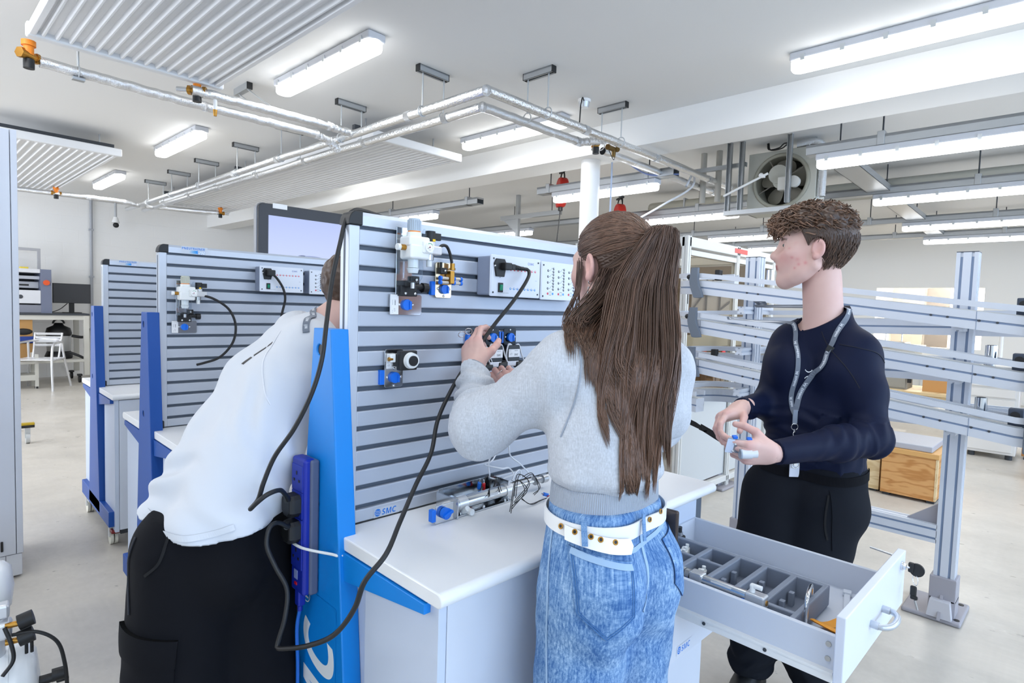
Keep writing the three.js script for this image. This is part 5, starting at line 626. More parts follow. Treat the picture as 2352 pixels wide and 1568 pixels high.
// ---------- drawer contents ----------
{
  M.tray = mat('#858e9e', 0.5); const F = 0.6745;
  const t = thing('sorting_tray', 'dark grey moulded tray with rows of cells in the open drawer', 'tray', [0, F, 0]);
  const x0 = 1.284, x1 = 1.545, z0 = -0.855, z1 = -0.425; const H = [];
  const cell = (a, b, c, d) => H.push(rectHole(a, b, c, d));                           // (x, -z)
  cell(1.345, 1.53, 0.437, 0.497); cell(1.345, 1.53, 0.512, 0.569); cell(1.345, 1.53, 0.583, 0.641); cell(1.452, 1.53, 0.655, 0.72); cell(1.345, 1.44, 0.655, 0.72); cell(1.452, 1.53, 0.734, 0.845); cell(1.345, 1.44, 0.734, 0.845); cell(1.294, 1.333, 0.437, 0.845);
  const g = new THREE.ExtrudeGeometry(shapeOf([[x0, -z1], [x1, -z1], [x1, -z0], [x0, -z0]], H), { depth: 0.046, bevelEnabled: true, bevelSize: 0.003, bevelThickness: 0.003, bevelOffset: -0.003, bevelSegments: 2 }); g.rotateX(-PI / 2); g.translate(0, 0.006, 0);
  mesh('cell_walls', g, M.tray, t); mesh('tray_floor', bb(x0 + 0.004, x1 - 0.004, 0, 0.006, z0 + 0.004, z1 - 0.004), mat('#737b8b', 0.5), t);
  for (const z of [-0.495, -0.567, -0.639]) for (const x of [1.41, 1.47]) mesh('divider_post', rbox(0.014, 0.034, 0.012, 0.002, x, 0.022, z + 0.008), M.tray, t); mesh('divider_post', rbox(0.014, 0.03, 0.012, 0.002, 1.49, 0.022, -0.715), M.tray, t);
  const hd = thing('pull_handle', 'chrome bow handle standing across the tray end', 'handle', [0, 0, 0]); mesh('bow', tube([[1.36, 0.7, -0.418], [1.36, 0.745, -0.418], [1.372, 0.758, -0.421], [1.44, 0.758, -0.435], [1.45, 0.745, -0.437], [1.45, 0.7, -0.437]], 0.0048, 50, false, 10), M.chrome, hd);
  const c = thing('air_cylinder', 'stubby steel cylinder with a white elbow lying along the drawer tray', 'cylinder', [1.315, 0.738, -0.64], 1.57);   // its axis runs along z
  mesh('rod_end', [cylX(0.017, 0.045, -0.085, 0, 0, 28), cylX(0.012, 0.02, -0.055, 0, 0, 24, 0.015)], M.steel, c); mesh('nut', cylX(0.014, 0.012, -0.038, 0, 0, 6), M.steel, c); mesh('end_cap', rbox(0.034, 0.03, 0.03, 0.005, -0.014, 0, 0), mat('#c9cdd2', 0.25, 0.7), c); mesh('barrel', cylX(0.0125, 0.11, 0.055, 0, 0, 28), M.chrome, c); mesh('end_cap', rbox(0.045, 0.03, 0.03, 0.005, 0.13, 0, 0), mat('#c9cdd2', 0.3, 0.5), c); mesh('port', cylX(0.006, 0.002, 0.1535, 0, 0), M.brass, c); mesh('elbow', [cyl(0.006, 0.016, 0.12, 0.02, 0), sph(0.0065, 0.12, 0.028, 0), cylX(0.0055, 0.02, 0.131, 0.029, 0)], M.plast, c); mesh('print_strip', rbox(0.05, 0.004, 0.001, 0.0002, 0.05, 0.008, 0.0103), M.label, c); c.rotation.y = -PI / 2;
  [[1.30, -0.66, 'blue knob module lying under the drawer cylinder, towards the girl'], [1.302, -0.52, 'blue knob module lying in the tray channel by the label']].forEach(([x, z, l]) => { const o = thing('knob_module', l, 'module', [x, 0.712, z], PI / 2); mesh('plate', rbox(0.09, 0.01, 0.03, 0.002, 0, 0, 0), M.mirror, o); mesh('knob', [cyl(0.013, 0.012, 0.01, 0.01, 0, 0, 0, 0, 24)], M.knob, o); for (const a of [-0.03, 0.035]) mesh('screw', sph(0.005, a, 0.006, 0, 10), M.chrome, o); });
  single('label_card', bb(-0.006, 0.006, 0, 0.001, -0.05, 0.05), M.lab1, 'narrow printed label card lying in the tray channel', 'label', [1.3, 0.719, -0.586], 0.05);
  [[1.40, -0.688, 'cluster of white fitting blocks in the tray cell behind the cylinder'], [1.4, -0.78, 'white fitting blocks in the tray cell by the jeans'], [1.5, -0.79, 'white fitting blocks in the far tray cell by the jeans pocket']].forEach(([x, z, l]) => { const o = thing('fitting_block', l, 'fitting', [x, 0.684, z], 0.3); mesh('metal_plate', rbox(0.07, 0.003, 0.034, 0.001, 0, 0.0, 0), M.mirror, o); for (let i = -1; i < 2; i++) mesh('valve_block', [rbox(0.018, 0.024, 0.022, 0.003, i * 0.022, 0.016, 0), cyl(0.005, 0.012, i * 0.022, 0.032, 0.004)], M.plast, o); mesh('screw', cyl(0.004, 0.014, 0.034, 0.008, 0.01), M.chrome, o); });
  const p = thing('yellow_packet', 'crumpled amber paper packet with black print in the drawer corner', 'packet', [1.43, 0.676, -0.375], -0.25);
  { const gg = new THREE.PlaneGeometry(0.11, 0.06, 12, 8); gg.rotateX(-PI / 2); const a = gg.attributes.position; for (let i = 0; i < a.count; i++) { const x = a.getX(i), z = a.getZ(i); a.setY(i, 0.008 + 0.02 * sstep(0.0, -0.05, x) + 0.006 * nz(x * 30, z * 30, 2)); } const top = gg.clone(); gg.translate(0, -0.002, 0); top.computeVertexNormals(); gg.computeVertexNormals();
    const pm = mat('#ffffff', 0.6, 0, { map: canvasTex(256, 140, (k) => { k.fillStyle = '#f2a42c'; k.fillRect(0, 0, 256, 140); k.strokeStyle = '#4a3a20'; k.lineWidth = 4; k.strokeRect(92, 70, 56, 50); k.beginPath(); k.arc(120, 95, 16, 0, 7); k.stroke(); for (let i = 0; i < 5; i++) k.fillRect(150, 20 + i * 12, 60 + (i % 2) * 25, 3); }) }); pm.side = THREE.DoubleSide; mesh('paper', [top, gg], pm, p); }
  const st = thing('plastic_stick', 'clear plastic strip lying across the drawer beside the tray', 'strip', [1.60, 0.68, -0.40], 0.25); mesh('strip', [rbox(0.15, 0.006, 0.014, 0.002, -0.03, 0, 0), rbox(0.02, 0.012, 0.02, 0.003, 0.045, 0.002, 0)], mat('#d7dde6', 0.3), st);
  const bt = thing('black_fitting', 'small black fitting at the back corner of the drawer', 'fitting', [1.56, 0.7, -0.84]); mesh('body', [rbox(0.03, 0.05, 0.03, 0.005, 0, 0, 0), cyl(0.008, 0.03, 0, 0.035, 0)], M.black, bt); mesh('collar', cyl(0.011, 0.01, 0, 0.03, 0), M.steel, bt);
  single('grey_slip', bb(-0.02, 0.02, 0, 0.001, -0.014, 0.014), M.label, 'pale paper slip in the tray cell beside the bow handle', 'slip', [1.375, 0.6812, -0.47], 0.3);
  // keys in the lock
  const k = thing('drawer_keys', 'two black-headed keys on a ring hanging from the drawer lock', 'keys', [1.696, 0.774, -0.308]);
  mesh('key_head', [rbox(0.012, 0.024, 0.012, 0.003, 0.004, 0, 0.018), cylX(0.016, 0.006, 0.004, -0.003, 0.03, 20)], M.black, k); mesh('key_shaft', cylZ(0.003, 0.02, 0.0, 0.0, 0.006), M.chrome, k);
  mesh('key_ring', torus(0.013, 0.0008, 0.004, -0.028, 0.028, 0, 0.6, 0, 2 * PI, 28), M.chrome, k); mesh('key_head', [rbox(0.008, 0.026, 0.014, 0.004, 0.002, -0.056, 0.026), rbox(0.006, 0.01, 0.016, 0.003, 0.002, -0.072, 0.028)], M.black, k); mesh('key_blade', bar([0.002, -0.078, 0.03], [0.008, -0.102, 0.036], 0.0024), M.steel, k);
}
// ---------- tall white cabinet and compressors at the near edge ----------
{
  const m = mat('#d5d8e0', 0.4), t = thing('tall_cabinet', 'tall white steel cabinet with a thin door seam', 'cabinet', [0, 0, -3.62]);
  mesh('carcass', bb(-0.62, 0.292, 0.12, 2.14, -0.5, -0.018), m, t); mesh('plinth', bb(-0.61, 0.288, 0.012, 0.118, -0.48, -0.006, 0.004), mat('#d9dbe0', 0.4), t); mesh('plinth_seam', bb(0.226, 0.228, 0.012, 0.118, -0.007, -0.0052), M.dark, t);
  mesh('door', bb(-0.2, 0.265, 0.122, 2.138, -0.018, 0.0, 0.002), m, t); mesh('door', bb(-0.62, -0.203, 0.122, 2.138, -0.018, 0.0, 0.002), m, t); mesh('side_stile', bb(0.268, 0.292, 0.122, 2.14, -0.018, 0.0, 0.002), m, t); mesh('latch', rbox(0.01, 0.05, 0.008, 0.003, 0.213, 0.17, 0.003), M.black, t);
  const wh = mat('#eceff1', 0.22), gr = mat('#5fb08a', 0.5);
  function tank(l, x, y, z, r, warn) {
    const o = thing('air_compressor', l, 'compressor', [x, y, z], -0.1);
    const L = 0.42; const pr = [[0.0001, -L], [r * 0.6, -L + 0.015], [r * 0.92, -L + 0.05], [r, -L + 0.1], [r, -0.06], [r * 0.95, -0.03], [r * 0.72, -0.008], [0.0001, 0]]; mesh('tank', lathe(pr, 40).rotateZ(-PI / 2), wh, o); mesh('weld_seam', [torus(r + 0.0005, 0.0015, -0.07, 0, 0, 0, PI / 2, 0)], wh, o);
    mesh('green_label', xf(new THREE.CylinderGeometry(r + 0.0012, r + 0.0012, 0.03, 20, 1, true, 0.2, 0.5), -0.04, 0, 0, 0, 0, -PI / 2), gr, o);
    for (const a of [-0.1, -0.34]) for (const s of [-1, 1]) mesh('leg', bar([a, -r * 0.6, s * r * 0.7], [a, -y + 0.015, s * r * 1.0], 0.01), M.dark, o);
    if (warn) {
      mesh('warning_label', xf(new THREE.CylinderGeometry(r + 0.0012, r + 0.0012, 0.09, 20, 1, true, PI / 2 - 1.35, 0.3), -0.13, 0, 0, 0, 0, -PI / 2), mat('#f0c514', 0.5), o); mesh('drain_cock', [cylX(0.013, 0.03, 0.012, -0.005, 0.03), cylX(0.018, 0.03, 0.04, 0.0, 0.03, 12), rbox(0.03, 0.01, 0.012, 0.004, 0.05, -0.02, 0.03)], M.black, o);
      mesh('manifold', [rbox(0.06, 0.05, 0.05, 0.01, -0.09, r + 0.07, 0.03), cyl(0.02, 0.16, -0.095, r + 0.02, 0.02), rbox(0.05, 0.04, 0.04, 0.008, -0.09, r + 0.12, 0.02)], mat('#d8dade', 0.3, 0.5), o);
      for (const [yy, zz] of [[0.09, 0.05], [0.045, 0.055]]) { mesh('gauge', [xf(new THREE.CylinderGeometry(0.021, 0.021, 0.034, 28), -0.03, r + yy, zz, 0, 0, PI / 2 + 0.25)], M.black, o); mesh('gauge_stem', cylX(0.008, 0.03, -0.06, r + yy - 0.005, zz), M.brass, o); }
      mesh('hose', [tube([[-0.06, r + 0.06, 0.06], [-0.01, r + 0.058, 0.07], [0.035, r + 0.02, 0.075], [0.055, r - 0.06, 0.07], [0.06, -0.1, 0.06], [0.06, -y + 0.05, 0.05]], 0.005, 50)], M.black, o); mesh('hose', [tube([[-0.075, r + 0.09, 0.07], [-0.06, r + 0.04, 0.085], [-0.058, r + 0.0, 0.09], [-0.08, r - 0.03, 0.1]], 0.005, 50)], M.black, o);
      for (const q of [0, 0.012]) mesh('pin', cyl(0.004, 0.03, -0.03 + q, r + 0.01, 0.055), M.black, o);
    }
    return o;
  }
  tank('white compressor tank with yellow warning label, black gauges and hose', 0.205, 0.27, -2.12, 0.105, true); tank('smaller white compressor tank in front of the tall cabinet plinth', 0.193, 0.325, -2.72, 0.095, false);
  // wheeled trolley foot peeping past the cabinet
  const f = thing('trolley_foot', 'yellow and black trolley foot peeping out from behind the tall cabinet', 'trolley', [0.5, 0, -6.9]); mesh('foot', [rbox(0.3, 0.03, 0.05, 0.005, 0, 0.16, 0), bar([0, 0.16, 0], [-0.1, 0.35, 0], 0.02)], M.black, f); mesh('yellow_edge', rbox(0.1, 0.02, 0.055, 0.004, 0.1, 0.18, 0), mat('#b89b1e', 0.5), f); mesh('caster', [cylX(0.05, 0.03, 0.1, 0.05, 0, 20), bb(0.08, 0.12, 0.05, 0.15, -0.01, 0.01)], M.zinc, f);
}
// ---------- far corner: trolley with machine, monitor, vacuum, chair; screen ----------
{
  const R = (n, l, c, u, y, w, turn = 0) => thing(n, l, c, rp(u, y, w), TH + turn), fr = mat('#cfcdc4', 0.5);
  const t = R('machine_trolley', 'cream steel trolley table under the monitor by the block wall', 'trolley', 1.45, 0, -11.55);
  mesh('table_top', bb(-0.95, 0.74, 1.06, 1.09, -0.4, 0.4, 0.004), M.dark, t); mesh('top_rail', [bb(-0.95, 0.74, 0.99, 1.06, 0.33, 0.38), bb(-0.95, 0.74, 0.99, 1.06, -0.38, -0.33)], fr, t); for (const x of [-0.92, 0.7]) for (const z of [-0.36, 0.36]) mesh('leg', bb(x - 0.035, x + 0.035, 0.12, 1.06, z - 0.03, z + 0.03, 0.004), fr, t); mesh('shelf', bb(-0.92, 0.7, 0.33, 0.37, -0.36, 0.38, 0.004), fr, t); for (const x of [-0.85, 0.62]) for (const z of [-0.3, 0.3]) mesh('caster', [cylX(0.055, 0.03, x, 0.055, z), rbox(0.06, 0.03, 0.08, 0.004, x, 0.12, z)], M.black, t);
  const m = R('computer_monitor', 'black computer monitor seen from behind its cables on the cream trolley', 'monitor', 2.02, 1.09, -11.5, 0.1); mesh('screen_shell', rbox(0.5, 0.31, 0.03, 0.006, 0, 0.31, 0.02), mat('#26272a', 0.45), m); mesh('panel', bb(-0.24, 0.24, 0.165, 0.455, 0.0355, 0.037), mat('#313236', 0.35), m); mesh('stand', [rbox(0.07, 0.18, 0.02, 0.004, 0, 0.09, 0), rbox(0.22, 0.012, 0.16, 0.004, 0, 0.006, 0.02)], M.black, m); mesh('cable', tube([[-0.05, 0.15, -0.02], [-0.15, 0.06, 0], [-0.25, 0.02, 0.05], [-0.3, 0.012, 0.08]], 0.006), M.black, m);
  const p = R('lab_machine', 'grey and white lab machine with an orange stop button on the cream trolley', 'machine', 1.33, 1.09, -11.55); const gr = mat('#6f768c', 0.45); mesh('side_panel', prismX([[-0.3, 0], [0.33, 0], [0.3, 0.66], [-0.3, 0.66]], 0.27, 0.4), gr, p); mesh('side_panel', prismX([[-0.3, 0], [0.33, 0], [0.3, 0.66], [-0.3, 0.66]], -0.62, -0.5), gr, p); mesh('back', bb(-0.5, 0.27, 0, 0.64, -0.3, -0.25), M.dark, p); mesh('hood', rbox(0.77, 0.06, 0.6, 0.01, -0.115, 0.63, 0), mat('#d9dade', 0.4), p); mesh('cross_bar', [rbox(0.77, 0.05, 0.06, 0.006, -0.115, 0.53, 0.2), rbox(0.77, 0.1, 0.1, 0.008, -0.115, 0.42, 0.1)], mat('#b7bac2', 0.4), p); mesh('slot', bb(-0.4, 0.15, 0.405, 0.43, 0.15, 0.153), M.black, p); mesh('door', rbox(0.77, 0.2, 0.04, 0.01, -0.115, 0.24, 0.3), mat('#d9dbe0', 0.4), p); mesh('door_grip', rbox(0.25, 0.04, 0.04, 0.008, -0.2, 0.35, 0.28), mat('#c9ccd4', 0.4), p); mesh('base', rbox(0.9, 0.12, 0.62, 0.01, -0.1, 0.06, 0.01), mat('#868995', 0.45), p); mesh('emblem', cylZ(0.03, 0.004, 0.03, 0.24, 0.322), M.dark, p); mesh('stop_button', cylZ(0.04, 0.03, 0.335, 0.46, 0.33), mat('#e0561c', 0.4), p); mesh('yellow_box', rbox(0.1, 0.03, 0.1, 0.005, 0.1, 0.675, 0.1), mat('#e9d24a', 0.5), p);
  const fr2 = R('tube_rack', 'grey tube frame standing above the lab machine', 'frame', 1.4, 1.75, -11.8); mesh('tube_frame', [bb(-0.5, 0.28, 0.3, 0.34, -0.02, 0.02), bb(0.24, 0.28, 0, 0.3, -0.02, 0.02), bb(-0.5, -0.46, 0, 0.3, -0.02, 0.02)], mat('#b0b0b4', 0.5), fr2);
  const v = R('vacuum_cleaner', 'black drum vacuum cleaner with clear bin on the trolley shelf', 'vacuum cleaner', 1.85, 0.37, -11.5); mesh('motor_head', lathe([[0.0, 0.56], [0.05, 0.56], [0.07, 0.52], [0.15, 0.48], [0.17, 0.4], [0.16, 0.36]], 28), M.black, v); mesh('bin', lathe([[0.0, 0.12], [0.15, 0.12], [0.16, 0.36]], 28), mat('#b9bcbd', 0.15, 0.2), v); mesh('base', lathe([[0, 0], [0.17, 0], [0.18, 0.04], [0.15, 0.12], [0, 0.12]], 28), M.black, v); mesh('handle', torus(0.07, 0.014, 0, 0.55, 0, 0, 0, 0, PI), M.black, v); mesh('hose', [tube([[0.15, 0.36, 0.1], [0.26, 0.34, 0.14], [0.32, 0.34, 0.1]], 0.022), tube([[0.12, 0.1, 0.14], [0.22, 0.05, 0.2], [0.3, 0.0, 0.22]], 0.02)], M.black, v);
  const cb = R('cardboard_box', 'open brown cardboard box stuffed with black cloth on the trolley shelf', 'box', 1.25, 0.74, -11.4); mesh('carton', bb(-0.4, 0.24, 0, 0.26, -0.2, 0.2), mat('#b58a52', 0.65), cb); mesh('black_cloth', [sph(0.11, -0.12, 0.16, 0.2, 14, 1.4, 0.6, 0.3), sph(0.07, 0.13, 0.07, 0.2, 12, 1.6, 0.7, 0.4)], M.black, cb);
  single('storage_crate', bb(-0.42, 0.26, 0, 0.1, -0.22, 0.22, 0.01), mat('#1f3f8f', 0.5), 'flat blue crate under the open cardboard box', 'crate', rp(1.25, 0.64, -11.4), TH);
  const c2 = R('cardboard_box', 'closed brown cardboard box on the lower trolley shelf behind the chair', 'box', 1.2, 0.37, -11.4); mesh('carton', bb(-0.4, 0.3, 0, 0.265, -0.2, 0.2, 0.004), mat('#a87f4b', 0.65), c2); mesh('tape', bb(-0.4, 0.3, 0.2651, 0.2665, -0.03, 0.03), mat('#c9a878', 0.4), c2);
  // aluminium armchair and bench seat
  const al = mat('#dfe0e2', 0.25, 0.6), c = R('chair', 'pale aluminium armchair with slatted back in the far aisle', 'chair', 1.5, 0, -10.75, -0.5);
  mesh('arm_frame', tube([[-0.27, 0, 0.3], [-0.25, 0.45, 0.27], [-0.24, 0.64, 0.2], [-0.22, 0.67, 0.05], [-0.2, 0.68, -0.22], [-0.1, 0.7, -0.3], [0.1, 0.7, -0.3], [0.2, 0.68, -0.22], [0.22, 0.67, 0.05], [0.24, 0.64, 0.2], [0.25, 0.45, 0.27], [0.27, 0, 0.3]], 0.017, 140), al, c); for (const s of [-1, 1]) { mesh('leg', tube([[s * 0.21, 0.67, -0.2], [s * 0.22, 0.45, -0.24], [s * 0.27, 0, -0.34]], 0.016), al, c); mesh('back_post', tube([[s * 0.16, 0.44, -0.22], [s * 0.17, 0.8, -0.33]], 0.014), al, c); mesh('side_rail', bar([s * 0.25, 0.43, 0.26], [s * 0.23, 0.43, -0.24], 0.012), al, c); }
  for (let i = 0; i < 6; i++) mesh('seat_slat', rbox(0.46, 0.012, 0.055, 0.004, 0, 0.44, 0.22 - i * 0.085), al, c); for (let i = 0; i < 4; i++) mesh('back_slat', rbox(0.34, 0.035, 0.01, 0.003, 0, 0.62 + i * 0.055, -0.275 - i * 0.018, 0.28), al, c);
  const b = R('low_rack', 'pale low steel rack behind the armchair', 'rack', 1.05, 0, -11.0); mesh('shelf', [bb(-0.4, 0.45, 0.36, 0.4, -0.2, 0.2, 0.004)], fr, b); mesh('shelf', bb(-0.4, 0.45, 0.12, 0.2, -0.2, 0.2, 0.004), fr, b); for (const x of [-0.38, 0.43]) for (const z of [-0.18, 0.18]) mesh('leg', bb(x - 0.02, x + 0.02, 0, 0.5, z - 0.02, z + 0.02), fr, b); mesh('rubber_foot', [cyl(0.025, 0.03, 0.43, 0.015, 0.18)], M.black, b);
  const st = R('wheeled_stand', 'black caster base peeping from behind the dark blue post', 'stand', 2.35, 0, -10.2); mesh('caster', [cylX(0.07, 0.04, 0, 0.07, 0), torus(0.07, 0.014, 0, 0.07, 0, 0, PI / 2, 0)], M.black, st); mesh('pole', cyl(0.02, 0.9, 0.03, 0.5, 0), M.black, st);
  // large screen on its stand
  const s = thing('display_screen', 'large dark-framed screen showing a close-up of a slatted training board', 'screen', [2.12, 0, -3.62], 0);
  const shot = canvasTex(1024, 576, (g, w, h) => {
    const q = g.createLinearGradient(0, 0, 0, h); q.addColorStop(0, '#b3c0f0'); q.addColorStop(0.4, '#c8d2f6'); q.addColorStop(1, '#aebbe8'); g.fillStyle = q; g.fillRect(0, 0, w, h);
    g.fillStyle = '#7d8092'; g.beginPath(); g.moveTo(0, 200); g.quadraticCurveTo(100, 180, 170, 260); g.quadraticCurveTo(190, 420, 180, 576); g.lineTo(0, 576); g.fill(); g.fillStyle = '#9a90a8'; g.beginPath(); g.ellipse(60, 330, 50, 70, 0, 0, 7); g.fill();
    g.strokeStyle = '#98a3cf'; g.lineWidth = 9; for (let i = 0; i < 10; i++) { g.beginPath(); g.moveTo(170 + i * 6, 205 + i * 40); g.lineTo(1024, 270 + i * 36); g.stroke(); }
    g.fillStyle = '#5c6488'; g.beginPath(); g.ellipse(160, 190, 34, 16, -0.2, 0, 7); g.fill(); g.lineWidth = 7; g.strokeStyle = '#8f9ac4'; g.beginPath(); g.moveTo(180, 178); g.quadraticCurveTo(330, 165, 350, 260); g.moveTo(380, 185); g.quadraticCurveTo(560, 230, 720, 310); g.moveTo(160, 340); g.quadraticCurveTo(210, 270, 270, 260); g.stroke();
    g.fillStyle = '#6f7690'; g.beginPath(); g.ellipse(720, 330, 46, 30, 0.3, 0, 7); g.fill(); g.fillStyle = '#7b83a8'; g.fillRect(360, 240, 80, 40); g.fillStyle = '#8d9583'; g.fillRect(350, 300, 90, 70); g.fillStyle = '#aeb8b0'; g.fillRect(390, 280, 50, 110); g.fillStyle = '#dde2fa'; g.fillRect(350, 400, 100, 64); g.fillStyle = '#3f51c0'; g.beginPath(); g.arc(392, 428, 16, 0, 7); g.fill(); g.fillStyle = '#7780a6'; g.fillRect(560, 320, 70, 110); g.fillStyle = '#8b95c4'; g.fillRect(720, 420, 304, 40);
    g.fillStyle = '#4a62d8'; g.fillRect(80, 480, 90, 96); g.fillStyle = '#5c6488'; g.fillRect(250, 500, 110, 60); g.fillStyle = '#6470b0'; g.fillRect(500, 470, 50, 50); g.fillStyle = '#8f98b8'; g.fillRect(550, 478, 260, 60); g.fillStyle = '#b9c2e2'; g.fillRect(570, 490, 220, 18); g.fillStyle = '#3a50c4'; g.fillRect(820, 540, 204, 36); });
  const sm = new THREE.MeshStandardMaterial({ color: '#060606', roughness: 0.3, emissive: '#ffffff', emissiveMap: shot, emissiveIntensity: 0.85 });
  mesh('frame', prism(rrShape(1.45, 0.9, 0.035, 0, 1.52), 0.06, 0.004), mat('#2b2c31', 0.4), s); mesh('edge_trim', prism(rrShape(1.46, 0.91, 0.038, 0, 1.52), 0.04, 0.004).translate(0, 0, -0.012), mat('#8e9094', 0.4, 0.5), s); mesh('picture', decal(1.33, 0.75, 0, 1.525, 0.031), sm, s); mesh('white_tag', bb(-0.64, -0.55, 1.945, 1.975, 0.0305, 0.032), M.white, s);
  mesh('stand_leg', [bb(-0.05, 0.05, 0.1, 1.2, -0.06, -0.03)], M.dark, s); mesh('stand_foot', [bb(-0.5, 0.5, 0.05, 0.1, -0.08, -0.01)], M.dark, s); for (const x of [-0.45, 0.45]) mesh('caster', cylX(0.03, 0.03, x, 0.03, -0.045), M.black, s);
}
// ---------- smooth bodies: distance fields meshed with surface nets ----------
const smin = (a, b, k) => { const h = Math.max(k - Math.abs(a - b), 0) / k; return Math.min(a, b) - h * h * k * 0.25; };
function bonesField(bones, k = 0.03) {             // bones: [a, b, ra, rb]
  const B = bones.map(([a, b, ra, rb]) => { const dx = b[0] - a[0], dy = b[1] - a[1], dz = b[2] - a[2]; return [a[0], a[1], a[2], dx, dy, dz, ra, rb ?? ra, 1 / Math.max(1e-9, dx * dx + dy * dy + dz * dz)]; });
  return (x, y, z) => { let d = 9; for (const q of B) { const px = x - q[0], py = y - q[1], pz = z - q[2]; let t = (px * q[3] + py * q[4] + pz * q[5]) * q[8]; t = t < 0 ? 0 : t > 1 ? 1 : t; const ex = px - q[3] * t, ey = py - q[4] * t, ez = pz - q[5] * t; const e = Math.sqrt(ex * ex + ey * ey + ez * ez) - q[6] - (q[7] - q[6]) * t; d = d === 9 ? e : smin(d, e, k); } return d; };
}
function boundsOf(bones, pad = 0.05) { const lo = [9, 9, 9], hi = [-9, -9, -9]; for (const [a, b, ra, rb] of bones) for (const [p, r] of [[a, ra], [b, rb ?? ra]]) for (let i = 0; i < 3; i++) { lo[i] = Math.min(lo[i], p[i] - r - pad); hi[i] = Math.max(hi[i], p[i] + r + pad); } return [lo, hi]; }
function sdfGeo(fn, lo, hi, cell, color) {
  const n = [0, 1, 2].map(i => Math.ceil((hi[i] - lo[i]) / cell / 4) * 4 + 1), [nx, ny, nz_] = n, sx = 1, sy = nx, sz = nx * ny, val = new Float32Array(nx * ny * nz_).fill(1);
  const S = 4, lim = cell * S * 1.6;
  for (let k = 0; k < nz_ - 1; k += S) for (let j = 0; j < ny - 1; j += S) for (let i = 0; i < nx - 1; i += S) {
    const c = fn(lo[0] + (i + S / 2) * cell, lo[1] + (j + S / 2) * cell, lo[2] + (k + S / 2) * cell);
    const far = Math.abs(c) > lim;
    for (let kk = k; kk <= k + S; kk++) for (let jj = j; jj <= j + S; jj++) for (let ii = i; ii <= i + S; ii++) { const at = ii + jj * sy + kk * sz; if (far) { if (val[at] === 1) val[at] = c > 0 ? 0.999 : -0.999; } else if (val[at] === 1 || Math.abs(val[at]) === 0.9990000128746033) val[at] = fn(lo[0] + ii * cell, lo[1] + jj * cell, lo[2] + kk * cell); }
  }
  const id = new Int32Array(nx * ny * nz_).fill(-1), P = [], idx = [];
  const corner = [0, sx, sy, sx + sy, sz, sx + sz, sy + sz, sx + sy + sz], edges = [[0, 1], [2, 3], [4, 5], [6, 7], [0, 2], [1, 3], [4, 6], [5, 7], [0, 4], [1, 5], [2, 6], [3, 7]];
  for (let k = 0; k < nz_ - 1; k++) for (let j = 0; j < ny - 1; j++) for (let i = 0; i < nx - 1; i++) {
    const at = i + j * sy + k * sz; let m = 0; for (let c = 0; c < 8; c++) if (val[at + corner[c]] < 0) m |= 1 << c; if (m === 0 || m === 255) continue;
    let x = 0, y = 0, z = 0, w = 0; for (const [a, b] of edges) { const va = val[at + corner[a]], vb = val[at + corner[b]]; if ((va < 0) !== (vb < 0)) { const t = va / (va - vb); x += lerp(a & 1, b & 1, t); y += lerp((a >> 1) & 1, (b >> 1) & 1, t); z += lerp(a >> 2, b >> 2, t); w++; } }
    id[at] = P.length / 3; P.push(lo[0] + (i + x / w) * cell, lo[1] + (j + y / w) * cell, lo[2] + (k + z / w) * cell);
  }
  const quad = (a, b, c, d, f) => { if (a < 0 || b < 0 || c < 0 || d < 0) return; if (f) idx.push(a, b, c, a, c, d); else idx.push(a, c, b, a, d, c); };
  for (let k = 1; k < nz_ - 1; k++) for (let j = 1; j < ny - 1; j++) for (let i = 1; i < nx - 1; i++) {
    const at = i + j * sy + k * sz, v = val[at] < 0;
    if (v !== val[at + sx] < 0) quad(id[at], id[at - sy], id[at - sy - sz], id[at - sz], !v === false ? false : true);
    if (v !== val[at + sy] < 0) quad(id[at], id[at - sz], id[at - sz - sx], id[at - sx], !v === false ? false : true);
    if (v !== val[at + sz] < 0) quad(id[at], id[at - sx], id[at - sx - sy], id[at - sy], !v === false ? false : true);
  }
  const g = new THREE.BufferGeometry(), N = new Float32Array(P.length), e = cell * 0.5, C = color ? new Float32Array(P.length) : null;
  for (let i = 0; i < P.length; i += 3) { const x = P[i], y = P[i + 1], z = P[i + 2]; let a = fn(x + e, y, z) - fn(x - e, y, z), b = fn(x, y + e, z) - fn(x, y - e, z), c = fn(x, y, z + e) - fn(x, y, z - e); const l = Math.hypot(a, b, c) || 1; N[i] = a / l; N[i + 1] = b / l; N[i + 2] = c / l; if (C) { const q = color(x, y, z, a / l, b / l, c / l); C[i] = q[0]; C[i + 1] = q[1]; C[i + 2] = q[2]; } }
  g.setAttribute('position', new THREE.Float32BufferAttribute(P, 3)); g.setAttribute('normal', new THREE.BufferAttribute(N, 3)); if (C) g.setAttribute('color', new THREE.BufferAttribute(C, 3)); g.setIndex(idx);
  if (idx.length) { // winding check against the normals
    let s = 0; for (let t = 0; t < idx.length; t += 3 * 97) { const [A, B, D] = [idx[t], idx[t + 1], idx[t + 2]].map(q => V(P[q * 3], P[q * 3 + 1], P[q * 3 + 2])); const nn = B.clone().sub(A).cross(D.sub(A)); s += nn.x * N[idx[t] * 3] + nn.y * N[idx[t] * 3 + 1] + nn.z * N[idx[t] * 3 + 2] > 0 ? 1 : -1; }
    if (s < 0) for (let t = 0; t < idx.length; t += 3) { const q = idx[t + 1]; idx[t + 1] = idx[t + 2]; idx[t + 2] = q; } g.setIndex(idx);
  }
  return g;
}
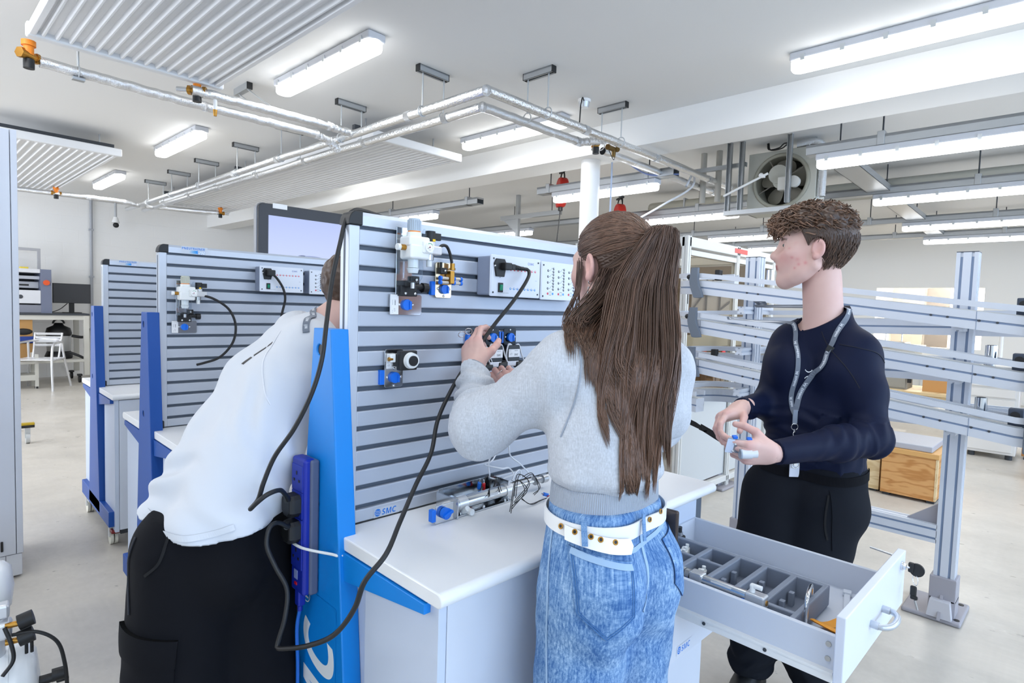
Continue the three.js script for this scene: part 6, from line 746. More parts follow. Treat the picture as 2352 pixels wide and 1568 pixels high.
// smoothed uv in metres kept on an indexed cloth mesh: unrolled round a vertical axis
function cylUV(g, cx, cz, r = 0.12) { const p = g.attributes.position, u = new Float32Array(p.count * 2); for (let i = 0; i < p.count; i++) { u[i * 2] = Math.atan2(p.getX(i) - cx, p.getZ(i) - cz) * r; u[i * 2 + 1] = p.getY(i); } g.setAttribute('uv', new THREE.BufferAttribute(u, 2)); return g; }
function march(fn, o, d, max = 1.2) { let t = 0; for (let i = 0; i < 90 && t < max; i++) { const v = fn(o[0] + d[0] * t, o[1] + d[1] * t, o[2] + d[2] * t); if (v < 0.0004) break; t += Math.max(v * 0.7, 0.0004); } return [o[0] + d[0] * t, o[1] + d[1] * t, o[2] + d[2] * t]; }
function gradOf(fn, p, e = 0.004) { const n = V(fn(p[0] + e, p[1], p[2]) - fn(p[0] - e, p[1], p[2]), fn(p[0], p[1] + e, p[2]) - fn(p[0], p[1] - e, p[2]), fn(p[0], p[1], p[2] + e) - fn(p[0], p[1], p[2] - e)); return n.normalize(); }
function ribbon(fn, pts, dir, width, off = 0.002, n = 60, thick = 0.0015) { // strip lying on a surface
  const c = new THREE.CatmullRomCurve3(pts.map(p => V(...p)), false, 'centripetal'), Q = c.getPoints(n).map(p => march(fn, [p.x, p.y, p.z], dir)), P = [], idx = [], U = [];
  for (let i = 0; i <= n; i++) { const p = V(...Q[i]), a = V(...Q[Math.max(0, i - 1)]), b = V(...Q[Math.min(n, i + 1)]), t = b.sub(a).normalize(), nn = gradOf(fn, Q[i], 0.012), s = t.clone().cross(nn).normalize(); for (const [u, o] of [[-1, 0], [1, 0], [1, 1], [-1, 1]]) { const q = p.clone().addScaledVector(s, u * width / 2).addScaledVector(nn, off + o * thick); P.push(q.x, q.y, q.z); U.push(i / n, u * 0.5 + 0.5); } }
  for (let i = 0; i < n; i++) for (let k = 0; k < 4; k++) { const a = i * 4 + k, b = i * 4 + (k + 1) % 4; idx.push(a, b, a + 4, b, b + 4, a + 4); }
  const g = new THREE.BufferGeometry(); g.setAttribute('position', new THREE.Float32BufferAttribute(P, 3)); g.setAttribute('uv', new THREE.Float32BufferAttribute(U, 2)); g.setIndex(idx); const q = g.toNonIndexed(); q.computeVertexNormals(); return q;
}
function patch(fn, O, ux, uy, dir, outline, off = 0.003, step = 0.006, uvs = 1) { // flat outline (u, v) laid onto the surface, with a rim
  const s = shapeOf(outline), inside = (x, y) => { let c = false; for (let i = 0, j = outline.length - 1; i < outline.length; j = i++) { const [xi, yi] = outline[i], [xj, yj] = outline[j]; if ((yi > y) !== (yj > y) && x < (xj - xi) * (y - yi) / (yj - yi) + xi) c = !c; } return c; };
  let g = new THREE.ShapeGeometry(s); // refine
  let T = []; { const a = g.attributes.position, ix = g.index; for (let i = 0; i < ix.count; i += 3) T.push([0, 1, 2].map(k => [a.getX(ix.getX(i + k)), a.getY(ix.getX(i + k))])); }
  const L = (a, b) => Math.hypot(a[0] - b[0], a[1] - b[1]), mid = (a, b) => [(a[0] + b[0]) / 2, (a[1] + b[1]) / 2]; let R = [];
  while (T.length && R.length < 20000) { const t = T.pop(), l = [L(t[0], t[1]), L(t[1], t[2]), L(t[2], t[0])], m = Math.max(...l); if (m < step) { R.push(t); continue; } const k = l.indexOf(m), a = t[k], b = t[(k + 1) % 3], c = t[(k + 2) % 3], q = mid(a, b); T.push([a, q, c], [q, b, c]); }
  const memo = {}, at = (u, v) => memo[u.toFixed(5) + v.toFixed(5)] ??= (() => { const o = [0, 1, 2].map(i => O[i] + ux[i] * u + uy[i] * v), p = march(fn, o, dir), n = gradOf(fn, p, 0.01); return [p[0] + n.x * off, p[1] + n.y * off, p[2] + n.z * off, p[0], p[1], p[2], n.x, n.y, n.z]; })();
  const P = [], N = [], U = []; for (const t of R) for (const [u, v] of t) { const q = at(u, v); P.push(q[0], q[1], q[2]); N.push(q[6], q[7], q[8]); U.push(u * uvs, v * uvs); }
  for (let i = 0; i < outline.length; i++) { const a = outline[i], b = outline[(i + 1) % outline.length], n = Math.max(1, Math.ceil(L(a, b) / step)); for (let k = 0; k < n; k++) { const p = at(lerp(a[0], b[0], k / n), lerp(a[1], b[1], k / n)), q = at(lerp(a[0], b[0], (k + 1) / n), lerp(a[1], b[1], (k + 1) / n)); for (const w of [p.slice(0, 3), p.slice(3, 6), q.slice(0, 3), q.slice(0, 3), p.slice(3, 6), q.slice(3, 6)]) { P.push(...w); N.push(p[6], p[7], p[8]); U.push(0, 0); } } }
  const o = new THREE.BufferGeometry(); o.setAttribute('position', new THREE.Float32BufferAttribute(P, 3)); o.setAttribute('normal', new THREE.Float32BufferAttribute(N, 3)); o.setAttribute('uv', new THREE.Float32BufferAttribute(U, 2)); return o;
}
function basis(fwd, upHint = [0, 1, 0]) { const f = V(...fwd).normalize(), r = V(...upHint).cross(f).normalize(), u = f.clone().cross(r); return new THREE.Matrix4().makeBasis(r, u, f); } // x: subject's left, y up, z forward
// head: x to the subject's left, y up, z forward, origin between the ears
function headField(o = {}) {
  const el = (x, y, z, cx, cy, cz, rx, ry, rz) => { const a = (x - cx) / rx, b = (y - cy) / ry, c = (z - cz) / rz, l = Math.sqrt(a * a + b * b + c * c); return (l - 1) * Math.min(rx, ry, rz); };
  const face = bonesField([[[-0.036, -0.075, 0.03], [0, -0.102, 0.07], 0.022, 0.02], [[0.036, -0.075, 0.03], [0, -0.102, 0.07], 0.022, 0.02], [[-0.056, -0.052, -0.006], [-0.03, -0.09, 0.042], 0.019, 0.018], [[0.056, -0.052, -0.006], [0.03, -0.09, 0.042], 0.019, 0.018], [[-0.03, 0.034, 0.078], [0.03, 0.034, 0.078], 0.012, 0.012], [[-0.042, -0.012, 0.062], [-0.02, -0.03, 0.07], 0.02, 0.022], [[0.042, -0.012, 0.062], [0.02, -0.03, 0.07], 0.02, 0.022], [[0, -0.06, 0.072], [0, -0.09, 0.068], 0.022, 0.018]], 0.03);
  const nose = bonesField([[[0, 0.022, 0.087], [0, -0.016, 0.110], 0.0072, 0.0085], [[0, -0.016, 0.110], [0, -0.0215, 0.1115], 0.0085, 0.0095], [[0, -0.022, 0.111], [0, -0.032, 0.098], 0.008, 0.006], [[-0.011, -0.026, 0.098], [0.011, -0.026, 0.098], 0.008, 0.008]], 0.012);
  const lips = bonesField([[[-0.016, -0.056, 0.087], [0.0, -0.0535, 0.0965], 0.0035, 0.0052], [[0.016, -0.056, 0.087], [0, -0.0535, 0.0965], 0.0035, 0.0052], [[-0.014, -0.0605, 0.086], [0.0, -0.064, 0.0925], 0.004, 0.0058], [[0.014, -0.0605, 0.086], [0, -0.064, 0.0925], 0.004, 0.0058]], 0.004);
  return (x, y, z) => {
    let d = el(x, y, z, 0, 0.036, -0.016, 0.073, 0.088, 0.096); d = smin(d, el(x, y, z, 0, -0.018, 0.028, 0.06, 0.075, 0.064), 0.035); d = smin(d, face(x, y, z), 0.03);
    const ax = Math.abs(x); const s = Math.hypot(ax - 0.032, y - 0.014, (z - 0.096) * 1.1) - 0.0178; d = -smin(-d, s, 0.016);
    d = smin(d, Math.hypot(ax - 0.031, (y - 0.013), z - 0.0745) - 0.0128, 0.006);
    d = smin(d, nose(x, y, z), 0.014); d = smin(d, lips(x, y, z), 0.008);
    // ears: tilted shell with a hollow
    const ex = ax - 0.075, ey = y - 0.0, ez = z + 0.012; const e1 = el(ex - 0.008 + ez * 0.35, ey, ez, 0, 0, 0, 0.009, 0.031, 0.019), e2 = Math.hypot((ex - 0.018 + ez * 0.35) * 1.0, (ey - 0.003) * 0.62, ez * 1.0 - 0.002) - 0.0115; let ear = -smin(-e1, e2, 0.006); ear = smin(ear, Math.hypot(ex - 0.006, ey + 0.025, ez - 0.006) - 0.008, 0.008); d = smin(d, ear, 0.008);
    return d;
  };
}
const skinColor = (base) => (x, y, z, a = 0) => { const c = base.slice(); const n = 0.03 * nz(x * 60, y * 60, z * 60) + 0.03 * nz(x * 18, y * 18, z * 18); return c.map((v, i) => v * (1 + n * (i ? 1.3 : 0.5))); };
function headGeo(M4, base, o = {}) {
  const f = headField(), sk = skinColor(base);
  const g = sdfGeo(f, [-0.105, -0.135, -0.125], [0.105, 0.135, 0.135], 0.003, (x, y, z, ...n) => { let c = sk(x, y, z); if (z > 0.075 && y < -0.049 && y > -0.07 && Math.abs(x) < 0.021) { const k = sstep(0.021, 0.012, Math.abs(x)) * sstep(0.0105, 0.006, Math.abs(y + 0.0595)); c = [lerp(c[0], 0.5, k), lerp(c[1], 0.2, k), lerp(c[2], 0.19, k)]; } const br = Math.abs(Math.abs(x) - 0.032) < 0.018 && z > 0.06 ? sstep(0.0045, 0.002, Math.abs(y - 0.034 + (Math.abs(Math.abs(x) - 0.03)) * 0.15)) : 0; c = c.map((v, i) => lerp(v, [0.09, 0.05, 0.035][i], br * 0.8)); const ck = Math.exp(-((Math.abs(x) - 0.045) ** 2 + (y + 0.03) ** 2) / 0.0007) * (z > 0.02 ? 1 : 0); c = [c[0] * (1 + 0.03 * ck), c[1] * (1 - 0.12 * ck), c[2] * (1 - 0.1 * ck)]; const er = Math.abs(x) > 0.076 ? 1 : 0; c = [c[0], c[1] * (1 - 0.12 * er), c[2] * (1 - 0.1 * er)]; for (const [sx, sy, sz, sr] of o.spots || []) { const k = Math.exp(-((x - sx) ** 2 + (y - sy) ** 2 + (z - sz) ** 2) / (sr * sr)); c = [c[0] * (1 - 0.08 * k), c[1] * (1 - 0.4 * k), c[2] * (1 - 0.35 * k)]; } return c; });
  return g.applyMatrix4(M4);
}
function eyes(M4, parent, hex) {
  for (const s of [-1, 1]) { const at = (z) => V(s * 0.031, 0.013, 0.0752 + z).applyMatrix4(M4); const b = mesh('eye', sph(0.0122, ...at(0.0008).toArray(), 18), mat('#eceae6', 0.2), parent); const iris = new THREE.SphereGeometry(0.0062, 14, 10); const p = at(0.0088); mesh('iris', iris.translate(p.x, p.y, p.z), mat(hex, 0.15), b); }
}
// hand: wrist at origin, fingers along +y, palm faces +z, thumb on +x (mirror for the other hand)
function handField(curl, thumbCurl = 0.3, spread = 0.06) {
  const B = [[[0.0, -0.03, 0], [0, 0.01, 0], 0.026, 0.026]], F = [];
  const mcp = [[0.027, 0.088, 0], [0.0095, 0.093, -0.002], [-0.0085, 0.089, -0.001], [-0.025, 0.08, 0.002]], ph = [[0.044, 0.026, 0.021], [0.048, 0.03, 0.022], [0.045, 0.028, 0.022], [0.036, 0.021, 0.019]], rad = [0.0098, 0.0098, 0.0094, 0.0084];
  const palm = [[[0.016, 0.01, 0], [mcp[0][0], mcp[0][1] - 0.012, 0.002], 0.016, 0.0135], [[0.006, 0.01, 0], [mcp[1][0], mcp[1][1] - 0.01, 0], 0.017, 0.014], [[-0.006, 0.01, 0], [mcp[2][0], mcp[2][1] - 0.01, 0], 0.017, 0.0135], [[-0.014, 0.01, 0.002], [mcp[3][0], mcp[3][1] - 0.01, 0.003], 0.016, 0.0125], [[0.018, 0.02, 0.008], [0.03, 0.05, 0.014], 0.016, 0.014], [[-0.02, 0.02, 0.008], [-0.022, 0.05, 0.008], 0.014, 0.012]];
  for (let i = 0; i < 4; i++) { let p = V(...mcp[i]), a = 0; const dir = V((mcp[i][0] - 0.001) * 1.4 * spread / 0.06 * 0.8, 1, 0).normalize(); const chain = [[mcp[i].slice(), [p.x, p.y, p.z], rad[i] + 0.0015, rad[i] + 0.001]]; chain[0][0][1] -= 0.02; for (let j = 0; j < 3; j++) { a += curl[i][j]; const d = V(dir.x, dir.y * Math.cos(a), Math.sin(a)).normalize(), q = p.clone().addScaledVector(d, ph[i][j]); chain.push([p.toArray(), q.toArray(), rad[i] - j * 0.0007, rad[i] - (j + 1) * 0.0008]); p = q; } F.push(chain); }
  { const d0 = V(0.62, 0.62, 0.42).normalize(), c = V(0.024, 0.022, 0.008), p1 = c.clone().addScaledVector(d0, 0.044), d1 = V(0.5 - thumbCurl, 0.8, 0.35 + thumbCurl).normalize(), p2 = p1.clone().addScaledVector(d1, 0.034), d2 = V(0.42 - thumbCurl * 2, 0.85, 0.35 + thumbCurl).normalize(), p3 = p2.clone().addScaledVector(d2, 0.026); F.push([[c.toArray(), p1.toArray(), 0.016, 0.0125], [p1.toArray(), p2.toArray(), 0.0118, 0.0105], [p2.toArray(), p3.toArray(), 0.0105, 0.0085]]); }
  const pf = bonesField([...B, ...palm], 0.018), ff = F.map(c => bonesField(c, 0.004)), bounds = boundsOf([...B, ...palm, ...F.flat()], 0.012);
  return { fn: (x, y, z) => { let d = pf(x, y, z); let e = 9; for (const f of ff) e = Math.min(e, f(x, y, z)); return smin(d, e, 0.009); }, bounds };
}
function handGeo(wrist, dir, palmDir, mirror, base, curl, thumb = 0.3, scale = 1, spread = 0.06) {
  const h = handField(curl, thumb, spread), sk = skinColor(base);
  const g = sdfGeo(h.fn, ...h.bounds, 0.0028, (x, y, z) => { let c = sk(x, y, z); const kn = Math.exp(-((y - 0.088) ** 2) / 0.0002) * (z < 0 ? 1 : 0); c = [c[0], c[1] * (1 - 0.1 * kn), c[2] * (1 - 0.08 * kn)]; if (y > 0.11 || x > 0.05) c = [c[0], c[1] * 0.93, c[2] * 0.93]; return c; });
  const y = V(...dir).normalize(), z0 = V(...palmDir), z = z0.clone().addScaledVector(y, -z0.dot(y)).normalize(), x = y.clone().cross(z).multiplyScalar(mirror ? -1 : 1);
  const m = new THREE.Matrix4().makeBasis(x.multiplyScalar(scale), y.multiplyScalar(scale), z.multiplyScalar(scale)); m.setPosition(...wrist); g.applyMatrix4(m);
  if (mirror) { const ix = g.index.array; for (let i = 0; i < ix.length; i += 3) { const q = ix[i + 1]; ix[i + 1] = ix[i + 2]; ix[i + 2] = q; } }
  return g;
}
const VIEW = -0.7828;                                       // people are laid out with x across, z towards the photographer's side
M.skinA = new THREE.MeshPhysicalMaterial({ color: '#ffffff', vertexColors: true, roughness: 0.5, sheen: 0.2, sheenRoughness: 0.5 });
const woven = (draw, rep, n = 512) => { const t = tex(n, n, draw); t.repeat.set(rep, rep); return t; };
// ---------- people ----------
const SKIN = [0.72, 0.47, 0.41];
function strandGeo(list, rad, radial = 4, color) {          // many thin tapered tubes in one geometry
  const P = [], N = [], C = [];
  for (const s of list) { const pts = s.p, n = pts.length; let prev = null; const rings = [];
    for (let i = 0; i < n; i++) { const a = pts[Math.max(0, i - 1)], b = pts[Math.min(n - 1, i + 1)], t = V(b[0] - a[0], b[1] - a[1], b[2] - a[2]).normalize(); let u = prev ? prev.clone().addScaledVector(t, -prev.dot(t)) : V(0.3, 0.5, 0.8).cross(t); if (u.lengthSq() < 1e-8) u = V(1, 0, 0).cross(t); u.normalize(); prev = u; const v = t.clone().cross(u), r = (s.r ?? rad) * (i === n - 1 ? 0.15 : i > n * 0.7 ? lerp(1, 0.35, (i - n * 0.7) / (n * 0.3)) : 1), ring = [];
      for (let k = 0; k < radial; k++) { const A = k / radial * 2 * PI, nx = u.x * Math.cos(A) + v.x * Math.sin(A), ny = u.y * Math.cos(A) + v.y * Math.sin(A), nz2 = u.z * Math.cos(A) + v.z * Math.sin(A); ring.push([pts[i][0] + nx * r, pts[i][1] + ny * r, pts[i][2] + nz2 * r, nx, ny, nz2]); } rings.push(ring); }
    for (let i = 0; i < n - 1; i++) { const ca = color(s, i / (n - 1)), cb = color(s, (i + 1) / (n - 1)); for (let k = 0; k < radial; k++) { const a = rings[i][k], b = rings[i][(k + 1) % radial], c = rings[i + 1][k], d = rings[i + 1][(k + 1) % radial]; for (const [q, cc] of [[a, ca], [b, ca], [c, cb], [b, ca], [d, cb], [c, cb]]) { P.push(q[0], q[1], q[2]); N.push(q[3], q[4], q[5]); C.push(...cc); } } } }
  const g = new THREE.BufferGeometry(); g.setAttribute('position', new THREE.Float32BufferAttribute(P, 3)); g.setAttribute('normal', new THREE.Float32BufferAttribute(N, 3)); g.setAttribute('color', new THREE.Float32BufferAttribute(C, 3)); return g;
}
const bez = (pts, n) => new THREE.CatmullRomCurve3(pts.map(p => V(...p)), false, 'centripetal').getPoints(n).map(p => [p.x, p.y, p.z]);
const poly = (pts, st = 0.006) => { const o = []; for (let i = 0; i < pts.length - 1; i++) { const a = pts[i], b = pts[i + 1], n = Math.max(1, Math.round(Math.hypot(...a.map((v, k) => b[k] - v)) / st)); for (let k = 0; k < n; k++) o.push(a.map((v, j) => lerp(v, b[j], k / n))); } o.push(pts[pts.length - 1]); return o; };
const flatSkin = (g) => { const n = g.attributes.position.count, c = new Float32Array(n * 3); for (let i = 0; i < n; i++) c.set(SKIN, i * 3); g.setAttribute('color', new THREE.BufferAttribute(c, 3)); return g; };
const pairs = (a, dir, o, r, b, o2, r2) => [-1, 1].map(s => [[a[0] + dir[0] * o * s, a[1], a[2] + dir[1] * o * s], [b[0] + dir[0] * o2 * s, b[1], b[2] + dir[1] * o2 * s], r, r2]);
const hairMat = (c) => new THREE.MeshPhysicalMaterial({ color: c, vertexColors: true, roughness: 0.42, sheen: 0.15, sheenRoughness: 0.4 });
const creased = (g) => { g.computeVertexNormals(); return g; };
// cloth colour maps
M.hoodie = mat('#ffffff', 0.9, 0, { map: woven((x, y) => { const v = 205 + 26 * tileNoise(x / 512, y / 512 * 0.25, 150) + 12 * tileNoise(y / 512, x / 512, 60); return [v * 0.945, v * 0.965, v].map(q => Math.max(0, Math.min(255, q))); }, 5) });
M.rib = mat('#aab2be', 0.9, 0, {}); { const t = tex(256, 8, (x) => { const v = 128 + 90 * Math.sin(x / 256 * 2 * PI * 16); return [v, v, v]; }, false); t.repeat.set(16, 1); M.rib.bumpMap = t; M.rib.bumpScale = 0.002; }
M.denim = mat('#ffffff', 0.85, 0, { map: woven((x, y) => { const a = tileNoise(x / 1024, y / 1024, 9), b = tileNoise(x / 1024, y / 1024 * 0.5, 130), c = tileNoise(y / 1024, x / 1024, 320); let k = 0.5 + 0.55 * a + 0.75 * b + 0.35 * c; k = Math.max(0, Math.min(1, k)); return [lerp(52, 172, k), lerp(98, 200, k), lerp(158, 228, k)]; }, 2.2, 1024) });
M.denimDark = mat('#3f6fa8', 0.85); M.denimPale = mat('#9db9d6', 0.85); M.stitch = mat('#8a7f86', 0.8);
const cloth = (c, r) => new THREE.MeshPhysicalMaterial({ color: c, roughness: r, specularIntensity: 0.35 }); M.navy = cloth('#0a1430', 0.6); M.blackCloth = cloth('#0f1015', 0.9); M.blackCloth2 = cloth('#191c23', 0.9); M.tee = cloth('#d3d7de', 0.9); M.leatherW = mat('#f3f3f2', 0.45); M.silver = mat('#d8d9da', 0.2, 1);
const CURL = (a, b, c) => [[a, b, c], [a * 1.1, b * 1.1, c], [a * 1.15, b * 1.15, c], [a * 1.2, b * 1.2, c]];

// ===== young woman wiring the valves =====
{
  const t = thing('person', 'young woman seen from behind in pale grey hoodie and blue jeans, wiring the valves', 'person', [0.985, 0, -0.690], VIEW);
  const r = [0.709, -0.705], b = [0.705, 0.709];                              // her right, her back (x, z)
  const shL = [-0.098, 1.255, -0.03], elL = [-0.275, 1.118, -0.105], wrL = [-0.308, 1.222, -0.285], shR = [0.125, 1.255, -0.155], elR = [0.15, 1.09, -0.29], wrR = [-0.175, 1.148, -0.345];
  const M4 = basis([-0.6, -0.12, -0.8]).setPosition(0.015, 1.478, -0.188); const M4s = M4.clone().scale(V(0.97, 0.97, 0.97));
  // body: one continuous figure under the clothes, head and hands joined to it
  const bones = [...pairs([0, 0.86, -0.01], r, 0.05, 0.085, [0, 1.05, -0.045], 0.03, 0.075), ...pairs([0, 1.05, -0.045], r, 0.03, 0.075, [0.01, 1.22, -0.1], 0.06, 0.075), [[0.02, 1.25, -0.12], [0.02, 1.43, -0.18], 0.048, 0.046], [shL, elL, 0.042, 0.036], [elL, wrL, 0.036, 0.024], [shR, elR, 0.042, 0.036], [elR, wrR, 0.036, 0.024], [shL, shR, 0.045, 0.045],
    [[-0.05, 0.84, 0.03], [-0.06, 0.45, 0.04], 0.075, 0.05], [[-0.06, 0.45, 0.04], [-0.06, 0.07, 0.06], 0.05, 0.034], [[0.07, 0.84, -0.05], [0.06, 0.45, -0.06], 0.075, 0.05], [[0.06, 0.45, -0.06], [0.07, 0.07, -0.04], 0.05, 0.034]];
  const bf = bonesField(bones, 0.04), body = sdfGeo(bf, ...boundsOf(bones, 0.02), 0.012, skinColor(SKIN));
  const hL = handGeo(wrL, [-0.12, 0.86, -0.5], [0.62, -0.4, -0.62], true, SKIN, [[0.35, 0.75, 0.5], [0.55, 0.95, 0.6], [0.7, 1.0, 0.6], [0.8, 1.0, 0.6]], 0.32, 0.88), hR = handGeo(wrR, [-0.72, 0.68, -0.2], [0.1, -0.15, -1], false, SKIN, [[0.7, 0.8, 0.4], [0.85, 1.0, 0.5], [0.95, 1.1, 0.6], [1.0, 1.1, 0.6]], 0.3, 0.88);
  const bd = mesh('body', [body, headGeo(M4s, SKIN), hL, hR], M.skinA, t); eyes(M4s, bd, '#5a4632');
  // hoodie
  const hood = [[[-0.075, 1.30, -0.11], [-0.025, 1.275, -0.055], 0.036, 0.042], [[-0.025, 1.275, -0.055], [0.06, 1.265, -0.03], 0.042, 0.048], [[0.06, 1.265, -0.03], [0.13, 1.265, -0.085], 0.048, 0.046], [[0.13, 1.265, -0.085], [0.12, 1.29, -0.17], 0.046, 0.036], [[0.04, 1.22, -0.02], [0.10, 1.17, -0.03], 0.045, 0.04], [[0.12, 1.24, -0.08], [0.135, 1.15, -0.08], 0.045, 0.042]];
  const hb = [...pairs([-0.004, 1.035, -0.03], r, 0.042, 0.098, [0.0, 1.22, -0.09], 0.058, 0.092), [shL, shR, 0.062, 0.062], [shL, elL, 0.07, 0.06], [elL, wrL, 0.058, 0.036], [shR, elR, 0.075, 0.068], [elR, wrR, 0.058, 0.036], ...hood];
  const hraw = bonesField(hb, 0.045);
  const seg = (p, a, c) => { const d = [c[0] - a[0], c[1] - a[1], c[2] - a[2]], l2 = d[0] ** 2 + d[1] ** 2 + d[2] ** 2; return ((p[0] - a[0]) * d[0] + (p[1] - a[1]) * d[1] + (p[2] - a[2]) * d[2]) / l2; };
  const hfn = (x, y, z) => { let d = hraw(x, y, z); if (d > 0.05 || d < -0.05) return d;
    const p = [x, y, z]; const fa = seg(p, elL, wrL); if (fa > 0.02 && fa < 1.1 && x < -0.2) d -= 0.0065 * Math.sin(fa * 30 + 9 * nz(x * 9, y * 9, z * 9)) * sstep(0.0, 0.3, fa) + 0.004 * sstep(0.85, 0.95, fa) * sstep(1.06, 1.0, fa); 
    const fu = Math.hypot(x - elL[0], y - elL[1], z - elL[2]); d -= 0.008 * Math.sin(fu * 105) * Math.exp(-fu * fu / 0.006) * (z < -0.07 ? 1 : 0.3);
    d += 0.009 * nz(x * 9 + y * 4, y * 7, z * 9) + 0.004 * nz(x * 22, y * 14 + x * 12, z * 22); if (y < 1.07) d -= 0.004 * Math.sin((x * 0.7 - z * 0.7) * 70 + 3 * nz(x * 8, y * 5, z * 8)) * sstep(1.075, 1.04, y);
    d += 0.016 * sstep(1.05, 1.016, y); const lower = 1.016 - y; const cutW = Math.hypot(x - wrL[0] - (wrL[0] - elL[0]) * 0.02, y - wrL[1], z - wrL[2]); const ea = seg(p, elL, wrL) - 1.0, eb = seg(p, elR, wrR) - 1.0; if (x < -0.2 && ea > -0.4) d = Math.max(d, ea * 0.21); if (z < -0.25 && x < 0 && eb > -0.4) d = Math.max(d, eb * 0.33);
    // open neck
    const nk = Math.hypot((x - 0.018), (z + 0.155)) - 0.05; if (y > 1.27) d = Math.max(d, -Math.max(nk, 1.285 - y)); return Math.max(d, lower); };
  const HG = sdfGeo(hfn, ...boundsOf(hb, 0.02), 0.006); const hoodie = mesh('hoodie', metreUV(HG), M.hoodie, t);
  // seams and cuffs
  const armhole = [[-0.085, 1.33, -0.01], [-0.075, 1.28, 0.055], [-0.085, 1.2, 0.08], [-0.11, 1.13, 0.05]].map(q => [q[0], q[1], 0.4]);
  mesh('seam', ribbon(hfn, armhole, [0, 0, -1], 0.0025, 0.0004, 30), mat('#98a1ae', 0.9), hoodie);
  const cuffBones = [[[lerp(elL[0], wrL[0], 0.84), lerp(elL[1], wrL[1], 0.84), lerp(elL[2], wrL[2], 0.84)], [wrL[0], wrL[1], wrL[2]], 0.034, 0.032]], cr = bonesField(cuffBones, 0.01); mesh('cuff', cylUV(sdfGeo((x, y, z) => Math.max(cr(x, y, z), (seg([x, y, z], elL, wrL) - 1.02) * 0.21, (0.82 - seg([x, y, z], elL, wrL)) * 0.21), ...boundsOf(cuffBones, 0.02), 0.004), wrL[0], wrL[2], 0.034), M.rib, hoodie);
  const rbn = [...pairs([-0.008, 0.94, -0.018], r, 0.04, 0.092, [-0.004, 1.05, -0.034], 0.042, 0.086)], rbf = bonesField(rbn, 0.05); const rfn = (x, y, z) => Math.max(rbf(x, y, z), y - 1.03, 0.963 - y); mesh('hem_rib', cylUV(sdfGeo(rfn, [-0.17, 0.93, -0.17], [0.16, 1.06, 0.13], 0.005), -0.005, -0.025, 0.115), M.rib, hoodie);
  // jeans
  const jb = [...pairs([-0.006, 0.985, -0.016], r, 0.042, 0.09, [0, 0.86, 0.0], 0.056, 0.1), [[-0.052 + 0.034, 0.852, 0.05 + 0.032], [-0.05 + 0.03, 0.80, 0.05 + 0.028], 0.078, 0.08], [[0.045 + 0.034, 0.852, -0.045 + 0.032], [0.045 + 0.03, 0.80, -0.045 + 0.028], 0.078, 0.08], [[-0.052, 0.80, 0.035], [-0.06, 0.45, 0.05], 0.094, 0.085], [[-0.06, 0.45, 0.05], [-0.06, 0.05, 0.06], 0.085, 0.098], [[0.062, 0.80, -0.042], [0.062, 0.45, -0.05], 0.092, 0.085], [[0.062, 0.45, -0.05], [0.075, 0.05, -0.04], 0.085, 0.098]];
  const jraw = bonesField(jb, 0.03); const bl = bonesField([[[0.03, 0.80, 0.09], [0.022, 0.95, 0.085], 0.004, 0.004]], 0.01);
  const jfn = (x, y, z) => { let d = jraw(x, y, z); if (Math.abs(d) > 0.04) return d; const cl = (x - 0.018) * 0.709 - (z - 0.02) * 0.705; d += 0.006 * Math.exp(-cl * cl / 0.0003) * sstep(0.93, 0.8, y) * (z * 0.709 + x * 0.705 > 0 ? 1 : 0); d += 0.0025 * nz(x * 14, y * 20, z * 14) + 0.0025 * Math.sin(y * 46 + (x - z) * 26 + 4 * nz(x * 6, y * 5, z * 6)) * sstep(0.83, 0.72, y); return Math.max(d, y - 0.992); };
  const jeans = mesh('jeans', cylUV(sdfGeo(jfn, [-0.2, 0.03, -0.2], [0.22, 1.0, 0.2], 0.007), 0, 0, 0.15), M.denim, t);
  const view = [-0.25, -0.1, -1].map((v, i) => v / Math.hypot(0.25, 0.1, 1)), Lr = [[-0.075, 0.935], [0.048, 0.93], [0.05, 0.83], [-0.005, 0.793], [-0.068, 0.838]];
  { const O = [0.0, 0, 0.45], ux = [1, 0, 0], uy = [0, 1, 0], dz = [0, 0, -1]; const sh = (x, y) => [x - 0.018, y]; const out = [[-0.092, 0.937], [0.026, 0.914], [0.03, 0.822], [-0.022, 0.782], [-0.078, 0.826]];
    const pk = mesh('back_pocket', patch(jfn, O, ux, uy, dz, out, 0.0035, 0.008), M.denim, jeans); const inset = out.map(([x, y]) => [lerp(x, -0.026, 0.1), lerp(y, 0.86, 0.1)]);
    for (const [k, o] of [[0, out.map(([x, y]) => [lerp(x, -0.026, 0.035), lerp(y, 0.86, 0.035)])], [1, inset]]) mesh('stitching', ribbon((x, y, z) => jfn(x, y, z) - 0.0035, poly([...o, o[0]].map(([x, y]) => [x, y, 0.45])), dz, 0.0022, 0.0002, 120, 0.0006), M.denimDark, pk); mesh('pocket_hem', ribbon((x, y, z) => jfn(x, y, z) - 0.0035, [[-0.09, 0.931, 0.45], [0.025, 0.908, 0.45]], dz, 0.012, 0.0004, 30, 0.0008), M.denimPale, pk);
    const out2 = [[0.104, 0.925], [0.150, 0.905], [0.149, 0.81], [0.128, 0.805], [0.112, 0.85]]; const dd = [-0.75, 0, -0.66]; mesh('back_pocket', patch(jfn, [0.3, 0, 0.22], [0.66, 0, -0.75], [0, 1, 0], dd, [[0.03, 0.925], [0.105, 0.94], [0.112, 0.842], [0.075, 0.802], [0.036, 0.842]].map(([u, v]) => [u - 0.02, v]), 0.0035, 0.008), M.denim, jeans);
    const seamP = (pts, w, m, nm = 'seam') => mesh(nm, ribbon(jfn, pts, dz, w, 0.0006, 50, 0.0012), m, jeans);
